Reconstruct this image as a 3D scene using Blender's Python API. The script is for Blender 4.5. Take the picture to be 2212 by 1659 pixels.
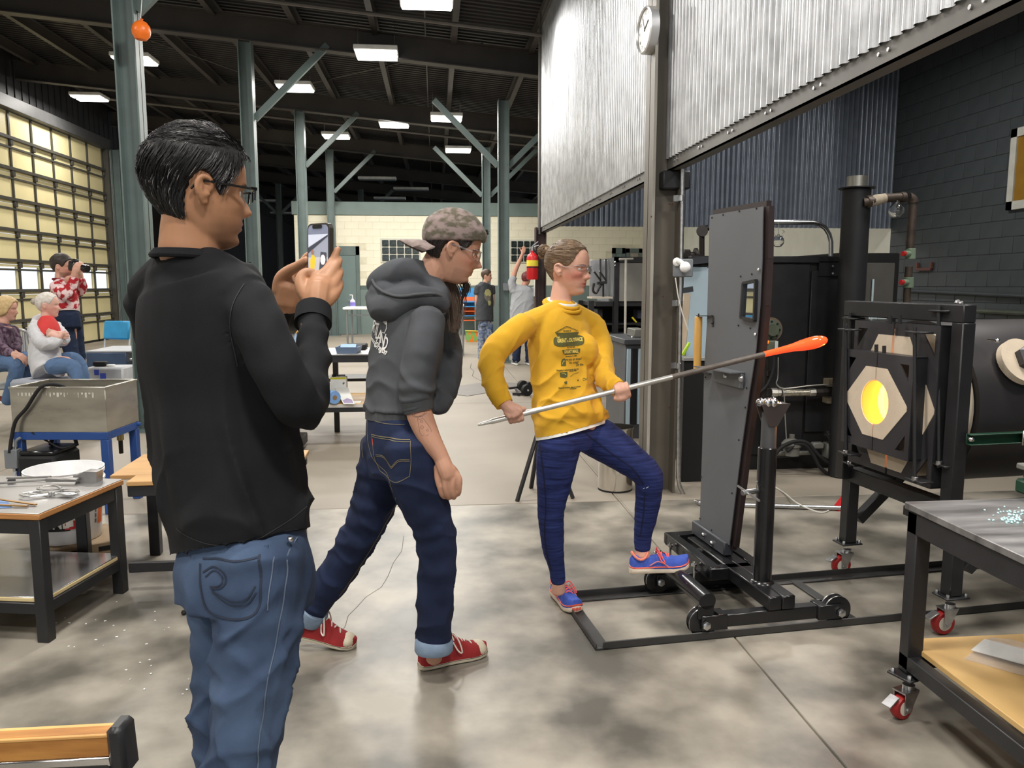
import bpy, bmesh, math, random
import numpy as np
from mathutils import Vector, Matrix, noise as mnoise
from mathutils.bvhtree import BVHTree
random.seed(7); np.random.seed(7)
SC = bpy.context.scene; COL = SC.collection
for o in list(bpy.data.objects): bpy.data.objects.remove(o)

# ------------------------------------------------------------------ camera
FPX, CX, CY, HCAM = 1700.0, 1106.0, 829.5, 1.45
PITCH, YAW = math.radians(7.2), math.radians(5.55)
cam = bpy.data.cameras.new('camera'); camo = bpy.data.objects.new('camera', cam); COL.objects.link(camo)
cam.sensor_width = 36; cam.lens = 36*FPX/2212; cam.clip_start = .05; cam.clip_end = 300
camo.location = (0, 0, HCAM); camo.rotation_euler = (math.pi/2-PITCH, 0, -YAW)
SC.camera = camo
# ------------------------------------------------------------------ world, exposure
w = bpy.data.worlds.new('world'); SC.world = w; w.use_nodes = True
bgn = w.node_tree.nodes['Background']; bgn.inputs[0].default_value = (.86, .93, 1, 1); bgn.inputs[1].default_value = 1.2
SC.view_settings.view_transform = 'Standard'; SC.view_settings.look = 'None'
SC.view_settings.exposure = 0.0; SC.view_settings.gamma = 1; SC.view_settings.use_curve_mapping = False
LAMP_W = 130.0      # watts of one ceiling fixture

def lamp(name, loc, size, power, col=(1, .96, .9), rot=(0, 0, 0), spread=math.pi):
    l = bpy.data.lights.new(name, 'AREA'); l.shape = 'RECTANGLE'; l.size, l.size_y = size
    l.energy = power; l.color = col; l.spread = spread
    o = bpy.data.objects.new(name, l); COL.objects.link(o); o.location = loc; o.rotation_euler = rot
    return o
# ceiling fixtures seen in the photo, then the same grid over and behind the viewer
LIGHTS = [(-.06, 10.2), (-.85, 12.8), (-2.57, 15.7), (.28, 16.9), (-.86, 18.2), (-2.4, 20.5), (.63, 20.6), (-7.6, 19.0)]
LIGHTS_NEAR = [(-5.2, 10.6), (-5.6, 5.2), (-.6, 6.0), (-.8, 2.2), (-5.0, .6), (-1.2, -2.2), (.6, -.6), (4.4, 9.0), (4.0, 4.6), (4.2, .6), (2.6, 2.4), (-5.2, 15.0)]
def zbeam(x): return 4.9-.09*x
for i, (x, y) in enumerate(LIGHTS+LIGHTS_NEAR):
    lamp('fixture_lamp', (x, y, zbeam(x)-.06), (.6, .55), LAMP_W*(.55 if (x > 2) else 1))
lamp('bay_fill', (-2.0, -7.6, 2.6), (9, 4.2), 60, (.9, .95, 1), (math.radians(-90), 0, 0))  # added fill lamp at the unseen rear opening

# ------------------------------------------------------------------ pixel -> place helpers (measuring only)
Rw = np.array(Matrix.Rotation(-YAW, 3, 'Z') @ Matrix.Rotation(math.pi/2-PITCH, 3, 'X'))
C0 = np.array([0, 0, HCAM])
FWD = Rw @ np.array([0, 0, -1.]); RGT = Rw @ np.array([1., 0, 0]); UPV = Rw @ np.array([0, 1., 0])
def ray(u, v): return Rw @ np.array([(u-CX)/FPX, -(v-CY)/FPX, -1.])
def pz(u, v, z=0.): r = ray(u, v); return C0+r*((z-HCAM)/r[2])
def py(u, v, y): r = ray(u, v); return C0+r*(y/r[1])
def px(u, v, x): r = ray(u, v); return C0+r*(x/r[0])
def pd(u, v, d): return C0+ray(u, v)*d
def depth(p): return float((np.array(p)-C0) @ FWD)
def ppl(u, v, o, n):
    r = ray(u, v); o = np.array(o); n = np.array(n); return C0+r*(((o-C0) @ n)/(r @ n))

def nrm(a): a = np.array(a, float); return a/(np.linalg.norm(a)+1e-12)
def s2l(c): c = c/255.; return c/12.92 if c <= .04045 else ((c+.055)/1.055)**2.4
def S(r, g, b): return (s2l(r), s2l(g), s2l(b))

# ------------------------------------------------------------------ materials
MATS = {}
def mat(name, col=(.5, .5, .5), rough=.5, metal=0., var=.12, scale=6., bump=0., bscale=60., stretch=(1, 1, 1), col2=None,
        emit=None, estr=0., trans=0., ior=1.45, coat=0., sheen=0., detail=5., contrast=.5, rvar=.0, spec=.5, attr=None, bdist=.002, alpha=1.):
    if name in MATS: return MATS[name]
    m = bpy.data.materials.new(name); m.use_nodes = True; nt = m.node_tree; N = nt.nodes; L = nt.links
    b = N['Principled BSDF']
    b.inputs['Roughness'].default_value = rough; b.inputs['Metallic'].default_value = metal
    b.inputs['Transmission Weight'].default_value = trans; b.inputs['IOR'].default_value = ior
    b.inputs['Coat Weight'].default_value = coat; b.inputs['Sheen Weight'].default_value = sheen
    b.inputs['Specular IOR Level'].default_value = spec; b.inputs['Alpha'].default_value = alpha
    tc = N.new('ShaderNodeTexCoord'); mp = N.new('ShaderNodeMapping'); mp.inputs['Scale'].default_value = stretch
    L.new(tc.outputs['Object'], mp.inputs[0])
    if col2 is None: c1 = tuple(max(0, x*(1-var)) for x in col); c2 = tuple(min(1, x*(1+var)) for x in col)
    else: c1, c2 = col, col2
    n1 = N.new('ShaderNodeTexNoise'); n1.inputs['Scale'].default_value = scale; n1.inputs['Detail'].default_value = detail
    L.new(mp.outputs[0], n1.inputs[0])
    rp = N.new('ShaderNodeValToRGB'); rp.color_ramp.elements[0].position = .5-contrast*.4; rp.color_ramp.elements[1].position = .5+contrast*.4
    rp.color_ramp.elements[0].color = (*c1, 1); rp.color_ramp.elements[1].color = (*c2, 1)
    L.new(n1.outputs[0], rp.inputs[0]); cout = rp.outputs[0]
    if attr:
        at = N.new('ShaderNodeAttribute'); at.attribute_name = attr
        mx = N.new('ShaderNodeMixRGB'); mx.blend_type = 'MULTIPLY'; mx.inputs[0].default_value = 1
        L.new(cout, mx.inputs[1]); L.new(at.outputs['Color'], mx.inputs[2]); cout = mx.outputs[0]
    L.new(cout, b.inputs['Base Color'])
    if rvar:
        mr = N.new('ShaderNodeMapRange'); mr.inputs[3].default_value = max(.02, rough-rvar); mr.inputs[4].default_value = min(1, rough+rvar)
        L.new(n1.outputs[0], mr.inputs[0]); L.new(mr.outputs[0], b.inputs['Roughness'])
    if bump:
        n2 = N.new('ShaderNodeTexNoise'); n2.inputs['Scale'].default_value = bscale; n2.inputs['Detail'].default_value = 4
        L.new(mp.outputs[0], n2.inputs[0]); bp = N.new('ShaderNodeBump'); bp.inputs['Strength'].default_value = bump
        bp.inputs['Distance'].default_value = bdist
        L.new(n2.outputs[0], bp.inputs['Height']); L.new(bp.outputs[0], b.inputs['Normal'])
    if emit:
        b.inputs['Emission Color'].default_value = (*emit, 1); b.inputs['Emission Strength'].default_value = estr
    MATS[name] = m; return m

# ------------------------------------------------------------------ mesh builder
ORG = {}
class MB:
    def __init__(s): s.v = []; s.f = []; s.m = []
    def add(s, vs, fs, mi=0):
        n = len(s.v); s.v.extend(tuple(map(float, p)) for p in vs)
        s.f.extend(tuple(i+n for i in f) for f in fs); s.m.extend([mi]*len(fs)); return s
    def box(s, c, size, R=None, bev=0., mi=0):
        c = np.array(c, float); h = np.array(size, float)/2; R = np.eye(3) if R is None else np.array(R)
        b = min(bev, h.min()*.9)
        if b <= 0:
            P = [np.array([x, y, z])*h for x in (-1, 1) for y in (-1, 1) for z in (-1, 1)]
            F = [(0, 1, 3, 2), (4, 6, 7, 5), (0, 4, 5, 1), (2, 3, 7, 6), (0, 2, 6, 4), (1, 5, 7, 3)]
            return s.add([c+R @ p for p in P], F, mi)
        P = []; ix = {}
        for x in (-1, 1):
            for y in (-1, 1):
                for z in (-1, 1):
                    sg = np.array([x, y, z])
                    for a in range(3):
                        q = sg*(h-b); q[a] = sg[a]*h[a]; ix[(x, y, z, a)] = len(P); P.append(q)
        F = []
        for a in range(3):
            o1, o2 = [k for k in range(3) if k != a]
            for sg in (-1, 1):
                lp = []
                for (p, q) in ((-1, -1), (1, -1), (1, 1), (-1, 1)):
                    k = [0, 0, 0]; k[a] = sg; k[o1] = p; k[o2] = q; lp.append(ix[(*k, a)])
                F.append(tuple(lp))
        for a in range(3):
            o1, o2 = [k for k in range(3) if k != a]
            for p in (-1, 1):
                for q in (-1, 1):
                    k1 = [0]*3; k1[a] = -1; k1[o1] = p; k1[o2] = q; k2 = list(k1); k2[a] = 1
                    F.append((ix[(*k1, o1)], ix[(*k2, o1)], ix[(*k2, o2)], ix[(*k1, o2)]))
        for x in (-1, 1):
            for y in (-1, 1):
                for z in (-1, 1): F.append(tuple(ix[(x, y, z, a)] for a in range(3)))
        return s.add([c+R @ p for p in P], F, mi)
    def bx(s, x0, x1, y0, y1, z0, z1, bev=0., mi=0):
        return s.box(((x0+x1)/2, (y0+y1)/2, (z0+z1)/2), (abs(x1-x0), abs(y1-y0), abs(z1-z0)), None, bev, mi)
    def bar(s, p, q, w, h=None, up=(0, 0, 1), bev=0., mi=0):
        p = np.array(p, float); q = np.array(q, float); h = w if h is None else h
        d = nrm(q-p); u = np.array(up, float)
        if abs(d @ nrm(u)) > .98: u = np.array([1., 0, 0]) if abs(d[0]) < .9 else np.array([0, 1., 0])
        x = nrm(np.cross(u, d)); y = np.cross(d, x)
        return s.box((p+q)/2, (w, h, np.linalg.norm(q-p)), np.stack([x, y, d], 1), bev, mi)
    def tube(s, pts, r, n=10, caps=True, mi=0, flat=None):
        P = [np.array(p, float) for p in pts]; k = len(P); r = [r]*k if np.isscalar(r) else list(r)
        T = []
        for i in range(k):
            t = P[min(i+1, k-1)]-P[max(i-1, 0)]; T.append(nrm(t))
        u = np.array([0, 0, 1.]) if abs(T[0][2]) < .9 else np.array([1., 0, 0])
        x = nrm(np.cross(u, T[0])); vs = []
        for i in range(k):
            x = nrm(x-T[i]*(x @ T[i])); y = np.cross(T[i], x)
            for j in range(n):
                a = 2*math.pi*j/n; vs.append(P[i]+r[i]*(math.cos(a)*x+math.sin(a)*y*(flat or 1)))
        fs = [(i*n+j, i*n+(j+1) % n, (i+1)*n+(j+1) % n, (i+1)*n+j) for i in range(k-1) for j in range(n)]
        if caps: fs += [tuple(range(n))[::-1], tuple((k-1)*n+j for j in range(n))]
        return s.add(vs, fs, mi)
    def lathe(s, prof, o=(0, 0, 0), ax=(0, 0, 1), n=24, mi=0, capb=True, capt=True):
        o = np.array(o, float); z = nrm(ax); u = np.array([1., 0, 0]) if abs(z[0]) < .9 else np.array([0, 1., 0])
        x = nrm(np.cross(u, z)); y = np.cross(z, x); vs = []
        for (r, t) in prof:
            for j in range(n):
                a = 2*math.pi*j/n; vs.append(o+z*t+r*(math.cos(a)*x+math.sin(a)*y))
        k = len(prof)
        fs = [(i*n+j, i*n+(j+1) % n, (i+1)*n+(j+1) % n, (i+1)*n+j) for i in range(k-1) for j in range(n)]
        if capb and prof[0][0] > 1e-6: fs.append(tuple(range(n))[::-1])
        if capt and prof[-1][0] > 1e-6: fs.append(tuple((k-1)*n+j for j in range(n)))
        return s.add(vs, fs, mi)
    def cyl(s, p, q, r, n=16, mi=0):
        d = np.array(q, float)-np.array(p, float); L = np.linalg.norm(d)
        b = min(r, L)*.08
        return s.lathe([(r-b, 0), (r, b), (r, L-b), (r-b, L)], p, d, n, mi)
    def sphere(s, c, r, n=14, mi=0, R=None):
        r = np.array([r]*3 if np.isscalar(r) else r, float); c = np.array(c, float); R = np.eye(3) if R is None else np.array(R)
        vs = [c+R @ np.array([0, 0, -r[2]])]; m = n//2
        for i in range(1, m):
            t = -math.pi/2+math.pi*i/m
            for j in range(n):
                a = 2*math.pi*j/n
                vs.append(c+R @ (r*np.array([math.cos(t)*math.cos(a), math.cos(t)*math.sin(a), math.sin(t)])))
        vs.append(c+R @ np.array([0, 0, r[2]])); fs = []
        for j in range(n): fs.append((0, 1+(j+1) % n, 1+j))
        for i in range(m-2):
            for j in range(n):
                a = 1+i*n; fs.append((a+j, a+(j+1) % n, a+n+(j+1) % n, a+n+j))
        a = 1+(m-2)*n
        for j in range(n): fs.append((a+j, a+(j+1) % n, len(vs)-1))
        return s.add(vs, fs, mi)
    def prism(s, poly, o, ex, ey, t, mi=0):
        o = np.array(o, float); ex = np.array(ex, float); ey = np.array(ey, float); ez = nrm(np.cross(ex, ey))
        a = [o+ex*p[0]+ey*p[1] for p in poly]; n = len(poly)
        vs = a+[q+ez*t for q in a]
        fs = [tuple(range(n))[::-1], tuple(range(n, 2*n))]+[(i, (i+1) % n, n+(i+1) % n, n+i) for i in range(n)]
        return s.add(vs, fs, mi)
    def loft(s, secs, caps=True, mi=0):
        n = len(secs[0]); vs = [p for q in secs for p in q]; k = len(secs)
        fs = [(i*n+j, i*n+(j+1) % n, (i+1)*n+(j+1) % n, (i+1)*n+j) for i in range(k-1) for j in range(n)]
        if caps: fs += [tuple(range(n))[::-1], tuple((k-1)*n+j for j in range(n))]
        return s.add(vs, fs, mi)
    def mesh(s, name, mats, off=(0, 0, 0), smooth=True, ang=38, fixn=True):
        me = bpy.data.meshes.new(name); V = np.array(s.v)-np.array(off)
        me.from_pydata(V.tolist(), [], s.f)
        for m in (mats if isinstance(mats, (list, tuple)) else [mats]): me.materials.append(m)
        if any(s.m): me.polygons.foreach_set('material_index', s.m)
        if fixn:
            bm = bmesh.new(); bm.from_mesh(me); bmesh.ops.recalc_face_normals(bm, faces=bm.faces); bm.to_mesh(me); bm.free()
        if smooth:
            me.polygons.foreach_set('use_smooth', [True]*len(me.polygons)); me.set_sharp_from_angle(angle=math.radians(ang))
        me.update(); return me
    def build(s, name, mats, parent=None, label=None, cat=None, group=None, kind=None, smooth=True, ang=38):
        V = np.array(s.v)
        if parent is not None: off = ORG[parent.name]
        else: off = np.array([(V[:, 0].min()+V[:, 0].max())/2, (V[:, 1].min()+V[:, 1].max())/2, V[:, 2].min()])
        o = bpy.data.objects.new(name, s.mesh(name, mats, off, smooth, ang)); COL.objects.link(o)
        if parent is not None: o.parent = parent
        else: o.location = off
        ORG[o.name] = np.array(off, float); tag(o, label, cat, group, kind); return o
def tag(o, label=None, cat=None, group=None, kind=None):
    if label: o['label'] = label
    if cat: o['category'] = cat
    if group: o['group'] = group
    if kind: o['kind'] = kind
    return o
def empty(name, loc, label=None, cat=None, group=None, kind=None):
    o = bpy.data.objects.new(name, None); COL.objects.link(o); o.location = tuple(map(float, loc)); o.empty_display_size = .05
    ORG[o.name] = np.array(loc, float); return tag(o, label, cat, group, kind)
def mesh_obj(name, me, parent=None, loc=(0, 0, 0), **k):
    o = bpy.data.objects.new(name, me); COL.objects.link(o); o.location = tuple(map(float, loc))
    if parent is not None: o.parent = parent; ORG[o.name] = ORG[parent.name]
    else: ORG[o.name] = np.array(loc, float)
    return tag(o, **k)
def copy_tree(o, loc, label=None, rz=None, parent=None):
    c = o.copy(); COL.objects.link(c)
    if parent is None:
        c.location = tuple(map(float, loc)); ORG[c.name] = np.array(loc, float)
        if rz is not None: c.rotation_euler = (0, 0, rz)
        if label: c['label'] = label
    else: c.parent = parent; c.matrix_parent_inverse = o.matrix_parent_inverse.copy()
    for ch in o.children: copy_tree(ch, None, parent=c)
    return c
def one(name, mats, fn, **k): mb = MB(); fn(mb); return mb.build(name, mats, **k)
def arc(c, r, a0, a1, ex, ey, n=8):
    c = np.array(c, float); ex = np.array(ex, float); ey = np.array(ey, float)
    return [c+r*(math.cos(math.radians(a0+(a1-a0)*i/n))*ex+math.sin(math.radians(a0+(a1-a0)*i/n))*ey) for i in range(n+1)]
def cr(pts, m=6):
    """Catmull-Rom through the rows of pts (any number of columns)"""
    P = np.array(pts, float); P = np.vstack([2*P[0]-P[1], P, 2*P[-1]-P[-2]]); out = []
    for i in range(1, len(P)-2):
        for k in range(m):
            t = k/m; a, b, c, d = P[i-1:i+3]
            out.append(.5*((2*b)+(c-a)*t+(2*a-5*b+4*c-d)*t*t+(3*b-a-3*c+d)*t**3))
    out.append(P[-2]); return np.array(out)
def text_mesh(txt, size=1., extrude=0., bold=0., align='CENTER'):
    cu = bpy.data.curves.new('t', 'FONT'); cu.body = txt; cu.size = size; cu.align_x = align; cu.align_y = 'CENTER'; cu.extrude = extrude; cu.offset = bold
    cu.resolution_u = 3
    o = bpy.data.objects.new('t', cu); COL.objects.link(o); dg = bpy.context.evaluated_depsgraph_get()
    me = bpy.data.meshes.new_from_object(o.evaluated_get(dg)); bpy.data.objects.remove(o); bpy.data.curves.remove(cu)
    V = np.array([v.co for v in me.vertices]); F = [tuple(p.vertices) for p in me.polygons]; bpy.data.meshes.remove(me); return V, F
def add_text(mb, txt, o, ex, ey, size, mi=0, bold=0., sx=1., align='CENTER', lift=0.):
    V, F = text_mesh(txt, size, 0, bold, align); o = np.array(o, float); ex = nrm(ex); ey = nrm(ey); ez = np.cross(ex, ey)
    mb.add([o+ex*p[0]*sx+ey*p[1]+ez*lift for p in V], F, mi)

# common materials
BLK = mat('black_steel', S(38, 38, 40), .38, .0, .2, 9, .15, 90)
BLKG = mat('black_gloss_paint', S(26, 26, 28), .22, 0, .2, 9, .05, 60)
DARKM = mat('dark_flat_black', S(22, 22, 23), .7, 0, .2, 6)
CHR = mat('chrome', (.72, .72, .73), .2, 1., .1, 12)
STEEL = mat('bare_steel', (.42, .41, .40), .34, 1., .28, 5, .1, 30, rvar=.12)
ZINC = mat('zinc', (.55, .55, .56), .3, 1., .2, 30)
RUB = mat('black_rubber', S(24, 24, 25), .75)
WHT = mat('white_paint', S(228, 228, 224), .5)
WHTP = mat('white_plastic', S(240, 240, 240), .35)
GREYP = mat('grey_paint', S(120, 124, 128), .5)
WOOD = mat('light_wood', S(196, 158, 106), .5, 0, .18, 3, .1, 40, stretch=(1, 9, 1))
PLY = mat('plywood', S(214, 172, 112), .5, 0, .16, 3.5, .05, 60, stretch=(1, 4, 1), detail=8)
RED = mat('red_paint', S(190, 30, 34), .35)
# ================================================================== the hall
FL1 = mat('mottled_concrete', S(88, 85, 78), .38, 0, scale=2.6, detail=13, col2=S(158, 151, 139), contrast=.34, bump=.08, bscale=14, rvar=.1)
FL2 = mat('sealed_concrete', S(128, 120, 108), .5, 0, scale=.9, detail=9, col2=S(152, 143, 130), contrast=.6, bump=.04, bscale=9, rvar=.06)
JNT = mat('joint_filler', S(190, 182, 168), .8)
fl = empty('floor', (0, 0, 0), kind='structure')
one('subfloor', JNT, lambda b: b.bx(-9.2, 8.2, -8, 62, -.2, -.012), parent=fl)
XE = [-8.75, -3.4, 1.22, 8.0]; YE = [-8, .7, 5.08, 9.6, 14.1, 18.6, 23.4, 36, 62]
for i in range(3):
    for j in range(8):
        g = .004
        one('slab', FL1 if j < 2 else FL2, lambda b: b.bx(XE[i]+g, XE[i+1]-g, YE[j]+g, YE[j+1]-g, -.1, 0, .003), parent=fl)

XL, XR, YF = -8.65, 7.0, 23.5
CREAM = mat('cream_block_paint', S(230, 225, 203), .6, 0, .04, 3, .15, 50)
TEAL = mat('teal_paint', S(112, 128, 124), .5, 0, .07, 3, .05, 50)
TEALD = mat('teal_steel', S(96, 110, 108), .42, 0, .12, 4, .05, 50)
MORT = mat('mortar_cream', S(214, 208, 184), .8)
MORTT = mat('mortar_teal', S(92, 106, 103), .8)
SID = mat('dark_siding', S(46, 45, 46), .55, 0, .25, 2)
# far block wall: single blocks
def blockwall(root, o, ex, n, W, rows, bw, bh, mats, pick, hide=lambda x, z: False, limit=300, relief=.004):
    """running bond of blocks along ex from o, face normal n"""
    o = np.array(o, float); ex = nrm(ex); n = nrm(n); mbr = {}
    protos = {}; cnt = 0
    R = np.stack([ex, -n, np.array([0, 0, 1.])], 1)
    for r in range(rows):
        x = -(bw/2 if r % 2 else 0)
        while x < W-.01:
            x0, x1 = max(x, 0), min(x+bw, W); x += bw
            if x1-x0 < .03: continue
            zc = (r+.5)*bh; k = pick((x0+x1)/2, zc)
            if k is None or hide((x0+x1)/2, zc): continue
            c = o+ex*(x0+x1)/2+np.array([0, 0, zc]); w_ = round(x1-x0, 3)
            if cnt < limit:
                if (w_, k) not in protos:
                    mb = MB(); mb.box((0, 0, 0), (w_-.007, .05, bh-.007), R, .003); protos[(w_, k)] = mb.mesh('block', mats[k], (0, 0, 0), True)
                mesh_obj('block', protos[(w_, k)], root, c-ORG[root.name]+n*(-.025+relief)); cnt += 1
            else:
                mbr.setdefault(k, MB()).box(c+n*(-.025+relief), (w_-.007, .05, bh-.010), R)
    for k, mb in mbr.items(): mb.build('block_field', mats[k], root, kind='stuff')
wf = empty('wall_far', (0, YF, 0), kind='structure')
one('backing', MORT, lambda b: b.bx(-4.0, 8.0, YF, YF+.3, 1.42, 3.45), parent=wf)
one('backing', MORTT, lambda b: b.bx(-4.0, 8.0, YF, YF+.3, 0, 1.42), parent=wf)
one('parapet', TEAL, lambda b: b.bx(-4.06, 8.0, YF-.05, YF+.35, 3.44, 3.82, .01), parent=wf)
def pickf(x, z): return 0 if z > 1.42 else 1
def hidef(x, z): X = -4+x; return (-3.0 < X < -2.05 and z < 2.6) or (5.2 < X < 6.3 and z < 2.6)
blockwall(wf, (-4.0, YF, 0), (1, 0, 0), (0, -1, 0), 12.0, 17, .405, .203, [CREAM, TEAL], lambda x, z: pickf(x, z) if z > 1.3 else None, hidef, 300)
one('wainscot', TEAL, lambda b: b.bx(-4, 8, YF-.012, YF, 0, 1.30), parent=wf)
# room block behind the wall (its roof and side), dark hall beyond
one('wall_block_side', TEAL, lambda b: b.bx(-4.06, -3.86, YF+.3, 34, 0, 3.8), kind='structure')

# doors in the far wall
DOORT = mat('teal_door', S(104, 122, 120), .45, 0, .05, 3)
def fdoor(nm, u0, u1, vt, vin, leafs, mat_l):
    a = py(u0, vt, YF); b_ = py(u1, vt, YF); rt = empty(nm, ((a[0]+b_[0])/2, YF-.03, 0), kind='structure')
    zt = a[2]; zi = py(u0, vin, YF)[2]; x0, x1 = a[0], b_[0]
    one('frame', TEALD, lambda b: (b.bx(x0, x0+.1, YF-.08, YF, 0, zt), b.bx(x1-.1, x1, YF-.08, YF, 0, zt), b.bx(x0, x1, YF-.08, YF, zi, zt)), parent=rt)
    n = len(leafs)
    for i in range(n):
        xa = x0+.1+(x1-x0-.2)*i/n; xb = x0+.1+(x1-x0-.2)*(i+1)/n
        one('leaf', leafs[i], lambda b: b.bx(xa+.005, xb-.005, YF-.06, YF-.02, .01, zi, .004), parent=rt)
    one('handle', CHR, lambda b: b.tube([(x1-.22, YF-.06, 1.0), (x1-.22, YF-.12, 1.0), (x1-.34, YF-.12, 1.0)], .012, 8), parent=rt)
    return rt
fdoor('door_1', 718, 776, 532, 551, [DOORT], DOORT)
TAN = mat('tan_door', S(150, 144, 134), .5)
fdoor('door_2', 1322, 1350, 536, 548, [DOORT], DOORT); fdoor('door_3', 1352, 1386, 537, 546, [TAN], TAN)
# glass block windows: every block a part
GBL = mat('glass_block', S(42, 50, 48), .08, 0, .5, 18, .5, 30, spec=.8)
GBF = mat('window_mortar', S(196, 196, 184), .7)
def gblock(nm, u0, u1, v0, v1, nx, nz):
    a = py(u0, v1, YF); c = py(u1, v0, YF); rt = empty(nm, ((a[0]+c[0])/2, YF-.02, a[2]), kind='structure')
    one('window_frame', GBF, lambda b: b.bx(a[0]-.03, c[0]+.03, YF-.03, YF+.02, a[2]-.03, c[2]+.03), parent=rt)
    dx = (c[0]-a[0])/nx; dz = (c[2]-a[2])/nz; mb = MB(); mb.box((0, 0, 0), (dx-.03, .06, dz-.03), None, .012); me = mb.mesh('glass_block', GBL, (0, 0, 0), True)
    for i in range(nx):
        for k in range(nz): mesh_obj('glass_block', me, rt, np.array([a[0]+dx*(i+.5), YF-.03, a[2]+dz*(k+.5)])-ORG[rt.name])
gblock('window_1', 825, 906, 518, 565, 5, 3); gblock('window_2', 1103, 1158, 520, 566, 4, 3)
# small black signs by the doors
SGN = mat('sign_black', S(20, 20, 22), .4)
for (u, v, lb) in ((736, 589, 'small black sign with white figures beside the teal door'), (827, 584, 'small black notice plate under the left glass block window')):
    p = py(u, v, YF-.03); o = one('wall_sign', SGN, lambda b: b.box(p, (.2, .015, .2), None, .004), label=lb, cat='sign')
    if u < 800:
        pm = MB()
        for dx in (-.04, .04): pm.box(p+np.array([dx, -.009, -.01]), (.035, .003, .08)); pm.sphere(p+np.array([dx, -.009, .05]), (.02, .003, .02), 8)
        pm.build('figures', WHT, o)

# ---------------------------------------------------------------- left wall with the sectional door
wl = empty('wall_left', (XL, 20, 0), kind='structure')
WCM = mat('white_block_paint', S(222, 220, 208), .6, 0, .05, 3)
one('siding_panel', SID, lambda b: b.bx(XL-.2, XL-.05, -8, 60, 5.02, 6.6), parent=wl)
rb = MB()
for i in range(150): rb.bx(XL-.06, XL-.03, 9+i*.30, 9+i*.30+.14, 5.02, 6.5)
rb.build('siding_rib', SID, wl, kind='stuff')
one('header', mat('header_steel', S(66, 66, 66), .5), lambda b: b.bx(XL-.12, XL+.16, 8, 22.35, 4.98, 5.24, .01), parent=wl)
one('lower_wall', WCM, lambda b: b.bx(XL-.2, XL-.02, -8, 12.9, 0, 5.02), parent=wl)
one('lower_wall', WCM, lambda b: b.bx(XL-.2, XL+.05, 22.55, 23.55, 0, 5.0), parent=wl)
one('lower_wall', SID, lambda b: b.bx(XL-.2, XL-.02, 24.9, 60, 0, 5.0), parent=wl)
one('lower_wall', WCM, lambda b: (b.bx(XL-.2, XL+.05, 23.55, 24.9, 2.75, 5.0), b.bx(XL-.2, XL+.05, 23.55, 24.9, 0, .9)), parent=wl)
wn = empty('window_3', (XL, 24.2, .9), kind='structure')
one('window_frame', mat('window_frame_dark', S(28, 36, 44), .4), lambda b: (b.bx(XL-.1, XL+.07, 23.55, 23.63, .9, 2.75), b.bx(XL-.1, XL+.07, 24.82, 24.9, .9, 2.75), b.bx(XL-.1, XL+.07, 23.55, 24.9, 2.66, 2.75), b.bx(XL-.1, XL+.07, 23.55, 24.9, .9, .98)), parent=wn)
one('pane', mat('pale_daylit_pane', S(220, 235, 250), .1, emit=S(225, 240, 255), estr=1.2), lambda b: b.bx(XL-.06, XL-.04, 23.6, 24.85, .95, 2.7), parent=wn)
d4 = empty('door_4', (XL, 17.6, 0), kind='structure')
DPN = mat('cream_door_panel', S(220, 208, 160), .45, 0, .04, 2)
STR = mat('door_strut_dark', S(70, 68, 62), .45)
GLS = mat('window_glass', (1, 1, 1), .02, 0, 0, trans=1, ior=1.02)
y0d, y1d, nst, sec = 12.95, 22.15, 10, .622
for k in range(8):
    z0 = k*sec
    for i in range(nst):
        ya = y0d+(y1d-y0d)*i/nst; yb = y0d+(y1d-y0d)*(i+1)/nst
        if k == 2:
            one('panel', DPN, lambda b: (b.bx(XL-.06, XL-.01, ya+.004, yb-.004, z0+.004, z0+.07), b.bx(XL-.06, XL-.01, ya+.004, yb-.004, z0+sec-.05, z0+sec-.004), b.bx(XL-.06, XL-.01, ya+.004, ya+.06, z0+.07, z0+sec-.05), b.bx(XL-.06, XL-.01, yb-.06, yb-.004, z0+.07, z0+sec-.05)), parent=d4)
            one('pane', GLS, lambda b: b.bx(XL-.045, XL-.04, ya+.06, yb-.06, z0+.07, z0+sec-.05), parent=d4)
        else:
            one('panel', DPN, lambda b: b.bx(XL-.06, XL-.01, ya+.004, yb-.004, z0+.006, z0+sec-.006, .006), parent=d4)
    if k > 0:
        one('strut', STR, lambda b: b.bx(XL-.01, XL+.07, y0d, y1d, z0+.05, z0+.11), parent=d4)
        one('strut', STR, lambda b: b.bx(XL-.01, XL+.03, y0d, y1d, z0-.13, z0-.09), parent=d4)
for i in range(nst+1):
    ya = y0d+(y1d-y0d)*i/nst
    one('stile', STR, lambda b: b.bx(XL-.012, XL+.02, ya-.03, ya+.03, .0, 4.97), parent=d4)
    hg = MB()
    for k in range(1, 8): hg.box((XL+.03, ya, k*sec), (.05, .11, .14), None, .01)
    hg.build('hinge', STR, d4, kind='stuff')
one('track', STR, lambda b: b.bx(XL, XL+.14, 22.18, 22.3, 0, 5.1), parent=d4)
one('sill_seal', RUB, lambda b: b.bx(XL-.06, XL+.02, y0d, y1d, 0, .05), parent=d4)
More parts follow.
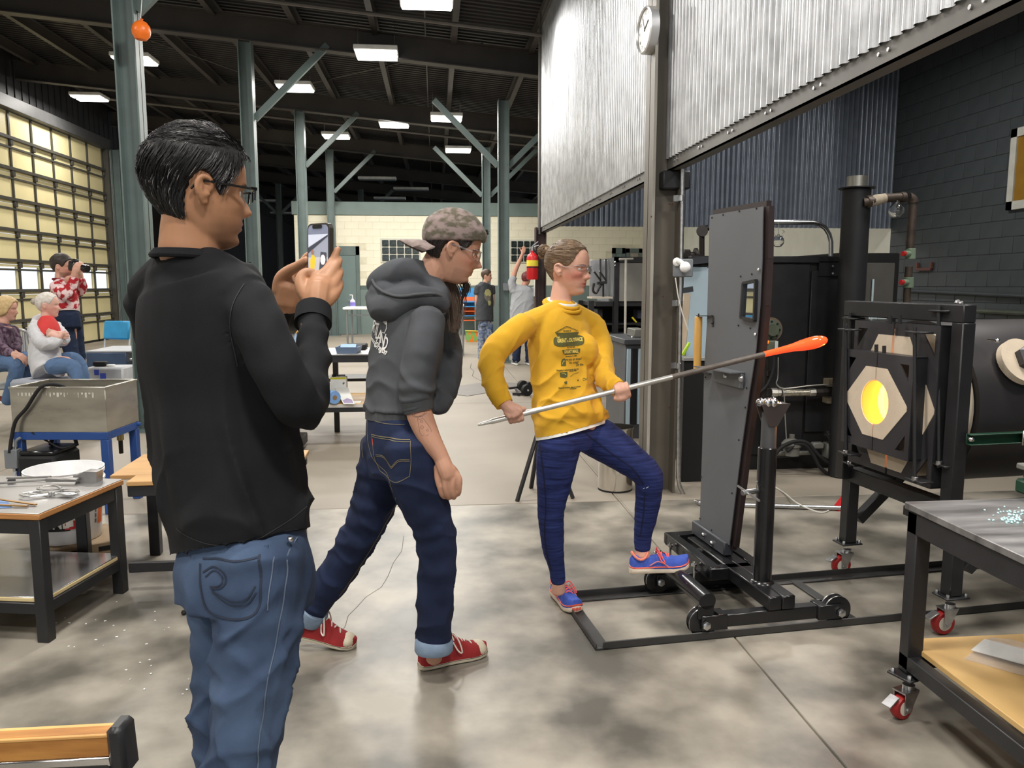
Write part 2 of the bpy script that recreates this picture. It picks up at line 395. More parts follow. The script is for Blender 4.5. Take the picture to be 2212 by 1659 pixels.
# street outside the door windows: pavement and a parked pale building with a blue and violet sign
one('outside_ground', mat('pavement', S(200, 200, 200), .8), lambda b: b.bx(-60, XL-.3, 0, 60, -.3, -.05), kind='structure')
ob = empty('building', (-24, 24, 0), 'pale building with blue and violet sign across the street, seen through the door windows', 'building')
one('facade', mat('outside_white', S(245, 245, 248), .7), lambda b: b.bx(-30, -24, 14, 44, 0, 6), parent=ob)
one('sign_band', mat('outside_blue', S(70, 110, 220), .5), lambda b: b.bx(-24.05, -24, 27.5, 36, .4, 2.6), parent=ob)
one('sign_band', mat('outside_violet', S(190, 130, 220), .5), lambda b: b.bx(-24.06, -24, 25.5, 28.5, .4, 1.8), parent=ob)

# ---------------------------------------------------------------- roof: deck, beams, purlins
CE = mat('dark_roof_paint', S(40, 38, 38), .6, 0, .2, 2)
CE2 = mat('dark_beam_paint', S(64, 60, 57), .5, 0, .2, 2)
ce = empty('ceiling', (0, 20, 5.4), kind='structure')
def zroof(x): return 5.45-.09*x
dk = MB(); pitch = .15; n = int(70/pitch); sec = []
for i in range(n):
    y = -8+i*pitch
    for (yy, h) in ((y, 0), (y+.06, 0), (y+.075, .05), (y+.135, .05)): sec.append([(-9, yy, zroof(-9)+h), (9, yy, zroof(9)+h)])
vs = [p for q in sec for p in q]; dk.add(vs, [(2*i, 2*i+1, 2*i+3, 2*i+2) for i in range(len(sec)-1)])
dk.build('roof_deck', CE, ce, smooth=False)
BY = [-1.7, 3.2, 8.1, 13.0, 17.9, 22.8, 27.7, 32.6, 38, 44]
def ibeam(b, p, q, h, wd, tw=.012, tf=.016, up=(0, 0, 1)):
    p = np.array(p, float); q = np.array(q, float); u = nrm(up)
    b.bar(p, q, tw, h, up); b.bar(p+u*(h/2), q+u*(h/2), wd, tf, up); b.bar(p-u*(h/2), q-u*(h/2), wd, tf, up)
for y in BY:
    one('beam', CE2, lambda b: ibeam(b, (-8.6, y, zbeam(-8.6)+.18), (8, y, zbeam(8)+.18), .36, .2), parent=ce)
for i in range(14):
    x = -8.2+i*1.22
    one('purlin', CE2, lambda b: ibeam(b, (x, -8, zroof(x)-.12), (x, 60, zroof(x)-.12), .2, .09), parent=ce)
# diagonal rod bracing and pipes under the roof
for (a, c) in (((-6.5, 13), (-3.0, 17.9)), ((-3.2, 17.9), (.8, 13)), ((-6.5, 22.8), (-2.8, 17.9))):
    one('brace_rod', CE2, lambda b: b.tube([(a[0], a[1], zbeam(a[0])+.4), (c[0], c[1], zbeam(c[0])+.4)], .014, 6), parent=ce)
one('sprinkler_pipe', mat('pipe_grey', S(92, 88, 84), .5), lambda b: b.tube([(-8, 11.6, zbeam(-8)+.2), (3, 11.6, zbeam(3)+.2)], .03, 8), parent=ce)
one('sprinkler_pipe', MATS['pipe_grey'], lambda b: b.tube([(-8, 19.5, zbeam(-8)+.1), (4, 19.5, zbeam(4)+.1)], .03, 8), parent=ce)
one('conduit', MATS['pipe_grey'], lambda b: b.tube([(-.1, 8, zbeam(0)+.45), (-.1, 40, zbeam(0)+.45)], .012, 6), parent=ce)

# ---------------------------------------------------------------- steel columns with knee braces
def hcol(b, x, y, z0, z1, wd=.2, t=.014):   # flanges face along X
    b.bx(x-wd/2, x-wd/2+t, y-wd/2, y+wd/2, z0, z1); b.bx(x+wd/2-t, x+wd/2, y-wd/2, y+wd/2, z0, z1); b.bx(x-wd/2, x+wd/2, y-t/2, y+t/2, z0, z1)
def column(x, y, braces, label, zt=None):
    zt = zbeam(x) if zt is None else zt
    r = empty('steel_column', (x, y, 0), label, None, 'teal roof columns', 'structure')
    one('shaft', TEALD, lambda b: hcol(b, x, y, 0, zt), parent=r)
    one('base_plate', TEALD, lambda b: b.bx(x-.16, x+.16, y-.16, y+.16, 0, .02), parent=r)
    for s in braces:
        one('knee_brace', TEALD, lambda b: b.bar((x+s*.1, y, zt-1.15), (x+s*1.25, y, zt-.02), .1, .07, (0, 1, 0)), parent=r)
    return r
for i, y in enumerate((8.1, 13.0, 17.9, 22.8)):
    column(-2.86, y, (1,), ['nearest teal column, with the orange balloon', 'second teal column from the front on the left', 'third teal column from the front on the left', 'fourth teal column on the left, far back'][i])
for i, y in enumerate((14.7, 19.6)):
    column(1.27, y, (-1, 1), ['right teal column by the man in the grey T-shirt', 'right teal column behind the boy'][i], 4.75)
column(XL+.25, 22.45, (), 'teal column at the end of the sectional door', 5.0)
for (x, y) in ((-6.2, 33), (-2.86, 32), (1.27, 33), (-2.86, 38)):
    column(x, y, (1, -1), 'dim column in the dark far end of the hall')
one('wall_end', SID, lambda b: b.bx(-9, 9, 52, 52.3, 0, 7), kind='structure')
one('wall_back_side', WCM, lambda b: (b.bx(2.6, 8, -8.3, -8, 0, 6), b.bx(-9, -6.6, -8.3, -8, 0, 6.5), b.bx(-6.6, 2.6, -8.3, -8, 4.7, 6.5)), kind='structure')

# ---------------------------------------------------------------- corrugated hood walls
GALV = mat('galvanised', (.50, .51, .53), .34, .7, .2, 7, .14, 130, rvar=.1, detail=8, bdist=.0015)
GALD = mat('blue_black_corrugated', S(126, 134, 146), .34, .3, .12, 6, .1, 60)
FLSH = mat('grey_flashing', S(92, 90, 86), .5, 0, .12, 5)
XH, YH, ZH = 1.56, 11.7, 2.285
def corrugated(root, p0, p1, z0, z1, period, amp, m, nseg=8, sheet=.82, off=0.):
    p0 = np.array(p0, float); p1 = np.array(p1, float); L = np.linalg.norm(p1-p0); ex = (p1-p0)/L; n = np.array([ex[1], -ex[0], 0])
    ns = max(1, int(round(L/sheet)))
    for s in range(ns):
        a, b_ = L*s/ns, L*(s+1)/ns+.02; k = max(4, int((b_-a)/period*nseg)); mb = MB(); vs = []
        for i in range(k+1):
            t = a+(b_-a)*i/k; ph = (t/period) % 1
            h = amp*max(-1, min(1, 1.7*math.sin(2*math.pi*ph)))+(.0015 if s % 2 else 0)
            q = p0+ex*t+n*h; vs += [(q[0], q[1], z0), (q[0], q[1], z1)]
        mb.add(vs, [(2*i, 2*i+2, 2*i+3, 2*i+1) for i in range(k)]); mb.build('sheet', m, root, smooth=True, ang=70)
wh = empty('wall_hood', (XH, 7, ZH), kind='structure')
corrugated(wh, (XH, -.5, 0), (XH, YH, 0), ZH, 5.6, .0677, .009, GALV)
one('bottom_angle', FLSH, lambda b: (b.bx(XH+.012, XH+.024, -.5, YH, ZH-.075, ZH+.035), b.bx(XH+.012, XH+.09, -.5, YH, ZH-.075, ZH-.067)), parent=wh)
bl = MB()
for i in range(24): bl.cyl((XH+.014, .3+i*.48, ZH-.03), (XH+.004, .3+i*.48, ZH-.03), .008, 8); bl.cyl((XH+.014, .36+i*.48, ZH-.03), (XH+.004, .36+i*.48, ZH-.03), .008, 8)
bl.build('bolt_head', ZINC, wh, kind='stuff')
we = empty('wall_hood_end', (4, YH, ZH), kind='structure')
corrugated(we, (XH+.03, YH, 0), (XR, YH, 0), ZH+.02, 5.6, .0765, .030, GALD)
one('corner_trim', FLSH, lambda b: b.bx(XH-.035, XH-.012, YH-.05, YH+.06, ZH-.1, 5.6), parent=we)
RUST = mat('rust_red_steel', S(96, 56, 50), .6, 0, .25, 5)
pc = empty('hood_post', (XH, YH, 0), 'dark rust-brown post at the far corner of the hood, with the fire extinguisher', None, None, 'structure')
one('shaft', mat('post_dark_brown', S(62, 46, 44), .6, 0, .2, 5), lambda b: hcol(b, XH, YH+.02, 0, ZH, .16), parent=pc)
# near hood column
cb = py(1428, 1080, 5.35); XC, YC = float(cb[0]), 5.35
CLM = mat('taupe_column', S(92, 86, 77), .5, 0, .1, 4, .05, 30)
nc = empty('hood_column', (XC, YC, 0), 'tall taupe steel column with rust spots, carrying the round clock', None, None, 'structure')
def ncol(b):
    xa = float(py(1398, 900, YC-.1)[0]); w_ = .205
    b.bx(xa, xa+.016, YC-.11, YC+.11, 0, 5.4); b.bx(xa+w_-.016, xa+w_, YC-.11, YC+.11, 0, 5.4); b.bx(xa, xa+w_, YC-.006, YC+.006, 0, 5.4)
one('shaft', CLM, ncol, parent=nc)
one('flange_face', mat('pale_flange', S(150, 146, 138), .5, 0, .12, 5), lambda b: b.bx(float(py(1398, 900, YC-.1)[0])-.002, float(py(1398, 900, YC-.1)[0])+.018, YC-.1125, YC-.11, 0, 5.4), parent=nc)
one('cap_bracket', BLK, lambda b: b.bx(XC-.07, XC+.12, YC-.1, YC+.1, ZH-.2, ZH-.08, .01), parent=nc)
rs = MB()
for (u, v) in ((1407, 468), (1452, 440), (1446, 440), (1460, 692), (1432, 640), (1445, 880)): q = py(u, v, YC-.113 if u < 1412 else YC-.008); rs.sphere(q, (.006, .002, .006), 8)
rs.build('rust_spot', RUST, nc, kind='stuff')

# ---------------------------------------------------------------- right dark block wall
DKB = mat('dark_grey_block_paint', S(66, 72, 76), .6, 0, .1, 3, .2, 30)
DKM = mat('dark_mortar', S(44, 48, 50), .8)
wr = empty('wall_right', (XR, 8, 0), kind='structure')
one('backing', DKM, lambda b: b.bx(XR, XR+.3, -8, YH+.0, 0, 6), parent=wr)
blockwall(wr, (XR, YH, 0), (0, -1, 0), (-1, 0, 0), 4.4, 27, .405, .203, [DKB], lambda x, z: 0, limit=300)
one('upper_block_field', DKB, lambda b: b.bx(XR-.012, XR, -8, YH-4.4, 0, 6), parent=wr)
one('wall_pipe', DKB, lambda b: b.tube([px(1960, 628, XR-.05), px(2220, 640, XR-.05), (XR-.05, 4, px(2220, 640, XR-.05)[2])], .022, 8), parent=wr)
one('wall_pipe', mat('pipe_olive', S(72, 78, 66), .5), lambda b: b.tube([px(2110, 672, XR-.04), (XR-.04, 4, px(2110, 672, XR-.05)[2])], .03, 8), parent=wr)
one('wall_beyond', mat('pale_block_paint', S(208, 208, 196), .6, 0, .05, 3), lambda b: b.bx(XR, XR+.3, YH, YF, 0, 6), kind='structure')
p = px(2190, 280, XR-.02); q = px(2189, 453, XR-.02)
w4 = empty('window_4', (XR, p[1], q[2]), kind='structure')
one('window_frame', mat('white_window_frame', S(200, 200, 192), .5), lambda b: (b.bx(XR-.05, XR, p[1]-.1, p[1], q[2], p[2]), b.bx(XR-.05, XR, p[1]-1.2, p[1], p[2]-.1, p[2]), b.bx(XR-.05, XR, p[1]-1.2, p[1], q[2], q[2]+.1)), parent=w4)
one('pane', mat('amber_pane', S(150, 112, 40), .3), lambda b: b.bx(XR-.03, XR-.02, p[1]-1.2, p[1]-.1, q[2]+.1, p[2]-.1), parent=w4)
a = px(1982, 570, XR-.03); c = px(2012, 582, XR-.03)
one('wall_bracket', RUST, lambda b: (b.box(a+np.array([0, 0, -.03]), (.03, .03, .09)), b.box((XR-.03, c[1], a[2]-.03), (.03, .03, .09)), b.bx(XR-.05, XR-.02, c[1], a[1], a[2]-.1, a[2]-.06)), label='small rusty U-shaped bracket on the dark block wall', cat='bracket')

# ---------------------------------------------------------------- ceiling fixtures
LMPE = mat('lamp_diffuser', (1, 1, 1), .4, emit=(1, .97, .92), estr=9.0)
fx = None
def fixture():
    r = empty('ceiling_light', (0, 0, 0), 'x', 'ceiling light', 'twin strip ceiling lights')
    one('housing', WHT, lambda b: b.bx(-.33, .33, -.28, .28, .03, .10, .01), parent=r)
    for s in (-1, 1): one('diffuser', LMPE, lambda b: b.bx(-.31, .31, s*.15-.1, s*.15+.1, .0, .035, .008), parent=r)
    one('hanger', ZINC, lambda b: (b.tube([(-.28, 0, .1), (-.28, 0, .55)], .004, 5), b.tube([(.28, 0, .1), (.28, 0, .55)], .004, 5)), parent=r)
    return r
fx = fixture()
LBL = ['nearest bright ceiling light, at the top edge above the hood corner', 'bright ceiling light second from the front, in line with the cap', 'bright ceiling light behind the knee brace of the second column',
       'bright ceiling light nearest the right teal column', 'bright ceiling light midway down the hall', 'bright ceiling light beside the third column', 'bright ceiling light farthest back on the right', 'long low ceiling light by the sectional door']
for i, (x, y) in enumerate(LIGHTS):
    if i == 0: fx.location = (x, y, zbeam(x)-.04); fx['label'] = LBL[0]
    else: copy_tree(fx, (x, y, zbeam(x)-.04), LBL[i])
NEARL = ['over the blue bench left of the nearest column', 'above the stainless tub', 'above the man in the cap', 'above the bare floor in front of the man in the cap', 'above the left end of the gaffer bench', 'behind the viewer on the left', 'behind the viewer at the joint line', 'inside the hood above the annealing kiln', 'inside the hood above the melting furnace', 'inside the hood nearest the viewer', 'inside the hood above the marver table', 'high on the left beyond the nearest column, by the sectional door']
for i, (x, y) in enumerate(LIGHTS_NEAR):
    copy_tree(fx, (x, y, zbeam(x)-.04), 'twin strip ceiling light '+NEARL[i])
LMPO = mat('lamp_diffuser_off', S(120, 125, 130), .4)
for (u, v, z) in ((815, 390, 5.0), (888, 412, 4.9), (842, 432, 4.9), (567, 437, 5.2), (612, 463, 5.2)):
    y = (z-HCAM)*FPX/(622-v); q = py(u, v, y)
    o = empty('unlit_ceiling_light', q, 'unlit ceiling light in the dark far end, '+{815: 'highest, above the cap', 888: 'rightmost, nearest the right columns', 842: 'lowest, just over the block wall', 567: 'left, beside the second column', 612: 'left, low between second and third columns'}[u], 'ceiling light', 'unlit lights at the far end')
    one('housing', WHT, lambda b: b.box(q+np.array([0, 0, .07]), (1.2, .3, .08), None, .01), parent=o)
    one('diffuser', LMPO, lambda b: b.box(q+np.array([0, 0, .02]), (1.16, .26, .03), None, .006), parent=o)
# ================================================================== glass station: track, cart, furnace, kilns
ANG = math.radians(6.2)
EX = np.array([math.cos(ANG), math.sin(ANG), 0]); EY = np.array([-math.sin(ANG), math.cos(ANG), 0]); EZ = np.array([0, 0, 1.])
RS = np.stack([EX, EY, EZ], 1)
def L3(a, b, z): return EX*a+EY*b+EZ*z              # station coordinates -> world
def sx(p): return float(np.array(p) @ EX)
def sy(p): return float(np.array(p) @ EY)
def onx(u, v, a): return ppl(u, v, EX*a, EX)         # on the plane sx = a
def ony(u, v, b): return ppl(u, v, EY*b, EY)
def lb(b, x0, x1, y0, y1, z0, z1, bev=.003, mi=0): b.box(L3((x0+x1)/2, (y0+y1)/2, (z0+z1)/2), (abs(x1-x0), abs(y1-y0), abs(z1-z0)), RS, bev, mi)
from mathutils.geometry import tessellate_polygon
def plate(b, loops, o, ex, ey, t, mi=0):
    o = np.array(o, float); ez = nrm(np.cross(ex, ey)); fl_ = [p for l in loops for p in l]; n = len(fl_)
    P = [o+np.array(ex)*p[0]+np.array(ey)*p[1] for p in fl_]
    tr = tessellate_polygon([[Vector((p[0], p[1], 0)) for p in l] for l in loops])
    fs = [tuple(t_) for t_ in tr]+[tuple(i+n for i in t_[::-1]) for t_ in tr]; k = 0
    for l in loops:
        m = len(l)
        fs += [(k+i, k+(i+1) % m, n+k+(i+1) % m, n+k+i) for i in range(m)]; k += m
    b.add(P+[p+ez*t for p in P], fs, mi)
def bolt(b, p, n, r=.009, h=.008): n = nrm(n); b.lathe([(r, 0), (r, h), (r*.8, h*1.2)], p, n, 6)

# ---------------------------------------------------------------- floor track
n0 = pz(1302, 1405); f0 = pz(1252, 1290)
tr_ = empty('floor_track', (n0+f0)/2, 'flat black steel track frame lying on the floor under the wheeled cart', 'track')
yN, yF_ = sy(n0)+.03, sy(f0)-.03; xT0, xT1 = sx(n0), 4.3
TRK = mat('worn_black_steel', S(52, 51, 50), .42, 0, .2, 9, .1, 60)
one('rail', TRK, lambda b: (lb(b, xT0, xT1, yN-.03, yN+.03, 0, .008), lb(b, xT0, xT1, yN-.03, yN-.024, 0, .035)), parent=tr_)
one('rail', TRK, lambda b: (lb(b, xT0-.02, xT1, yF_-.03, yF_+.03, 0, .008), lb(b, xT0-.02, xT1, yF_+.024, yF_+.03, 0, .035)), parent=tr_)
one('end_bar', TRK, lambda b: (lb(b, xT0-.03, xT0+.03, yN-.03, yF_+.03, 0, .012), lb(b, xT0-.03, xT0-.024, yN-.03, yF_+.03, 0, .03)), parent=tr_)
xc = sx(pz(1780, 1300))
one('cross_bar', TRK, lambda b: lb(b, xc-.025, xc+.025, yN, yF_, .0, .01), parent=tr_)

# ---------------------------------------------------------------- wheeled cart with heat shield and rod yoke
wz = .07; wr_ = .062
xw0 = sx(pz(1530, 1392)); xw1 = sx(pz(1850, 1382)); yw0 = yN; yw1 = yF_
ct = empty('shield_cart', L3((xw0+xw1)/2, (yw0+yw1)/2, 0), 'black wheeled cart with tall grey heat shield and rod yoke', 'cart')
def wheel(x, y, lbl):
    r = one('wheel', BLKG, lambda b: b.lathe([(.02, -.022), (wr_*.8, -.022), (wr_, -.018), (wr_, -.012), (wr_*.72, 0), (wr_, .012), (wr_, .018), (wr_*.8, .022), (.02, .022)], L3(x, y, wz), EY, 28), parent=ct)
    one('axle_bolt', ZINC, lambda b: (b.cyl(L3(x, y-.05, wz), L3(x, y+.05, wz), .011, 8), b.lathe([(.018, 0), (.018, .012), (.012, .016)], L3(x, y-.04, wz), -EY, 6)), parent=r)
    one('tread', STEEL, lambda b: (b.lathe([(wr_+.0006, -.018), (wr_+.0006, -.012)], L3(x, y, wz), EY, 28, capb=False, capt=False), b.lathe([(wr_+.0006, .012), (wr_+.0006, .018)], L3(x, y, wz), EY, 28, capb=False, capt=False)), parent=r)
for (x, y) in ((xw0, yw0), (xw1, yw0), (xw0, yw1), (xw1-.12, yw1)): wheel(x, y, '')
for y, xe in ((yw0, xw1), (yw1, xw1-.12)):
    one('side_beam', BLKG, lambda b: (lb(b, xw0+.07, xe-.07, y-.025, y+.025, .045, .10, .004), lb(b, xw0-.015, xw0+.10, y-.036, y-.028, .04, .105, .003), lb(b, xw0-.015, xw0+.10, y+.028, y+.036, .04, .105, .003),
        lb(b, xe-.10, xe+.02, y-.036, y-.028, .04, .105, .003), lb(b, xe-.10, xe+.02, y+.028, y+.036, .04, .105, .003), lb(b, xw0+.06, xw0+.1, y-.03, y+.03, .04, .105), lb(b, xe-.1, xe-.06, y-.03, y+.03, .04, .105)), parent=ct)
xs = sx(pz(1668, 1338, .08))
one('foot_bar', BLKG, lambda b: b.cyl(L3(xw0+.01, yw0-.03, .165), L3(xw0+.01, yw1+.03, .165), .037, 24), parent=ct)
one('foot_bar_lug', BLKG, lambda b: (lb(b, xw0-.03, xw0+.04, yw0-.03, yw0-.02, .09, .15), lb(b, xw0-.03, xw0+.04, yw1+.02, yw1+.03, .09, .15)), parent=ct)
ysp1 = yw1+.30
for k in (0, 1):
    one('spine', BLKG, lambda b: lb(b, xs+.062*k, xs+.06+.062*k, yw0-.035, ysp1, .102, .162, .005), parent=ct)
# post
pp = ony(1634, 1257, 0) if False else ppl(1634, 1257, (0, 0, .162), (0, 0, 1)); yp = sy(pp); xp = xs+.062
d_p = depth(L3(xp, yp, .5)); ztop = float(pd(1636, 962, d_p)[2]); zy = float(pd(1640, 884, d_p)[2])
one('post', BLKG, lambda b: (b.cyl(L3(xp, yp, .16), L3(xp, yp, ztop), .0395, 28), b.lathe([(.052, 0), (.046, .008), (.04, .012)], L3(xp, yp, .162), EZ, 28)), parent=ct)
one('inner_tube', mat('grey_tube', S(70, 70, 72), .45), lambda b: b.cyl(L3(xp+.003, yp, ztop-.05), L3(xp+.003, yp, zy), .0325, 24), parent=ct)
one('clamp_handle', ZINC, lambda b: (b.cyl(L3(xp-.04, yp, ztop-.19), L3(xp-.12, yp-.02, ztop-.19), .012, 10), b.tube([L3(xp-.11, yp+.04, ztop-.175), L3(xp-.085, yp-.10, ztop-.205)], .005, 8), b.cyl(L3(xp-.06, yp-.03, ztop-.14), L3(xp-.03, yp, ztop-.2), .004, 6)), parent=ct)
def yoke(b):
    pl = [(-.02, -.06), (.02, -.06), (.075, .035), (-.055, .035)]
    for o_ in (-.03, .024): b.prism(pl, L3(xp+.003, yp+o_, zy), EX, EZ, .006)
    lb(b, xp-.05, xp+.075, yp-.03, yp+.03, zy+.028, zy+.035)
one('yoke', mat('yoke_plate', S(58, 50, 48), .45), yoke, parent=ct)
one('roller_ball', CHR, lambda b: (b.sphere(L3(xp-.02, yp-.02, zy+.04), .022, 14), b.sphere(L3(xp+.005, yp-.02, zy+.04), .024, 14), b.sphere(L3(xp-.03, yp+.02, zy+.035), .02, 14), b.sphere(L3(xp+.04, yp-.015, zy+.03), .013, 10)), parent=ct)
# shield base frame and shield
S1 = pz(1512, 1150, .22)
xsh = sx(ppl(1545, 1160, (0, 0, .21), (0, 0, 1)))
yb0 = sy(onx(1572, 1180, xsh)); yb1 = sy(onx(1509, 1136, xsh))
one('shield_foot', mat('shield_foot_paint', S(62, 64, 70), .45), lambda b: lb(b, xsh-.03, xsh+.02, yb0-.02, yb1+.02, .165, .235, .006), parent=ct)
for (u, v) in ((1520, 1156), (1538, 1174)):
    p = onx(u, v, xsh-.031); one('bolt', CHR, lambda b: b.lathe([(.014, 0), (.014, .005), (.008, .01)], p, -EX, 12), parent=ct)
fx0 = xsh-.16
one('base_frame', BLKG, lambda b: (lb(b, fx0, fx0+.055, 3.21, 3.74, .10, .165, .004), lb(b, xsh+.055, xsh+.11, 3.20, 3.74, .10, .165, .004), lb(b, fx0, xsh+.1, 3.70, 3.75, .105, .162, .004), lb(b, fx0, xsh+.1, yb0+.12, yb0+.16, .11, .15, .004), lb(b, fx0, xsh+.1, 3.20, 3.25, .105, .162, .004)), parent=ct)
for (a, c) in ((fx0-.02, yb1-.06), (fx0-.02, yb0-.02)):
    one('leveling_bolt', CHR, lambda b: (b.cyl(L3(a, c, .05), L3(a, c, .15), .007, 8), b.lathe([(.014, 0), (.014, .01)], L3(a, c, .13), EZ, 6), b.lathe([(.016, 0), (.01, .012)], L3(a, c, .035), EZ, 12)), parent=ct)
SHG = mat('shield_grey', S(92, 94, 98), .5, 0, .05, 3, .04, 60)
SHE = mat('shield_edge', S(44, 34, 34), .5)  # dark edge, with the furnace's reddish glow put into its colour
def pj(u, v): q = onx(u, v, xsh-.012); return (-sy(q), float(q[2]))
shp = [pj(*c) for c in ((1533, 465), (1648, 446), (1646, 560), (1641, 660), (1632, 760), (1618, 850), (1601, 970), (1575, 1178), (1511, 1136), (1517, 960), (1521, 800), (1527, 700))]
hole = [pj(*c) for c in ((1610, 612), (1637, 606), (1634, 692), (1605, 686))]
one('shield_panel', SHG, lambda b: plate(b, [shp, hole], L3(xsh-.012, 0, 0), -EY, EZ, -.004), parent=ct)
def shedge(b):
    n = len(shp)
    for i in range(n):
        a = L3(xsh+.016, -shp[i][0], shp[i][1]); c = L3(xsh+.016, -shp[(i+1) % n][0], shp[(i+1) % n][1]); b.bar(a, c, .05, .024, EX)
one('shield_rim', SHE, shedge, parent=ct)
sc = MB()
for (u, v) in ((1538, 470), (1562, 464), (1597, 456), (1634, 450), (1529, 577), (1600, 597), (1624, 592), (1595, 703), (1621, 709), (1524, 815), (1613, 838), (1610, 880), (1515, 1030), (1512, 1120), (1581, 1065), (1537, 1145), (1596, 950)):
    q = onx(u, v, xsh-.0135); sc.lathe([(.005, 0), (.003, .003)], q, -EX, 8)
sc.build('screw', DARKM, ct, kind='stuff')
wf_ = one('window_frame', BLK, lambda b: [b.bar(L3(xsh-.02, -hole[i][0], hole[i][1]), L3(xsh-.02, -hole[(i+1) % 4][0], hole[(i+1) % 4][1]), .012, .016, EX) for i in range(4)] and None, parent=ct)
one('glass', mat('dark_mirror_glass', (.62, .66, .72), .02, 1., 0), lambda b: plate(b, [hole], L3(xsh-.016, 0, 0), -EY, EZ, -.003), parent=wf_)
one('bolt', CHR, lambda b: (b.sphere(onx(1638, 582, xsh-.02), .008, 8), b.sphere(onx(1631, 722, xsh-.02), .008, 8)), parent=ct)
q0 = onx(1509, 684, xsh-.03); q1 = onx(1506, 798, xsh-.03)
one('wood_roller', mat('wood_dowel', S(206, 158, 84), .4, 0, .16, 6, stretch=(6, 6, .6)), lambda b: b.cyl(q1, q0, .019, 20), parent=ct)
def rbr(b):
    a = onx(1541, 684, xsh-.012); c = onx(1537, 806, xsh-.012)
    b.bar(q0+EZ*.004, a+EZ*.004, .03, .004); b.bar(q1-EZ*.006, c-EZ*.004, .03, .004); b.bar(a, a-EZ*.05, .02, .004, -EX)
    b.sphere(a-EZ*.03-EX*.006, .007, 8); b.cyl(q0, q0+EZ*.015, .004, 6)
one('roller_bracket', BLK, rbr, parent=ct)
def sbr(b):
    z = float(onx(1580, 800, xsh-.012)[2]); ya = sy(onx(1552, 795, xsh)); yb_ = sy(onx(1614, 812, xsh))
    b.prism([(-.02, -ya), (.10, -ya-.02), (.06, -yb_), (-.02, -yb_)], L3(xsh-.02, 0, z), -EX, -EY, .005)
    lb(b, xsh-.03, xsh-.014, yb_, ya, z-.07, z-.002)
one('shelf_bracket', SHG, sbr, parent=ct)
one('bolt', ZINC, lambda b: (b.lathe([(.012, 0), (.008, .008)], onx(1567, 812, xsh-.03), -EX, 8), b.lathe([(.016, 0), (.01, .008)], onx(1601, 818, xsh-.03), -EX, 8)), parent=ct)

# ---------------------------------------------------------------- the rod with hot glass
ra = pd(1032, 918, 3.16); rm = pd(1660, 763, 3.28); rb_ = pd(1788, 733, 3.30)
rd = empty('glass_rod', rm, 'long steel rod with a glowing orange blob of glass, held by the woman', 'rod')
dv = nrm(rm-ra)
def rodp(t): return ra+dv*t
Lr = float(np.linalg.norm(rm-ra))
one('rod_handle', mat('pale_steel', (.62, .60, .56), .33, .85, .12, 20, rvar=.08), lambda b: b.tube([rodp(0), rodp(.02), rodp(.05), rodp(.06), rodp(Lr*.66)], [.004, .0075, .0085, .0112, .0112], 16), parent=rd)
one('rod_shaft', mat('heat_dark_steel', S(104, 96, 90), .5, .4, .2, 30), lambda b: b.tube([rodp(Lr*.66), rodp(Lr*1.03)], .0113, 16), parent=rd)
GATH = mat('hot_glass', S(255, 96, 50), .08, emit=S(255, 70, 30), estr=.8, coat=.6)
def gather(b):
    t = [-.02, .03, .07, .11, .15, .19, .22, .245, .262, .27]; r = [.0118, .013, .0145, .017, .023, .0265, .026, .022, .013, .002]
    L_ = float(np.linalg.norm(rb_-rm)); pts = [rm+nrm(rb_-rm)*L_*x/.27 for x in t]; b.tube(pts, r, 18)
ga = one('glass_gather', GATH, gather, parent=rd)

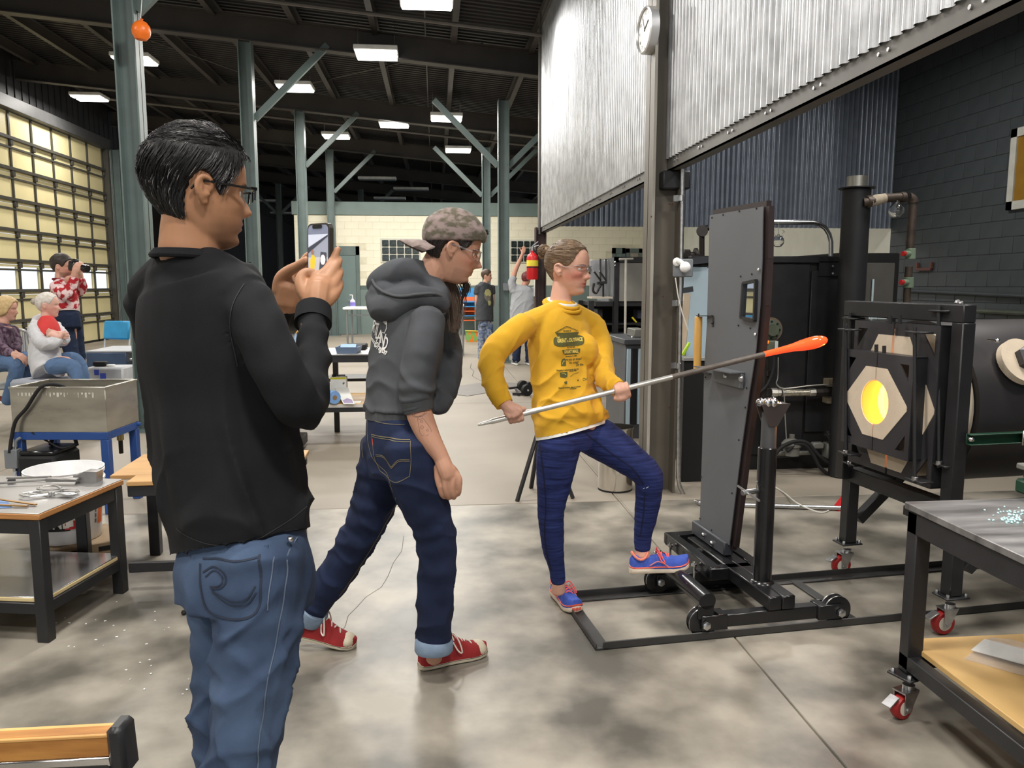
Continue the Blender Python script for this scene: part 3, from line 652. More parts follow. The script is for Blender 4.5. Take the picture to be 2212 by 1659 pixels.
# ---------------------------------------------------------------- glory hole furnace
AX = 2.46
gc = onx(1890, 869, 2.27); GYc = sy(gc)+.01; GZc = float(gc[2])
gh = empty('glory_hole_furnace', L3(3.0, GYc, 0), 'black barrel furnace with glowing hole in pale hexagonal doors', 'furnace')
REF = mat('refractory', S(206, 190, 168), .85, 0, .06, 14, .3, 90)
PLT = mat('heat_tinted_plate', S(64, 63, 66), .4, .3, .2, 4, .08, 50, rvar=.1)
def doors(a, c0, c1, c2, c3, hx, hz, tw, opx, opz, t, tri):
    P = [onx(*c, a) for c in (c0, c1, c2, c3)]
    yl = (sy(P[0])+sy(P[3]))/2; yr = (sy(P[1])+sy(P[2]))/2; zt = (P[0][2]+P[1][2])/2; zb = (P[2][2]+P[3][2])/2
    yc = (yl+yr)/2; zc = GZc; W2 = (yl-yr)/2; Zt = zt-zc; Zb = zc-zb
    o = L3(a, yc, zc); exd = -EY
    for s in (-1, 1):
        def m(p): return [(s*q[0], q[1]) for q in (p if s > 0 else p[::1])]
        g = .0035 if opx < .1 else .007
        out = [(g, Zt), (W2, Zt), (W2, -Zb), (g, -Zb), (g, -hz), (tw, -hz), (hx, -.01), (hx, .01), (tw, hz), (g, hz)]
        ins = .026
        tt = [[(W2-ins, Zt-ins*1.3), (W2-ins-tri, Zt-ins*1.3), (W2-ins, Zt-ins*1.3-tri*1.3)], [(W2-ins, -Zb+ins*1.3), (W2-ins-tri, -Zb+ins*1.3), (W2-ins, -Zb+ins*1.3+tri*1.3)]]
        dl = one('door_leaf', PLT, lambda b: plate(b, [m(out)]+[m(q) for q in tt], o, exd, EZ, -.006), parent=gh)
        one('leaf_rim', BLK, lambda b: (b.bar(L3(a+.035, yc-s*(W2-.003), zc+Zt), L3(a+.035, yc-s*(W2-.003), zc-Zb), .006, .06, EX), b.bar(L3(a+.035, yc-s*g, zc+Zt-.003), L3(a+.035, yc-s*W2, zc+Zt-.003), .06, .006), b.bar(L3(a+.035, yc-s*g, zc-Zb+.003), L3(a+.035, yc-s*W2, zc-Zb+.003), .06, .006)), parent=dl)
        th = [math.radians(x) for x in range(-90, 91, 12)]
        arcp = [(max(g, opx*math.cos(q)), opz*math.sin(q)) for q in th]
        rf = [(g, hz), (tw, hz), (hx, .01), (hx, -.01), (tw, -hz), (g, -hz)]+arcp
        one('refractory_block', REF, lambda b: plate(b, [m(rf)], o-EX*.003, exd, EZ, -.085), parent=gh)
    return yc, zt, zb, yl, yr
HRM = mat('glowing_rim', S(255, 120, 50), .9, emit=(1.0, .27, .05), estr=1.0)
D1 = doors(2.27, (1826, 753), (1975, 773), (1960, 997), (1817, 952), .205, .155, .07, .092, .098, 0, .055)
D2 = doors(2.335, (1842, 690), (2026, 705), (2016, 1052), (1836, 1002), .27, .295, .10, .15, .16, 0, .07)
def rim(a0, a1, ry, rz, yc):
    n = 40; P = lambda a, i: L3(a, yc+ry*.985*math.cos(2*math.pi*i/n), GZc+rz*.985*math.sin(2*math.pi*i/n))
    return lambda b: b.add([P(a0, i) for i in range(n)]+[P(a1, i) for i in range(n)], [(i, (i+1) % n, n+(i+1) % n, n+i) for i in range(n)])
one('hot_lining', HRM, rim(2.272, 2.352, .092, .098, D1[0]), parent=gh)  # added emissive lining gives the hole edge its furnace glow
one('seam_glow', HRM, lambda b: (lb(b, 2.345, 2.35, D2[0]-.003, D2[0]+.003, GZc+.17, D2[1]-.02), lb(b, 2.345, 2.35, D2[0]-.003, D2[0]+.003, D2[2]+.02, GZc-.17)), parent=gh)  # emissive strips stand in for chamber light through the door seam
# hinge rods and tabs
def hinge(u, v0, v1, a, lbl):
    p0 = onx(u, v0, a); p1 = onx(u, v1, a)
    r = one('hinge_rod', BLK, lambda b: b.cyl(p1, p0, .0075, 10), parent=gh)
    for v_ in (v0+12, v1-6):
        q = onx(u, v_, a); one('hinge_tab', BLK, lambda b: b.box(q+EY*.0+EX*.02, (.06, .10, .008), RS, .002), parent=gh)
    one('rod_collar', ZINC, lambda b: b.cyl(p1+EZ*.01, p1+EZ*.028, .013, 12), parent=r)
hinge(1976, 706, 1044, 2.262, ''); hinge(2028, 660, 1010, 2.35, ''); hinge(1827, 700, 985, 2.262, ''); hinge(1836, 676, 1008, 2.35, '')
for u, v0, v1 in ((1893, 744, 765), (1910, 747, 768), (1923, 682, 700), (1944, 681, 700)):
    one('lift_lug', BLK, lambda b: b.bar(onx(u, v0, 2.29), onx(u, v1, 2.29), .016, .008, EX), parent=gh)
# outer frame on the stand
ft = 1.372; yL = sy(onx(1843, 660, AX)); yR = sy(onx(2080, 700, AX))
AP = 2.39; yL = sy(onx(1843, 660, AP)); yR = sy(onx(2082, 700, AP))
one('frame_beam', BLK, lambda b: lb(b, AP-.03, AP+.03, yR-.03, yL+.03, ft-.072, ft, .004), parent=gh)
for y in (yL, yR): one('frame_post', BLK, lambda b: lb(b, AP-.03, AP+.03, y-.032, y+.032, .50, ft-.072, .004), parent=gh)
zst = .555
sf = MB(); lb(sf, AX-.06, AX+.0, yR-.04, yL+.04, zst-.07, zst); sf.build('stand_beam', BLK, gh)
one('stand_beam', BLK, lambda b: lb(b, AX, AX+1.5, yL-.02, yL+.04, zst-.07, zst), parent=gh)
one('stand_beam', BLK, lambda b: lb(b, AX, AX+1.5, yR-.04, yR+.02, zst-.07, zst), parent=gh)
zc_ = .17
for (a, y) in ((AX-.03, yL+.0), (AX-.03, yR+.01), (AX+1.45, yL), (AX+1.45, yR)):
    one('stand_leg', BLK, lambda b: lb(b, a-.03, a+.03, y-.03, y+.03, zc_, zst-.06, .004), parent=gh)
one('brace', BLK, lambda b: b.bar(L3(AX+.02, yL-.0, .28), L3(AX+.26, yL, zst-.05), .045), parent=gh)
one('brace', BLK, lambda b: b.bar(L3(AX+.02, yR, .28), L3(AX+.26, yR, zst-.05), .045), parent=gh)
one('low_rail', BLK, lambda b: (lb(b, AX+.30, AX+1.4, yL-.02, yL+.03, .28, .33), lb(b, AX+.3, AX+1.4, yR-.02, yR+.03, .28, .33)), parent=gh)
CASR = mat('caster_red', S(150, 34, 34), .4); CASH = mat('caster_hub', S(206, 200, 186), .4)
def caster(par, p, r=.05, brake=True, ang=0., zp=None):
    """swivel caster: p = floor contact, zp = plate height"""
    p = np.array(p, float); zp = 2.0*r+.07 if zp is None else zp; ca, sa = math.cos(ang), math.sin(ang); e = np.array([ca, sa, 0]); n_ = np.array([-sa, ca, 0]); Rr = np.stack([e, n_, EZ], 1)
    k = empty('caster', p); k.parent = par; k.location = tuple(p-ORG[par.name]); ORG[k.name] = ORG[par.name]; k.location = (0, 0, 0)
    c = p+EZ*r
    one('wheel', CASR, lambda b: b.lathe([(r*.55, -.016), (r*.9, -.016), (r, -.008), (r, .008), (r*.9, .016), (r*.55, .016)], c, n_, 24), parent=k)
    one('hub', CASH, lambda b: b.lathe([(.006, -.018), (r*.6, -.017), (r*.6, .017), (.006, .018)], c, n_, 20), parent=k)
    def fork(b):
        for s in (-1, 1):
            b.prism([(-.012, -.014), (.012, -.014), (.05, r+.012), (-.016, r+.012)], c+n_*(s*.022-.0015), e, EZ, .003)
        b.box(c+EZ*(r+.014)+e*.017, (.07, .05, .005), Rr); b.cyl(c-n_*.03, c+n_*.03, .007, 8); b.lathe([(.02, 0), (.02, .014)], c+EZ*(r+.016)+e*.03, EZ, 16)
    one('fork', ZINC, fork, parent=k)
    one('mount_plate', BLK, lambda b: b.box(p+e*.03+EZ*(zp-.005), (.11, .09, .008), Rr, .002), parent=k)
    mb = MB()
    for s in (-1, 1):
        for t in (-1, 1): bolt(mb, p+e*(.03+s*.042)+n_*t*.032+EZ*(zp-.001), EZ, .007, .012)
    mb.build('bolt', ZINC, k, kind='stuff')
    if brake: one('brake_pedal', ZINC, lambda b: b.box(c+EZ*(r*.75)-e*.055, (.05, .035, .006), Rr @ np.array(Matrix.Rotation(-.5, 3, 'Y')), .001), parent=k)
    return k
for (a, y, an) in ((AX-.06, yL, .0), (AX-.06, yR+.01, 0), (AX+1.42, yL, 0), (AX+1.42, yR, 0)):
    caster(gh, L3(a, y, 0), .05, True, an+ANG, zc_)
# barrel, front ring, glowing chamber
BAR = mat('barrel_steel', S(58, 56, 58), .42, .3, .15, 3, .05, 40)
RB = .368
one('barrel', BAR, lambda b: b.lathe([(.24, .50), (RB-.008, .50), (RB-.008, 1.9), (.05, 1.9)], L3(AX-.47, GYc, GZc), EX, 48, capb=False), parent=gh)
one('front_ring', REF, lambda b: b.lathe([(.19, 0), (.31, 0), (.335, .015), (.335, .06), (.19, .06)], L3(2.425, GYc, GZc), EX, 48, capb=False, capt=False), parent=gh)
HOT = mat('glowing_chamber', S(255, 200, 90), .9, emit=(1.0, .60, .15), estr=1.9)
one('chamber', HOT, lambda b: b.lathe([(.19, .0), (.19, 1.0), (.001, 1.0)], L3(2.45, GYc, GZc), EX, 32, capb=False), parent=gh)
lamp_f = bpy.data.lights.new('furnace_glow', 'POINT'); lamp_f.energy = 14; lamp_f.color = (1, .42, .1); lamp_f.shadow_soft_size = .1
lo = bpy.data.objects.new('furnace_glow', lamp_f); COL.objects.link(lo); lo.location = tuple(L3(AX+.02, GYc, GZc))
ph = one('peep_ring', REF, lambda b: b.lathe([(.10, 0), (.10, .03), (.02, .032)], L3(3.0, GYc, GZc)+(-EY*.80+EZ*.60)*(RB-.02)*1.0+EX*.0, -EY*.80+EZ*.50, 32), parent=gh)
pr = ony(2200, 785, GYc-RB*.86)
ph.location = tuple(np.array(ph.location)+(pr-(L3(3.0, GYc, GZc)+(-EY*.80+EZ*.60)*(RB-.02))))
one('peep_cap', PLT, lambda b: b.lathe([(.062, 0), (.062, .03), (.05, .04)], pr+nrm(-EY*.80+EZ*.5)*.03+EX*.02, -EY*.80+EZ*.50, 6), parent=gh)
GRN = mat('green_strut', S(26, 62, 44), .45)
yst = yR-.05; za = float(ony(2090, 948, yst)[2]); xa = sx(ony(2086, 948, yst))
one('strut_channel', GRN, lambda b: (lb(b, xa, xa+1.2, yst-.003, yst, za-.022, za+.022), lb(b, xa, xa+1.2, yst-.03, yst, za+.018, za+.022), lb(b, xa, xa+1.2, yst-.03, yst, za-.022, za-.018)), parent=gh)
one('strut_bolt', CHR, lambda b: (b.sphere(L3(xa+.015, yst-.012, za), .013, 10), b.sphere(L3(xa+.27, yst-.035, za), .013, 10)), parent=gh)
one('strut_clip', ZINC, lambda b: lb(b, xa+.235, xa+.30, yst-.035, yst-.028, za-.03, za+.03), parent=gh)
one('wing_nut', mat('brass', S(180, 160, 110), .35, .7), lambda b: (b.cyl(onx(2046, 735, AX-.01), onx(2056, 736, AX-.01), .014, 10), b.cyl(onx(2052, 1018, AX-.01), onx(2046, 1018, AX-.01), .014, 10)), parent=gh)
one('knob', CHR, lambda b: (b.cyl(L3(AX+.03, yR-.06, float(onx(2124, 735, AX)[2])), L3(AX+.03, yR-.02, float(onx(2124, 735, AX)[2])), .006, 8), b.sphere(L3(AX+.03, yR-.065, float(onx(2124, 735, AX)[2])), .01, 10)), parent=gh)
PBL = mat('pale_blue_tube', S(186, 204, 210), .5)
one('insulation_tube', PBL, lambda b: (b.cyl(onx(1833, 750, AX-.06), onx(1836, 655, AX-.06), .012, 10), b.cyl(onx(1886, 690, AX+.05), onx(1886, 660, AX+.05), .02, 10), b.cyl(onx(1906, 690, AX+.05), onx(1906, 660, AX+.05), .02, 10)), parent=gh)
one('red_cap', RED, lambda b: b.box(onx(1833, 695, AX-.065), (.03, .03, .02), RS, .003), parent=gh)
one('solder_blob', ZINC, lambda b: (b.sphere(L3(AX, yR+.12, ft+.004), .014, 8), b.sphere(L3(AX, yR+.10, ft+.002), .01, 8)), parent=gh)

# ---------------------------------------------------------------- big black melting furnace behind
YB = 5.85
mf = empty('melting_furnace', (2.6, YB+.5, 0), 'large matt black box furnace behind the grey shield, with gas pipes on its front', 'furnace')
MBK = mat('furnace_black', S(20, 20, 21), .55, 0, .2, 3, .05, 20)
xf0, xf1 = float(py(1480, 900, YB)[0]), float(py(1822, 900, YB)[0]); zf = float(py(1700, 562, YB)[2])
one('body', MBK, lambda b: b.bx(xf0, xf1, YB, YB+1.0, .12, zf, .01), parent=mf)
one('skid', MBK, lambda b: (b.bx(xf0, xf1, YB+.02, YB+.1, 0, .13), b.bx(xf0, xf1, YB+.85, YB+.95, 0, .13)), parent=mf)
one('front_panel', BLK, lambda b: b.bx(float(py(1652, 700, YB)[0]), float(py(1742, 700, YB)[0]), YB-.02, YB, float(py(1650, 990, YB)[2]), zf-.03, .006), parent=mf)
one('front_panel', BLK, lambda b: b.bx(float(py(1746, 700, YB)[0]), float(py(1826, 700, YB)[0]), YB-.02, YB, .3, zf-.08, .006), parent=mf)
one('top_rim', BLK, lambda b: b.bx(xf0, xf1, YB-.03, YB+.04, zf-.02, zf+.03, .004), parent=mf)
one('gusset', BLK, lambda b: b.bx(float(py(1765, 580, YB)[0]), float(py(1822, 580, YB)[0]), YB-.03, YB-.02, zf-.12, zf-.01), parent=mf)
one('rivet', ZINC, lambda b: (b.sphere(py(1799, 575, YB-.032), .009, 8), b.sphere(py(1799, 591, YB-.032), .009, 8)), parent=mf)
PIPEB = mat('iron_pipe', S(44, 40, 38), .5, .4, .25, 12, .15, 60)
BRASS = MATS['brass']
# burner flange
fc = py(1662, 712, YB-.05)
OLV = mat('olive_cast', S(84, 92, 78), .5, 0, .2, 12)
one('burner_flange', mat('tan_gasket', S(110, 94, 76), .6), lambda b: b.lathe([(.095, 0), (.095, .02)], fc, (0, -1, 0), 32), parent=mf)
one('burner_plate', OLV, lambda b: (b.lathe([(.078, .02), (.078, .035), (.05, .04), (.045, .07)], fc, (0, -1, 0), 24),), parent=mf)
mb = MB()
for i in range(8): a = i*math.pi/4; bolt(mb, fc+np.array([.064*math.cos(a), -.036, .064*math.sin(a)]), (0, -1, 0), .008)
mb.build('bolt', DARKM, mf, kind='stuff')
one('control_box', OLV, lambda b: b.box(py(1660, 748, YB-.14), (.13, .07, .085), None, .006), parent=mf)
one('pilot_lamp', mat('amber_lamp', S(240, 110, 40), .3, emit=S(255, 110, 30), estr=1.2), lambda b: b.sphere(py(1657, 739, YB-.18), .015, 12), parent=mf)
one('control_face', mat('pale_switch', S(196, 200, 200), .4), lambda b: b.box(py(1677, 748, YB-.18), (.022, .006, .08)), parent=mf)
one('gas_riser', PIPEB, lambda b: (b.cyl(py(1655, 775, YB-.14), py(1655, 880, YB-.14), .022, 14), b.cyl(py(1655, 800, YB-.14), py(1655, 812, YB-.14), .034, 8), b.cyl(py(1655, 838, YB-.14), py(1655, 856, YB-.14), .036, 8), b.cyl(py(1648, 770, YB-.15), py(1648, 868, YB-.15), .03, 8)), parent=mf)
one('gas_nipple', BRASS, lambda b: b.cyl(py(1656, 866, YB-.14), py(1656, 884, YB-.14), .018, 8), parent=mf)
hp = [py(u, 848, YB-.12) for u in (1668, 1676, 1684, 1690)]
BRD = mat('braided_hose', (.62, .58, .48), .32, .9, .4, 60, .5, 220)
one('hose_fitting', mat('zinc_fitting', (.55, .53, .48), .35, .9), lambda b: (b.cyl(py(1664, 848, YB-.12), py(1678, 848, YB-.12), .036, 8), b.cyl(py(1678, 848, YB-.12), py(1686, 848, YB-.12), .029, 8), b.cyl(py(1688, 849, YB-.12), py(1695, 849, YB-.12), .032, 16), b.cyl(py(1747, 848, YB-.12), py(1762, 847, YB-.12), .032, 8)), parent=mf)
one('braided_hose', BRD, lambda b: b.tube([py(1694+9*i, 849-.2*i, YB-.12) for i in range(7)], .027, 14), parent=mf)
one('gas_feed', PIPEB, lambda b: (b.cyl(py(1760, 847, YB-.12), py(1788, 846, YB-.12), .036, 8), b.cyl(py(1785, 846, YB-.12), py(1822, 845, YB-.12), .026, 14)), parent=mf)
for (u0, u1, v0, v1) in ((1776, 1836, 816, 832), (1774, 1834, 856, 868)):
    one('fire_brick', mat('buff_firebrick', S(150, 138, 116), .8, 0, .1, 12, .2, 60), lambda b: b.bx(float(py(u0, v0, YB)[0]), float(py(u1, v0, YB)[0]), YB-.1, YB, float(py(u0, v1, YB)[2]), float(py(u0, v0, YB)[2]), .004), parent=mf)
TUBE = mat('small_steel_tube', (.6, .58, .54), .35, .9)
one('pilot_tube', TUBE, lambda b: b.tube(cr([py(*c) for c in ((1681, 772, YB-.15), (1680, 815, YB-.15), (1677, 828, YB-.15), (1688, 838, YB-.15), (1710, 838, YB-.15), (1760, 832, YB-.15), (1840, 830, YB-.15))], 4), .005, 8), parent=mf)
one('pilot_tube', TUBE, lambda b: b.tube([py(1694, 852, YB-.16), py(1696, 900, YB-.16), py(1699, 955, YB-.16)], .005, 8), parent=mf)
one('red_cable', mat('red_cable', S(170, 40, 40), .5), lambda b: b.tube(cr([py(*c) for c in ((1639, 745, YB-.2), (1638, 800, YB-.2), (1636, 868, YB-.2))], 4), .006, 8), parent=mf)
one('black_cable', RUB, lambda b: b.tube(cr([py(*c) for c in ((1672, 772, YB-.19), (1670, 800, YB-.19), (1655, 835, YB-.19), (1630, 855, YB-.19))], 5), .011, 8), parent=mf)
GCI = mat('grey_cast_iron', S(112, 112, 106), .55, .1, .12, 12)
one('regulator', GCI, lambda b: (b.lathe([(.02, -.10), (.06, -.09), (.06, -.03), (.075, -.02), (.075, 0), (.05, .03), (.02, .04), (.02, .07)], py(1710, 958, YB-.16), (0, 0, 1), 18), b.cyl(py(1657, 980, YB-.16), py(1760, 978, YB-.16), .018, 10)), parent=mf)
one('regulator_cap', BRASS, lambda b: b.cyl(py(1710, 952, YB-.16), py(1710, 940, YB-.16), .018, 10), parent=mf)
one('solenoid_valve', GCI, lambda b: (b.box(py(1795, 972, YB-.16), (.11, .09, .12), None, .01), b.box(py(1765, 962, YB-.16), (.09, .06, .05), None, .01)), parent=mf)
one('solenoid_coil', BLK, lambda b: (b.box(py(1797, 941, YB-.16), (.10, .08, .05), None, .006), b.cyl(py(1786, 936, YB-.17), py(1800, 930, YB-.17), .018, 10)), parent=mf)
for c in ([(1655, 1000), (1668, 990), (1690, 965), (1720, 953), (1745, 958), (1765, 980), (1790, 1000), (1830, 1016)], [(1700, 975), (1720, 960), (1740, 962), (1758, 985), (1770, 1008), (1795, 1028), (1830, 1037)], [(1783, 938), (1792, 948), (1798, 975), (1812, 998), (1830, 1008)]):
    one('flex_conduit', RUB, lambda b: b.tube(cr([py(u, v, YB-.22) for u, v in c], 6), .014, 10), parent=mf)
one('burner_stub', GCI, lambda b: (b.cyl(py(1482, 922, YB-.08), py(1500, 920, YB-.08), .03, 12), b.cyl(py(1500, 920, YB-.08), py(1530, 915, YB-.08), .016, 10), b.box(py(1508, 928, YB-.06), (.05, .05, .03)), b.bar(py(1495, 911, YB-.07), py(1530, 911, YB-.07), .012)), parent=mf)
# top fittings left
one('top_pipe', PIPEB, lambda b: (b.cyl(py(1516, 556, YB+.3), py(1516, 505, YB+.3), .022, 12), b.sphere(py(1516, 500, YB+.3), .03, 12), b.cyl(py(1516, 496, YB+.3), py(1530, 492, YB+.3), .024, 10), b.lathe([(.045, 0), (.045, .016)], py(1516, 500, YB+.28), (0, -1, .2), 14), b.cyl(py(1477, 551, YB+.1), py(1510, 551, YB+.1), .024, 12), b.lathe([(.05, 0), (.05, .02)], py(1500, 550, YB+.1), (1, 0, 0), 16), b.box(py(1482, 549, YB+.1), (.06, .06, .07), None, .01)), parent=mf)
# exhaust stack
sp = empty('exhaust_stack', py(1850, 640, 5.6), 'tall black exhaust stack with stainless collar beside the block wall', 'stack')
ys_ = 5.6; sb = py(1851, 1000, ys_); stp = py(1851, 408, ys_); rs_ = 29*depth(stp)/FPX
stk = mat('stack_black', S(34, 34, 36), .5, 0, .12, 4)
sp.location = (sb[0], ys_, 0); ORG[sp.name] = np.array([sb[0], ys_, 0])
one('stack_pipe', stk, lambda b: b.cyl((stp[0], ys_, .0), (stp[0], ys_, stp[2]), rs_, 32), parent=sp)
one('stack_flange', stk, lambda b: b.lathe([(rs_*1.3, 0), (rs_*1.3, .008)], stp, EZ, 32), parent=sp)
one('stack_collar', mat('stainless_tan', (.6, .57, .5), .3, .95, .15, 6), lambda b: b.lathe([(rs_*.74, .008), (rs_*.74, .088), (rs_*.7, .088), (rs_*.7, .02)], stp, EZ, 32, capt=False), parent=sp)
yp_ = 5.5
pa = [py(1866, 437, yp_), py(1885, 434, yp_-.02), py(1905, 428, yp_), py(1950, 426, yp_)]
PIPR = mat('rusty_pipe', S(74, 64, 56), .5, .3, .3, 14, .2, 60)
one('steam_pipe', PIPR, lambda b: (b.tube(pa, [.03, .03, .031, .031], 14), b.tube(arc(py(1962, 438, yp_), .036, 90, 0, (1, 0, 0), (0, 0, 1), 6), .036, 14), b.cyl(py(1973, 436, yp_), py(1964, 556, yp_), .029, 14), b.cyl(py(1945, 426, yp_), py(1955, 426, yp_), .037, 14), b.cyl(py(1872, 436, yp_), py(1884, 434, yp_), .042, 14)), parent=sp)
one('elbow_wrap', mat('plaster_wrap', S(170, 158, 140), .8, 0, .15, 20), lambda b: b.tube([py(1880, 436, yp_-.01), py(1892, 432, yp_-.01), py(1912, 428, yp_-.01)], [.036, .039, .034], 14), parent=sp)
one('steam_pipe', PIPR, lambda b: (b.cyl(py(1964, 575, yp_), py(1961, 605, yp_), .027, 14), b.cyl(py(1960, 620, yp_), py(1958, 665, yp_), .026, 14)), parent=sp)
for (u, v) in ((1967, 548), (1963, 610)):
    e_ = one('coupling', mat('green_coupling', S(112, 130, 110), .5), lambda b: (b.cyl(py(u, v-11, yp_), py(u-1, v+12, yp_), .036, 14), b.cyl(py(u-4, v, yp_-.02), py(u-13, v, yp_-.05), .022, 12)), parent=sp)
    one('coupling_cap', RED, lambda b: b.cyl(py(u-13, v, yp_-.05), py(u-17, v, yp_-.06), .018, 12), parent=e_)
# chrome rail with hanging glass
rl = empty('curved_rail', py(1720, 520, 5.9), 'bright bent tube rail rising above the black furnace', 'rail')
one('tube', CHR, lambda b: b.tube([py(1640, 480, 5.95), py(1755, 481, 5.95)]+[py(*c, 5.95) for c in ((1770, 484), (1783, 493), (1791, 506), (1795, 522), (1795, 562))], .018, 12), parent=rl)
CGL = mat('clear_glass', (1, 1, 1), .02, 0, 0, trans=1, ior=1.45)
def orn(u, v, y, r, lb, ears, vtop):
    c = py(u, v, y); o = empty('glass_ornament', c-EZ*r, lb, 'ornament', 'hanging clear glass ornaments')
    one('bulb', CGL, lambda b: b.lathe([(.004, -r*1.0), (r*.55, -r*.93), (r*.92, -r*.45), (r, 0), (r*.88, r*.45), (r*.5, r*.85), (r*.2, r), (r*.17, r*1.2), (r*.1, r*1.2), (r*.14, r*.95), (r*.44, r*.75), (r*.8, r*.4), (r*.92, 0), (r*.84, -r*.42), (r*.5, -r*.84), (.003, -r*.9)], c, EZ, 24), parent=o)
    if ears: one('ear', CGL, lambda b: [b.tube([c+np.array([s*r*.5, 0, r*.6]), c+np.array([s*r*1.0, 0, r*1.6]), c+np.array([s*r*.7, 0, r*1.9])], [r*.16, r*.13, r*.06], 8) for s in (-1, 1)] and None, parent=o)
    one('hanging_wire', ZINC, lambda b: b.tube([c+EZ*r*1.1, py(u+1, vtop, y)], .0025, 6), parent=o)
orn(1681, 521, 5.93, .045, 'clear round glass ornament with two ears hanging from the bent tube rail', True, 483)
orn(1937, 454, 5.48, .055, 'clear faceted glass ornament hanging from the rusty pipe by the stack', False, 430)
# grey-doored annealing kiln right of the stack
def kiln(name, Y, u0, u1, vt, vb, label, door, zt_off=0, dep=.9, legz=0):
    x0 = float(py(u0, vt, Y)[0]); x1 = float(py(u1, vt, Y)[0]); z1 = float(py(u0, vt, Y)[2]); z0 = float(py(u0, vb, Y)[2])
    r = empty(name, ((x0+x1)/2, Y+dep/2, 0), label, 'kiln')
    return r, x0, x1, z0, z1
k2, x0, x1, z0, z1 = kiln('annealing_kiln', 6.9, 1812, 1945, 546, 900, 'black framed kiln with dark grey door behind the exhaust stack', None)
one('body', MBK, lambda b: b.bx(x0, x1, 6.9, 7.8, .0, z1, .01), parent=k2)
one('side_base', MBK, lambda b: b.bx(x1, x1+1.6, 6.95, 7.8, .0, 1.0, .01), parent=k2)
one('door', mat('dark_grey_door', S(84, 82, 78), .5), lambda b: b.bx(x0+.08, x1-.06, 6.87, 6.9, .5, z1-.09, .006), parent=k2)
one('door_bar', PBL, lambda b: b.bx(float(py(1884, 620, 6.85)[0]), float(py(1888, 620, 6.85)[0]), 6.85, 6.86, 1.1, 1.5), parent=k2)

# ---------------------------------------------------------------- conduit, strobe, red wedge
cdt = empty('conduit_run', (XC+.15, YC-.05, 0), 'pale metal conduit down the taupe column and along the floor', 'conduit')
yc_ = YC-.135
pts = [py(1476, 300, yc_), py(1471, 600, yc_), py(1466, 900, yc_), py(1465, 1030, yc_)]
pe = pz(1500, 1084, .02)
pts2 = [py(1465, 1030, yc_), py(1468, 1050, yc_), py(1476, 1068, yc_), py(1490, 1080, yc_), pz(1512, 1087, .018), pz(1560, 1089, .018), pz(1830, 1098, .018)]
one('conduit', ZINC, lambda b: b.tube(pts, .0145, 12), parent=cdt)
one('conduit', ZINC, lambda b: b.tube(pts2, .0145, 12), parent=cdt)
for v in (428, 655, 790): q = py(1474-(v-300)*.015, v, yc_-.0); one('strap', ZINC, lambda b: (b.cyl(q-EZ*.02, q+EZ*.02, .02, 12), b.box(q+np.array([-.03, .02, 0]), (.04, .01, .04))), parent=cdt)
sb_ = empty('strobe_box', py(1475, 580, yc_-.05), 'grey metal box with white domed alarm on the conduit', 'alarm')
q = py(1475, 579, yc_-.05)
one('box', GREYP, lambda b: b.box(q, (.125, .05, .118), None, .006), parent=sb_)
one('arm', WHT, lambda b: (b.sphere(py(1462, 566, yc_-.085), (.028, .015, .03), 12), b.tube([py(1462, 563, yc_-.09), py(1470, 566, yc_-.10), py(1476, 572, yc_-.11)], [.02, .018, .02], 10)), parent=sb_)
one('dome', WHTP, lambda b: b.sphere(py(1480, 577, yc_-.12), (.036, .036, .036), 18), parent=sb_)
one('cord', mat('white_cord', S(210, 208, 200), .5), lambda b: b.tube(cr([py(*c, yc_-.09) for c in ((1459, 600), (1465, 640), (1475, 680), (1487, 715))], 4), .004, 6), parent=sb_)
one('alarm_wedge', RED, lambda b: b.prism([(-.07, 0), (.07, 0), (.07, .06), (.02, .08)], pz(1812, 1097), (.9, .3, 0), EZ, .06), label='small red wedge beside the floor conduit by the furnace caster', cat='wedge')
one('extension_cord', MATS['white_cord'], lambda b: b.tube(cr([pz(1640, 1032, .006), pz(1690, 1062, .006), pz(1724, 1088, .034), pz(1770, 1107, .006), pz(1790, 1103, .006)], 6), .005, 6), label='thin white cord across the floor beyond the shield cart', cat='cord')
# leaning panel, plank and scraper left of the shield
lp_ = empty('leaning_panel', py(1505, 800, YB-.12), 'pale blue sheet panel leaning on the black furnace beside the column', 'panel')
PBLU = mat('pale_blue_sheet', S(176, 196, 208), .4, 0, .1, 2)
ypn = YB-.10
one('sheet', PBLU, lambda b: b.prism([(0, 0), (1, 0), (1, 1), (0, 1)], py(1466, 770, ypn), py(1530, 770, ypn)-py(1466, 770, ypn), py(1480, 577, ypn+.06)-py(1466, 770, ypn), .01), parent=lp_)
one('top_bar', MATS['shield_foot_paint'], lambda b: b.bar(py(1474, 566, ypn), py(1535, 560, ypn), .03, .05), parent=lp_)
one('plank', mat('pale_plank', S(206, 186, 162), .6), lambda b: b.bar(py(1472, 770, ypn-.05), py(1484, 634, ypn-.05), .05, .02, (0, 1, 0)), parent=lp_)
one('strap_plate', MATS['shield_foot_paint'], lambda b: (b.bar(py(1487, 640, ypn-.04), py(1476, 770, ypn-.04), .03, .01, (0, 1, 0)), b.bar(py(1474, 628, ypn-.05), py(1497, 624, ypn-.05), .04, .01, (0, 1, 0))), parent=lp_)
sh = empty('shelf_unit', py(1490, 800, YB-.15), 'narrow grey shelf with dark base below the pale blue sheet', 'shelf')
one('shelf_board', mat('shelf_top_grey', S(140, 140, 138), .5), lambda b: b.bx(float(py(1466, 768, YB-.2)[0]), float(py(1530, 768, YB-.2)[0]), YB-.33, YB-.17, float(py(1480, 770, YB-.2)[2])-.02, float(py(1480, 770, YB-.2)[2])), parent=sh)
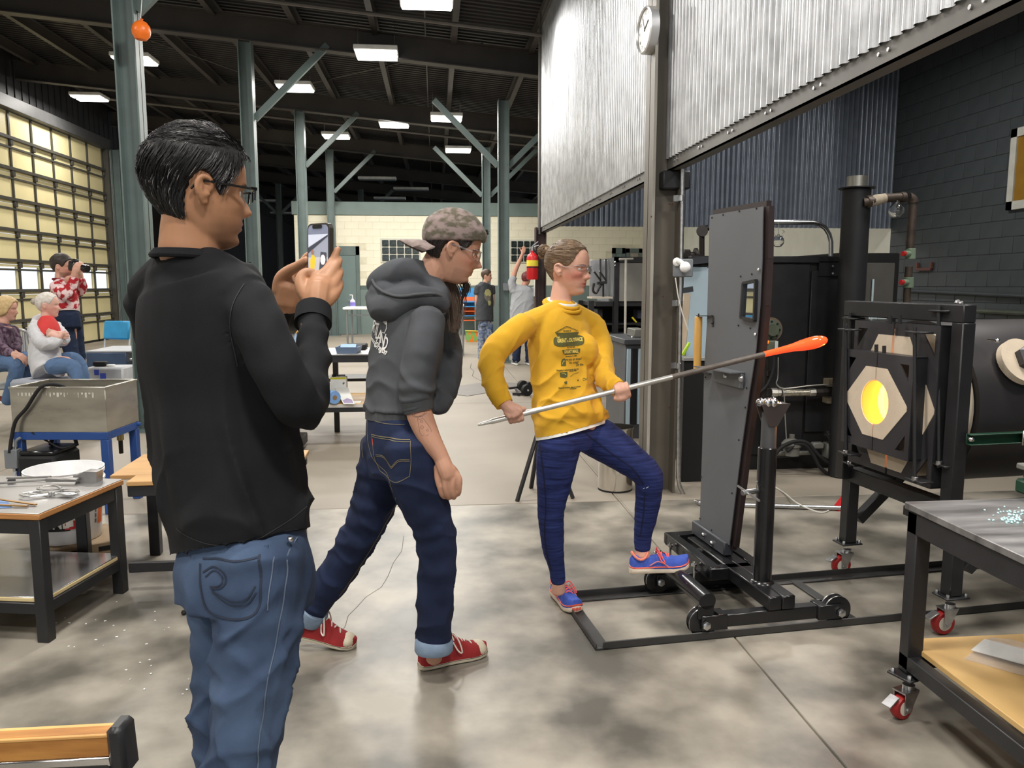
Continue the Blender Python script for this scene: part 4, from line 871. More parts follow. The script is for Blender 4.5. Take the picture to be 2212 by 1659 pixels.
one('shelf_base', MBK, lambda b: b.bx(float(py(1468, 768, YB-.2)[0]), float(py(1530, 768, YB-.2)[0]), YB-.31, YB-.19, .0, float(py(1480, 770, YB-.2)[2])-.02), parent=sh)
sr = empty('scraper', py(1480, 770, YB-.22), 'lime green handled scraper standing on the narrow grey shelf', 'tool')
one('handle', mat('lime_plastic', S(176, 214, 40), .4), lambda b: b.bar(py(1474, 768, YB-.24), py(1489, 740, YB-.24), .03, .02, bev=.006), parent=sr)
one('blade', ZINC, lambda b: b.bar(py(1470, 776, YB-.24), py(1474, 768, YB-.24), .02, .004), parent=sr)
# ================================================================== tables, tubs and tools
# ---------------------------------------------------------------- steel marver table, right foreground
zt_ = .735
A = ppl(1954, 1083, (0, 0, zt_), (0, 0, 1)); TX0, TY1 = float(A[0]), float(A[1]); TX1, TY0 = 3.1, 1.05
mt = empty('marver_table', ((TX0+TX1)/2, (TY0+TY1)/2, 0), 'wheeled black table with scuffed steel top and wood lower shelf, right foreground', 'table')
SCF = mat('scuffed_steel_top', (.16, .155, .155), .42, .75, scale=3, col2=(.42, .41, .41), detail=9, contrast=.55, stretch=(1, 5, 1), rvar=.12, bump=.04, bscale=40)
one('table_top', SCF, lambda b: b.bx(TX0, TX1, TY0, TY1, zt_-.024, zt_, .003), parent=mt)
zr0, zr1 = .225, .17
one('top_rail', BLK, lambda b: b.bx(TX0+.008, TX0+.05, TY0, TY1-.01, zt_-.10, zt_-.026, .003), parent=mt)
one('top_rail', BLK, lambda b: b.bx(TX0+.01, TX1, TY1-.05, TY1-.008, zt_-.10, zt_-.026, .003), parent=mt)
for (x, y) in ((TX0+.035, TY1-.035), (TX1-.05, TY1-.035), (TX0+.035, TY0+.05), (TX1-.05, TY0+.05)):
    one('leg', BLK, lambda b: b.bx(x-.027, x+.027, y-.027, y+.027, .155, zt_-.026, .004), parent=mt)
one('low_rail', BLK, lambda b: b.bx(TX0+.008, TX0+.05, TY0, TY1-.01, .168, .218, .003), parent=mt)
one('low_rail', BLK, lambda b: b.bx(TX0+.01, TX1, TY1-.05, TY1-.008, .168, .218, .003), parent=mt)
one('shelf_board', mat('stained_plywood', S(196, 158, 100), .55, 0, scale=2.4, col2=S(216, 180, 122), detail=9, contrast=.5), lambda b: b.bx(TX0+.055, TX1-.06, TY0+.03, TY1+.03, .219, .238, .002), parent=mt)
one('corner_weld', ZINC, lambda b: b.sphere((TX0+.046, TY1-.062, zt_-.05), (.006, .006, .016), 8), parent=mt)
for (x, y) in ((TX0+.02, TY1-.035), (TX0+.02, TY0+.05)):
    caster(mt, (x-.02, y-.02, 0), .042, True, .35, .155)
mb = MB(); rr = random.Random(3)
for i in range(90):
    u = rr.gauss(2195, 22); v = rr.gauss(1117, 9)
    if i < 9: u, v = rr.uniform(2120, 2190), rr.uniform(1100, 1125)
    q = ppl(u, v, (0, 0, zt_), (0, 0, 1)); mb.sphere(q+EZ*.003, (rr.uniform(.002, .005), rr.uniform(.002, .005), rr.uniform(.002, .004)), 6)
mb.build('glass_frit', mat('pale_cyan_frit', S(200, 240, 244), .1, spec=.8), None, 'scattered pale cyan glass chips on the scuffed steel table top', 'glass chips', None, 'stuff')
gq = ppl(2210, 1068, (0, 0, zt_), (0, 0, 1))
gv = empty('bench_vise', gq+np.array([.04, -.0, 0]), 'dark green cast fitting at the far edge of the steel table', 'vise')
one('base', MATS['green_strut'], lambda b: b.bx(gq[0]-.005, gq[0]+.12, gq[1]-.06, gq[1]+.04, zt_, zt_+.05, .008), parent=gv)
one('post', MATS['green_strut'], lambda b: b.bx(gq[0]+.015, gq[0]+.09, gq[1]-.03, gq[1]+.03, zt_+.05, zt_+.085, .006), parent=gv)
one('jaw', GCI, lambda b: b.bx(gq[0]-.012, gq[0]+.1, gq[1]-.05, gq[1]+.03, zt_+.085, zt_+.105, .004), parent=gv)
bq = [ppl(*c, (0, 0, .245), (0, 0, 1)) for c in ((2082, 1420), (2140, 1372), (2260, 1395), (2260, 1470))]
bg = empty('plastic_bag', sum(bq)/4*np.array([1, 1, 0])+EZ*.239, 'clear plastic bag with a white paper inside on the wood shelf', 'bag')
def bagm(b):
    n = 14; vs = []
    for k in (0, 1):
        for i in range(n+1):
            for j in range(n+1):
                s, t = i/n, j/n; p = (bq[0]*(1-s)+bq[3]*s)*(1-t)+(bq[1]*(1-s)+bq[2]*s)*t
                h = .026*(math.sin(math.pi*s)*math.sin(math.pi*t))**.6*(1+.35*math.sin(17*s+5*t)*math.cos(11*t)) if k else .0
                vs.append((p[0], p[1], .2395+h))
    m = (n+1)**2; fs = []
    for i in range(n):
        for j in range(n):
            a = i*(n+1)+j; fs += [(a, a+n+1, a+n+2, a+1), (m+a, m+a+1, m+a+n+2, m+a+n+1)]
    b.add(vs, fs)
one('film', mat('clear_film', (.97, .97, .98), .10, 0, 0, trans=.6, ior=1.05, bump=.5, bscale=30, bdist=.003, alpha=.35), bagm, parent=bg)
one('paper', WHT, lambda b: b.prism([(0, 0), (1, 0), (1, 1), (0, 1)], bq[0]*.75+bq[1]*.25+EZ*.004, (bq[3]-bq[0])*.95, (bq[1]-bq[0])*.5, .002), parent=bg)

# ---------------------------------------------------------------- low steel-topped table, left
zl = .545
P0 = ppl(84, 1110, (0, 0, zl), (0, 0, 1)); P1 = ppl(267, 1034, (0, 0, zl), (0, 0, 1)); e1 = nrm((P1-P0)*np.array([1, 1, 0])); e2 = np.array([-e1[1], e1[0], 0]); Lr1 = float(np.linalg.norm(P1-P0)); Wd = .95
Rt = np.stack([e1, e2, EZ], 1)
def T2(a, c, z): return np.array([P0[0], P0[1], 0])+e1*a+e2*c+EZ*z
def tb(b, a0, a1, c0, c1, z0, z1, bev=.003): b.box(T2((a0+a1)/2, (c0+c1)/2, (z0+z1)/2), (abs(a1-a0), abs(c1-c0), abs(z1-z0)), Rt, bev)
lt = empty('steel_top_table', T2(Lr1/2, Wd/2, 0), 'low black-legged table with grey steel top and plywood edge, by the man in black', 'table')
one('table_top', mat('plywood_edge', S(178, 124, 72), .5, 0, .2, 4, .1, 50, stretch=(1, 1, 30)), lambda b: tb(b, 0, Lr1, 0, Wd, zl-.028, zl-.004), parent=lt)
one('steel_sheet', mat('grey_steel_sheet', (.36, .35, .34), .42, .8, .16, 2.2, .03, 30, rvar=.1, detail=8), lambda b: tb(b, .003, Lr1-.003, .003, Wd-.003, zl-.004, zl), parent=lt)
for (a0, a1, c0, c1) in ((0.01, Lr1-.01, .01, .05), (.01, Lr1-.01, Wd-.05, Wd-.01), (.01, .05, .01, Wd-.01), (Lr1-.05, Lr1-.01, .01, Wd-.01)):
    one('apron', BLK, lambda b: tb(b, a0, a1, c0, c1, zl-.09, zl-.029), parent=lt)
for (a, c) in ((.03, .03), (Lr1-.03, .03), (.03, Wd-.03), (Lr1-.03, Wd-.03)):
    one('leg', BLK, lambda b: tb(b, a-.025, a+.025, c-.025, c+.025, 0, zl-.03), parent=lt)
one('shelf', mat('shelf_ply', S(206, 186, 140), .5, 0, .12, 4), lambda b: tb(b, .02, Lr1-.02, .02, Wd-.02, .165, .183), parent=lt)
one('shelf_sheet', mat('shiny_shelf_sheet', (.55, .55, .56), .18, .85, .08, 2), lambda b: tb(b, .022, Lr1-.022, .022, Wd-.022, .183, .187), parent=lt)
for (a0, a1, c0, c1) in ((.05, Lr1-.05, .01, .05), (.05, Lr1-.05, Wd-.05, Wd-.01), (.01, .05, .05, Wd-.05), (Lr1-.05, Lr1-.01, .05, Wd-.05)):
    one('low_rail', BLK, lambda b: tb(b, a0, a1, c0, c1, .118, .165), parent=lt)
# wood topped table behind
wt = empty('wood_top_table', pz(330, 1150), 'low black-legged table with orange plywood top behind the steel-topped one', 'table')
w0 = ppl(272, 1041, (0, 0, zl), (0, 0, 1)); ez1 = np.array([1., .03, 0]); ez2 = np.array([-.12, 1, 0]); ez1 = nrm(ez1); ez2 = nrm(ez2); Rw2 = np.stack([ez1, np.array([-ez1[1], ez1[0], 0]), EZ], 1)
def W3(a, c, z): return np.array([w0[0], w0[1], 0])+ez1*a+np.array([-ez1[1], ez1[0], 0])*c+EZ*z
def wb(b, a0, a1, c0, c1, z0, z1, bev=.003): b.box(W3((a0+a1)/2, (c0+c1)/2, (z0+z1)/2), (abs(a1-a0), abs(c1-c0), abs(z1-z0)), Rw2, bev)
PLO = mat('orange_plywood', S(190, 148, 96), .5, 0, .12, 2.5, .05, 50, stretch=(1, 4, 1), detail=8)
one('top_board', PLO, lambda b: wb(b, .0, .75, .0, .135, zl-.022, zl), parent=wt)
one('top_board', PLO, lambda b: wb(b, -.12, .75, .138, .62, zl-.022, zl), parent=wt)
one('apron', BLK, lambda b: wb(b, -.0, .74, .01, .05, zl-.075, zl-.023), parent=wt)
one('apron', BLK, lambda b: wb(b, -.1, .74, .57, .61, zl-.075, zl-.023), parent=wt)
for (a, c) in ((.245, .03), (.70, .03), (-.07, .58), (.70, .58)): one('leg', BLK, lambda b: wb(b, a-.027, a+.027, c-.027, c+.027, .0, zl-.03), parent=wt)
one('leg', BLK, lambda b: wb(b, -.30, -.25, .16, .21, .0, zl-.03), parent=wt)
one('low_rail', BLK, lambda b: wb(b, -.02, .7, .02, .05, .10, .145), parent=wt)
one('foot_glide', ZINC, lambda b: b.cyl(W3(.245, .03, 0), W3(.245, .03, .006), .022, 12), parent=wt)
one('side_panel', GREYP, lambda b: wb(b, .30, .70, .045, .055, .15, .38), parent=wt)
one('axle_bearing', BLK, lambda b: (b.cyl(W3(.315, .01, .172), W3(.315, .045, .172), .022, 16), wb(b, .285, .345, .0, .045, .145, .155)), parent=wt)
one('axle_end', CHR, lambda b: b.cyl(W3(.315, .0, .172), W3(.315, .012, .172), .012, 12), parent=wt)
one('stub_bolt', ZINC, lambda b: b.cyl(W3(.135, .03, zl-.10), W3(.135, .03, zl-.074), .006, 8), parent=wt)

# tools on the steel top
def onl(u, v, h=0.): return ppl(u, v, (0, 0, zl+h), (0, 0, 1))
DST = mat('dull_tool_steel', (.30, .29, .28), .42, .85, .2, 20)
sp_ = empty('paddle_scoop', onl(200, 1040), 'grey metal scoop block with long twin-rod handle at the back of the steel top', 'tool')
def scoop(b):
    c0, c1 = onl(168, 1043), onl(214, 1043); d = nrm(c1-c0); n_ = np.array([-d[1], d[0], 0]); R_ = np.stack([d, n_, EZ], 1)
    b.prism([(-.01, 0), (.085, 0), (.088, .05), (.03, .052), (.0, .036), (-.02, .034)], c0, d, EZ, -.06)
one('scoop', mat('scoop_metal', (.36, .35, .35), .4, .8, .14, 14), scoop, parent=sp_)
one('handle', DST, lambda b: (b.bar(onl(100, 1036, .02), onl(170, 1036, .02), .028, .016, bev=.004), b.tube([onl(102, 1036, .02), onl(-30, 1046, .012)], .005, 8), b.tube([onl(110, 1030, .02), onl(15, 1033, .012)], .005, 8)), parent=sp_)
one('cork_grip', RUB, lambda b: b.bar(onl(16, 1039, .012), onl(34, 1037, .012), .03, .012, bev=.004), parent=sp_)
def shears(name, pts, label, m, s=1.):
    o = empty(name, onl(*pts[0]), label, 'tool', 'hand tools on the steel top')
    a, c = onl(*pts[0], .012), onl(*pts[1], .012); d = nrm(c-a); n_ = np.array([-d[1], d[0], 0]); L_ = float(np.linalg.norm(c-a))
    for k in (-1, 1):
        one('blade', m, lambda b: b.tube(cr([a+d*L_*t+n_*k*w_ for t, w_ in ((0, .012), (.12, .036*s), (.3, .03*s), (.5, .004), (.75, -.006), (1, .001))], 5), [.0055*s]*20+[.007*s]*5+[.002], 8, flat=.8), parent=o)
    one('pivot', ZINC, lambda b: b.cyl(a+d*L_*.52-EZ*.008, a+d*L_*.52+EZ*.009, .008, 10), parent=o)
shears('jacks', ((88, 1052), (170, 1060)), 'dull dark jaws tool lying behind the shiny shears', DST, 1.0)
shears('jacks', ((92, 1058), (172, 1062)), 'dull dark tongs lying crossed beside the shiny shears', DST, .8)
shears('shears', ((46, 1068), (166, 1066)), 'shiny steel shears at the front of the tool pile', CHR, 1.0)
shears('shears', ((66, 1064), (160, 1070)), 'shiny steel diamond shears lying under the front pair', CHR, .8)
tz = empty('tweezers', onl(30, 1085), 'long brass-tipped tweezers at the left front corner of the steel top', 'tool')
for k in (0, 1):
    one('arm', mat('tweezer_brass', S(150, 110, 50), .35, .8, .2, 10), lambda b: b.bar(onl(-20, 1076+14*k, .018-.008*k), onl(78-18*k, 1090+3*k, .006), .012, .004), parent=tz)
one('blue_sheet', mat('blue_tool_wrap', S(120, 160, 220), .3), lambda b: b.prism([(0, 0), (1, 0), (.8, 1), (0, 1)], onl(-30, 1100, .001), onl(26, 1096, .001)-onl(-30, 1100, .001), onl(-30, 1082, .001)-onl(-30, 1100, .001), .002), parent=tz)

# ---------------------------------------------------------------- white bucket on stacked crates
bc = pd(144, 1090, 4.0); Rb = 78*4.0/FPX; zb1 = float(pd(144, 1008, 4.0)[2]); zb0 = .172
bk = empty('bucket', (bc[0], bc[1], zb0), 'white plastic bucket with red and black label standing on crates behind the steel-topped table', 'bucket')
one('shell', WHTP, lambda b: b.lathe([(Rb*.80, 0), (Rb*.82, .01), (Rb*.95, zb1-zb0-.07), (Rb*1.0, zb1-zb0-.065), (Rb*1.0, zb1-zb0-.055), (Rb*.955, zb1-zb0-.05), (Rb*.96, zb1-zb0-.03), (Rb*1.0, zb1-zb0-.025), (Rb*1.0, zb1-zb0-.012), (Rb*.98, zb1-zb0-.01), (Rb*1.0, zb1-zb0), (Rb*.965, zb1-zb0), (Rb*.94, zb1-zb0-.06), (Rb*.79, .012), (0, .012)], (bc[0], bc[1], zb0), EZ, 40), parent=bk)
bdir = math.atan2(-bc[1], -bc[0])          # towards the viewer
def bsurf(an, z, off=.0012):
    t = (z-zb0)/(zb1-zb0-.07); r = Rb*(.82+.13*t)+off; a = bdir+an; return np.array([bc[0]+r*math.cos(a), bc[1]+r*math.sin(a), z])
def patch(b, a0, a1, z0, z1, off, n=14, skew=0.):
    vs = []
    for i in range(n+1):
        a = a0+(a1-a0)*i/n
        vs += [bsurf(a, z0+skew*(a-a0), off), bsurf(a, z1+skew*(a-a0), off)]
    b.add(vs, [(2*i, 2*i+2, 2*i+3, 2*i+1) for i in range(n)])
LBK = mat('label_black', S(30, 26, 26), .5); LRD = mat('label_red', S(206, 60, 60), .5); LOR = mat('label_orange', S(232, 108, 34), .5); LWH = mat('label_white', S(232, 224, 214), .5)
zl0, zl1 = float(pd(140, 1148, 3.87)[2]), float(pd(140, 1080, 3.87)[2])+.02
lbk = one('label', LBK, lambda b: patch(b, -.95, .05, zl0, zl1, .001), parent=bk)
one('label_red', LRD, lambda b: patch(b, -.10, .42, zl0+.006, zl1, .002), parent=bk)
one('label_fist', LWH, lambda b: (patch(b, -.06, .14, zl0+.02, zl1-.03, .003), patch(b, .02, .2, zl0+.05, zl1-.01, .003), patch(b, .22, .4, zl0+.035, zl0+.06, .003), patch(b, .22, .4, zl0+.068, zl0+.09, .003), patch(b, .23, .4, zl0+.098, zl0+.12, .003), patch(b, .24, .4, zl0+.128, zl0+.148, .003)), parent=bk)
one('label_orange', LOR, lambda b: patch(b, .98, 1.25, zl0-.0, zl1+.06, .001), parent=bk)
one('label_small_print', mat('label_grey', S(110, 106, 104), .6), lambda b: [patch(b, .84, .90, zl0+.01+.028*i, zl0+.03+.028*i, .001, 4) for i in range(6)] and None, parent=bk)
tm = MB()
for txt, zc in (('ONE', zl0+.045), ('THE', zl0+.112)):
    V, F = text_mesh(txt, .092, 0, .003)
    tm.add([bsurf(-.36+p[0]*.72/Rb, zc+p[1], .003) for p in V], F)
tm.build('label_text', LWH, bk)
for k, (z0, z1, lbk_) in enumerate(((.0, .085, 'brown slotted crate at the bottom under the white bucket'), (.087, .170, 'brown slotted crate directly under the white bucket'))):
    cr_ = empty('crate', (bc[0]+.02, bc[1]+.02, z0), lbk_, 'crate')
    CRT = mat('brown_crate', S(142, 122, 96), .7, 0, .12, 6)
    Rc = np.array(Matrix.Rotation(.5, 3, 'Z'))
    one('body', CRT, lambda b: b.box((bc[0]+.03, bc[1]+.0, (z0+z1)/2), (.34, .34, z1-z0), Rc, .006), parent=cr_)
    mb = MB()
    for i in range(3):
        mb.box(np.array([bc[0]+.03, bc[1], (z0+z1)/2])+Rc @ np.array([-.12+.12*i, -.171, .01]), (.07, .004, .022), Rc, .001)
        mb.box(np.array([bc[0]+.03, bc[1], (z0+z1)/2])+Rc @ np.array([.171, -.12+.12*i, .01]), (.004, .07, .022), Rc, .001)
    mb.build('slot', DARKM, cr_, kind='stuff')

# ---------------------------------------------------------------- stainless quench tub on a blue stand
dT = 4.9
t0 = pd(20, 838, dT); t1 = pd(226, 838, dT); t2 = ppl(262, 816, (0, 0, t1[2]), (0, 0, 1)); zt0, zt1 = float(pd(120, 936, dT)[2]), float(t0[2])
a_ = nrm((t1-t0)*np.array([1, 1, 0])); n2 = np.array([-a_[1], a_[0], 0]); WT = float(np.linalg.norm((t1-t0)[:2])); DT = .42
RT = np.stack([a_, n2, EZ], 1)
def Q3(x, y, z): return np.array([t0[0], t0[1], 0])+a_*x+n2*y+EZ*z
def qb(b, x0, x1, y0, y1, z0, z1, bev=.002): b.box(Q3((x0+x1)/2, (y0+y1)/2, (z0+z1)/2), (abs(x1-x0), abs(y1-y0), abs(z1-z0)), RT, bev)
tb_ = empty('quench_tub', Q3(WT/2, DT/2, zt0), 'stainless steel open water tub with a black hose over its rim', 'tub')
STN = mat('brushed_stainless', (.56, .53, .47), .3, .95, .22, 3, .12, 25, rvar=.1, stretch=(1, 1, 3))
one('front_sheet', STN, lambda b: qb(b, 0, WT, 0, .004, zt0, zt1), parent=tb_)
one('side_sheet', STN, lambda b: qb(b, WT-.004, WT, .004, DT, zt0, zt1), parent=tb_)
one('side_sheet', STN, lambda b: qb(b, 0, .004, .004, DT, zt0, zt1), parent=tb_)
one('back_sheet', STN, lambda b: qb(b, 0, WT, DT-.004, DT, zt0, zt1), parent=tb_)
one('bottom_sheet', STN, lambda b: qb(b, .004, WT-.004, .004, DT-.004, zt0, zt0+.004), parent=tb_)
one('rim', STN, lambda b: (qb(b, -.006, WT+.006, -.006, .012, zt1-.006, zt1+.006), qb(b, WT-.012, WT+.006, .0, DT, zt1-.006, zt1+.006), qb(b, -.006, .012, .0, DT, zt1-.006, zt1+.006), qb(b, 0, WT, DT-.012, DT+.006, zt1-.006, zt1+.006)), parent=tb_)
one('water', mat('tub_water', (.1, .1, .09), .05, 0, .1), lambda b: qb(b, .006, WT-.006, .006, DT-.006, zt1-.12, zt1-.11), parent=tb_)
one('drip_streaks', mat('lime_streak', S(200, 196, 184), .6, 0, .2, 30), lambda b: [qb(b, .05+.022*i, .057+.022*i+.006*math.sin(i*7), -.0012, 0, zt1-.03-.035*(.6+.4*math.sin(i*3.1)), zt1-.03) for i in range(22)] and None, parent=tb_)
hs = empty('hose', Q3(.3, .05, zt1), 'black hose hanging over the stainless tub rim', 'hose')
one('tube', RUB, lambda b: b.tube(cr([Q3(.34, .1, zt1-.05), Q3(.30, .03, zt1+.012), Q3(.22, -.03, zt1+.012), Q3(.12, -.035, zt1-.12), Q3(.05, -.04, zt0+.08), Q3(.02, -.045, zt0-.02), Q3(.005, -.055, zt0-.12)], 6), .011, 10), parent=hs)
bs = empty('blue_stand', Q3(WT/2, DT/2, 0), 'blue painted steel stand carrying the stainless tub', 'stand')
BLU = mat('blue_paint', S(40, 74, 138), .4, 0, .08, 5)
for (x, y) in ((.025, .025), (WT-.025, .025), (.025, DT-.025), (WT-.025, DT-.025)): one('leg', BLU, lambda b: qb(b, x-.025, x+.025, y-.025, y+.025, 0, zt0-.05, .003), parent=bs)
for (x0, x1, y0, y1) in ((0, WT, 0, .05), (0, WT, DT-.05, DT), (0, .05, .05, DT-.05), (WT-.05, WT, .05, DT-.05)): one('top_rail', BLU, lambda b: qb(b, x0, x1, y0, y1, zt0-.05, zt0-.001, .003), parent=bs)
one('rail_end', BLU, lambda b: b.cyl(Q3(WT, DT-.02, zt0-.02), Q3(WT+.02, DT-.02, zt0-.02), .012, 10), parent=bs)
jb = empty('junction_box', Q3(.0, -.04, .3), 'small grey electrical box on the front leg of the blue stand', 'box')
one('case', GREYP, lambda b: qb(b, -.03, .05, -.06, -.002, zt0-.22, zt0-.10, .004), parent=jb)
one('fitting', ZINC, lambda b: (b.cyl(Q3(.0, -.03, zt0-.10), Q3(.0, -.03, zt0-.085), .012, 10), b.cyl(Q3(.03, -.03, zt0-.10), Q3(.03, -.03, zt0-.085), .012, 10), b.cyl(Q3(.015, -.03, zt0-.24), Q3(.015, -.03, zt0-.22), .014, 10)), parent=jb)
one('whip_conduit', GREYP, lambda b: b.tube(cr([Q3(.03, -.03, zt0-.085), Q3(.035, -.03, zt0-.05), Q3(.06, -.02, zt0-.03)], 5), .009, 8), parent=jb)
one('clear_hose', mat('clear_tube', (.8, .85, .9), .1, 0, 0, trans=.6), lambda b: b.tube(cr([Q3(.015, -.03, zt0-.24), Q3(.0, -.04, zt0-.34), Q3(.05, -.03, zt0-.46)], 5), .01, 8), parent=jb)
pm_ = empty('pump_unit', pd(108, 1030, 5.0), 'black pump unit with a cable handle on the floor beneath the blue stand', 'machine')
pc_ = pd(108, 1000, 5.02); zp1 = float(pd(108, 973, 5.02)[2]); pm_.location = (pc_[0], pc_[1], 0); ORG[pm_.name] = np.array([pc_[0], pc_[1], 0])
one('case', DARKM, lambda b: b.box((pc_[0], pc_[1], zp1/2), (.24, .3, zp1), RT, .02), parent=pm_)
one('lid', BLKG, lambda b: b.box((pc_[0], pc_[1], zp1+.01), (.22, .28, .03), RT, .01), parent=pm_)
one('handle', RUB, lambda b: b.tube(cr([Q3(.17, .1, zp1+.03), Q3(.2, .1, zp1+.09), Q3(.26, .1, zp1+.11), Q3(.31, .12, zp1+.08), Q3(.33, .12, zp1+.02)], 5), .012, 8), parent=pm_)
one('cable', RUB, lambda b: b.tube(cr([Q3(.12, .0, zp1+.13), Q3(.2, .02, zp1+.07), Q3(.3, .0, zp1+.03), Q3(.37, .05, zp1+.05)], 5), .006, 8), parent=pm_)
vv = empty('drain_valve', Q3(.52, .3, zt0-.2), 'brass drain valve with yellow tag under the stainless tub', 'valve')
one('pipe', PIPEB, lambda b: b.cyl(Q3(.52, .3, zt0-.20), Q3(.52, .3, zt0), .014, 10), parent=vv)
one('valve_body', BRASS, lambda b: (b.cyl(Q3(.52, .3, zt0-.11), Q3(.52, .3, zt0-.04), .022, 10), b.cyl(Q3(.50, .3, zt0-.06), Q3(.54, .3, zt0-.06), .014, 10)), parent=vv)
one('lever', mat('yellow_lever', S(190, 170, 60), .4), lambda b: b.bar(Q3(.38, .28, zt0-.05), Q3(.52, .28, zt0-.055), .02, .012), parent=vv)

# ---------------------------------------------------------------- bench arm at the bottom left corner
dB = 1.55
br0 = pd(-180, 1622, dB); br1 = pd(246, 1600, dB); db = nrm(br1-br0); nb = nrm(np.cross(EZ, db)); 
gb = empty('gaffer_bench', np.array([br1[0]-.25, br1[1], 0]), 'glassblowing bench arm with worn wood rail and black end, bottom left corner', 'bench')
WRN = mat('worn_wood', S(196, 140, 70), .5, 0, scale=5, col2=S(150, 96, 44), contrast=.5, detail=9, bump=.2, bscale=40, stretch=(1, 6, 6))
one('wood_rail', WRN, lambda b: (b.bar(br0, br1, .05, .034, nb, .004)), parent=gb)
one('knot', mat('wood_knot', S(96, 60, 34), .6), lambda b: b.sphere(pd(90, 1597, dB)+EZ*.002, (.012, .008, .004), 10), parent=gb)
one('top_plank', mat('worn_wood_light', S(222, 176, 110), .5, 0, scale=5, col2=S(200, 148, 84), stretch=(1, 6, 6)), lambda b: b.bar(br0+EZ*.020+nb*.004, br1+EZ*.020+nb*.004, .044, .008, EZ, .002), parent=gb)
one('chrome_rail', CHR, lambda b: b.bar(br0-EZ*.034-nb*.012, br1-EZ*.034-nb*.012, .02, .012, nb, .003), parent=gb)
one('end_cap', BLK, lambda b: b.bar(br1+db*.0+EZ*.02, br1+db*.036+EZ*.02-EZ*.004, .03, .085, EZ, .008) if False else b.box(br1+db*.017-EZ*.012, (.034, .06, .105), np.stack([db, nrm(np.cross(EZ, db)), nrm(np.cross(db, nrm(np.cross(EZ, db))))], 1), .009), parent=gb)
one('under_rail', BLK, lambda b: b.bar(br0-EZ*.06, br1-EZ*.06, .05, .036, nb, .004), parent=gb)
one('leg', BLK, lambda b: b.bx(br1[0]-.06, br1[0]-.02, br1[1]-.02, br1[1]+.02, 0, br1[2]-.07, .004), parent=gb)
one('leg', BLK, lambda b: b.bx(br0[0]+.02, br0[0]+.06, br0[1]-.02, br0[1]+.02, 0, br0[2]-.07, .004), parent=gb)
ub = empty('floor_frame', pz(15, 1230), 'corner of a low black steel frame at the left edge behind the steel-topped table', 'frame')
one('bar', BLK, lambda b: b.bar(pz(-60, 1250, .10), pz(30, 1222, .10), .03, .03, bev=.003), parent=ub)
one('bar', BLK, lambda b: b.bar(pz(30, 1222, .10), pz(-60, 1218, .10), .03, .03, bev=.003), parent=ub)
one('leg', BLK, lambda b: b.bar(pz(29, 1222, .10)*np.array([1, 1, 0]), pz(29, 1222, .10), .028, .028), parent=ub)
# litter on the floor
ch = empty('chain_scrap', pz(408, 1314), 'small dark bent chain scrap on the floor behind the man in black', 'scrap')
one('link', PIPEB, lambda b: b.tube(cr([pz(*c, .008) for c in ((398, 1312), (404, 1306), (414, 1308), (421, 1310), (414, 1313), (404, 1312))], 4), .006, 6), parent=ch)
one('link', PIPEB, lambda b: (b.tube([pz(400, 1322, .008), pz(418, 1319, .006)], .004, 6), b.sphere(pz(397, 1323, .012), .012, 8)), parent=ch)
mb = MB(); rr = random.Random(5)
for i in range(34):
    u, v = rr.uniform(120, 260), rr.uniform(1330, 1400)
    if i > 12: u, v = rr.uniform(250, 460), rr.uniform(1290, 1500)
    q = pz(u, v, .002); s = rr.uniform(.003, .007); mb.box(q, (s*1.6, s, .002), np.array(Matrix.Rotation(rr.uniform(0, 3), 3, 'Z')))
mb.build('paper_flecks', WHT, None, 'tiny pale scraps scattered on the floor near the steel-topped table', 'litter', None, 'stuff')
mb = MB()
def crack(pts, w_=.003):
    for a, c in zip(pts[:-1], pts[1:]):
        A_, C_ = pz(*a, .0005), pz(*c, .0005); n_ = nrm(np.cross(EZ, C_-A_))*w_*.5
        mb.add([A_-n_, C_-n_, C_+n_, A_+n_], [(0, 1, 2, 3)])
crack([(872, 1158), (868, 1190), (850, 1215), (838, 1245), (824, 1268), (790, 1290), (772, 1310), (752, 1330), (746, 1352), (735, 1368)])
crack([(1262, 990), (1298, 1030), (1330, 1068), (1365, 1110)], .002); crack([(1018, 785), (1016, 795), (1024, 802), (1020, 812), (1030, 818), (1040, 823)], .012)
mb.build('crack', mat('crack_dark', S(98, 92, 84), .9), fl, kind='stuff')
# ================================================================== middle distance
# ---------------------------------------------------------------- annealer with grey door, left of the taupe column
YA = 8.7
def Xa(u, Y=YA): return float(py(u, 700, Y)[0])
def Za(v, Y=YA): return float(py(1340, v, Y)[2])
an = empty('annealer', (Xa(1370), YA+.5, 0), 'annealing oven on black stand with stainless side, left of the taupe column', 'oven')
one('body', GREYP, lambda b: b.bx(Xa(1326)+.0, Xa(1326)+1.1, YA+.02, YA+.95, Za(655), Za(556), .006), parent=an)
one('side_sheet', mat('annealer_stainless', (.5, .5, .52), .35, .8, .15, 4), lambda b: b.bx(Xa(1284), Xa(1326)-.01, YA+.3, YA+.32, Za(642), Za(560), .002), parent=an)
one('frame', BLK, lambda b: (b.bx(Xa(1325), Xa(1334), YA-.03, YA+.02, .12, Za(555)), b.bx(Xa(1325), Xa(1405)+.35, YA-.03, YA+.02, Za(567), Za(555))), parent=an)
one('door', mat('oven_door_grey', S(128, 126, 120), .5), lambda b: b.bx(Xa(1335), Xa(1405)+.3, YA-.02, YA+.0, Za(651), Za(568), .004), parent=an)
one('deck', BLK, lambda b: b.bx(Xa(1287), Xa(1405)+.3, YA+.0, YA+.9, Za(662), Za(652), .004), parent=an)
one('ledge', mat('pale_ledge', S(190, 180, 164), .5), lambda b: b.bx(Xa(1277), Xa(1322), YA-.02, YA+.25, Za(645), Za(641)), parent=an)
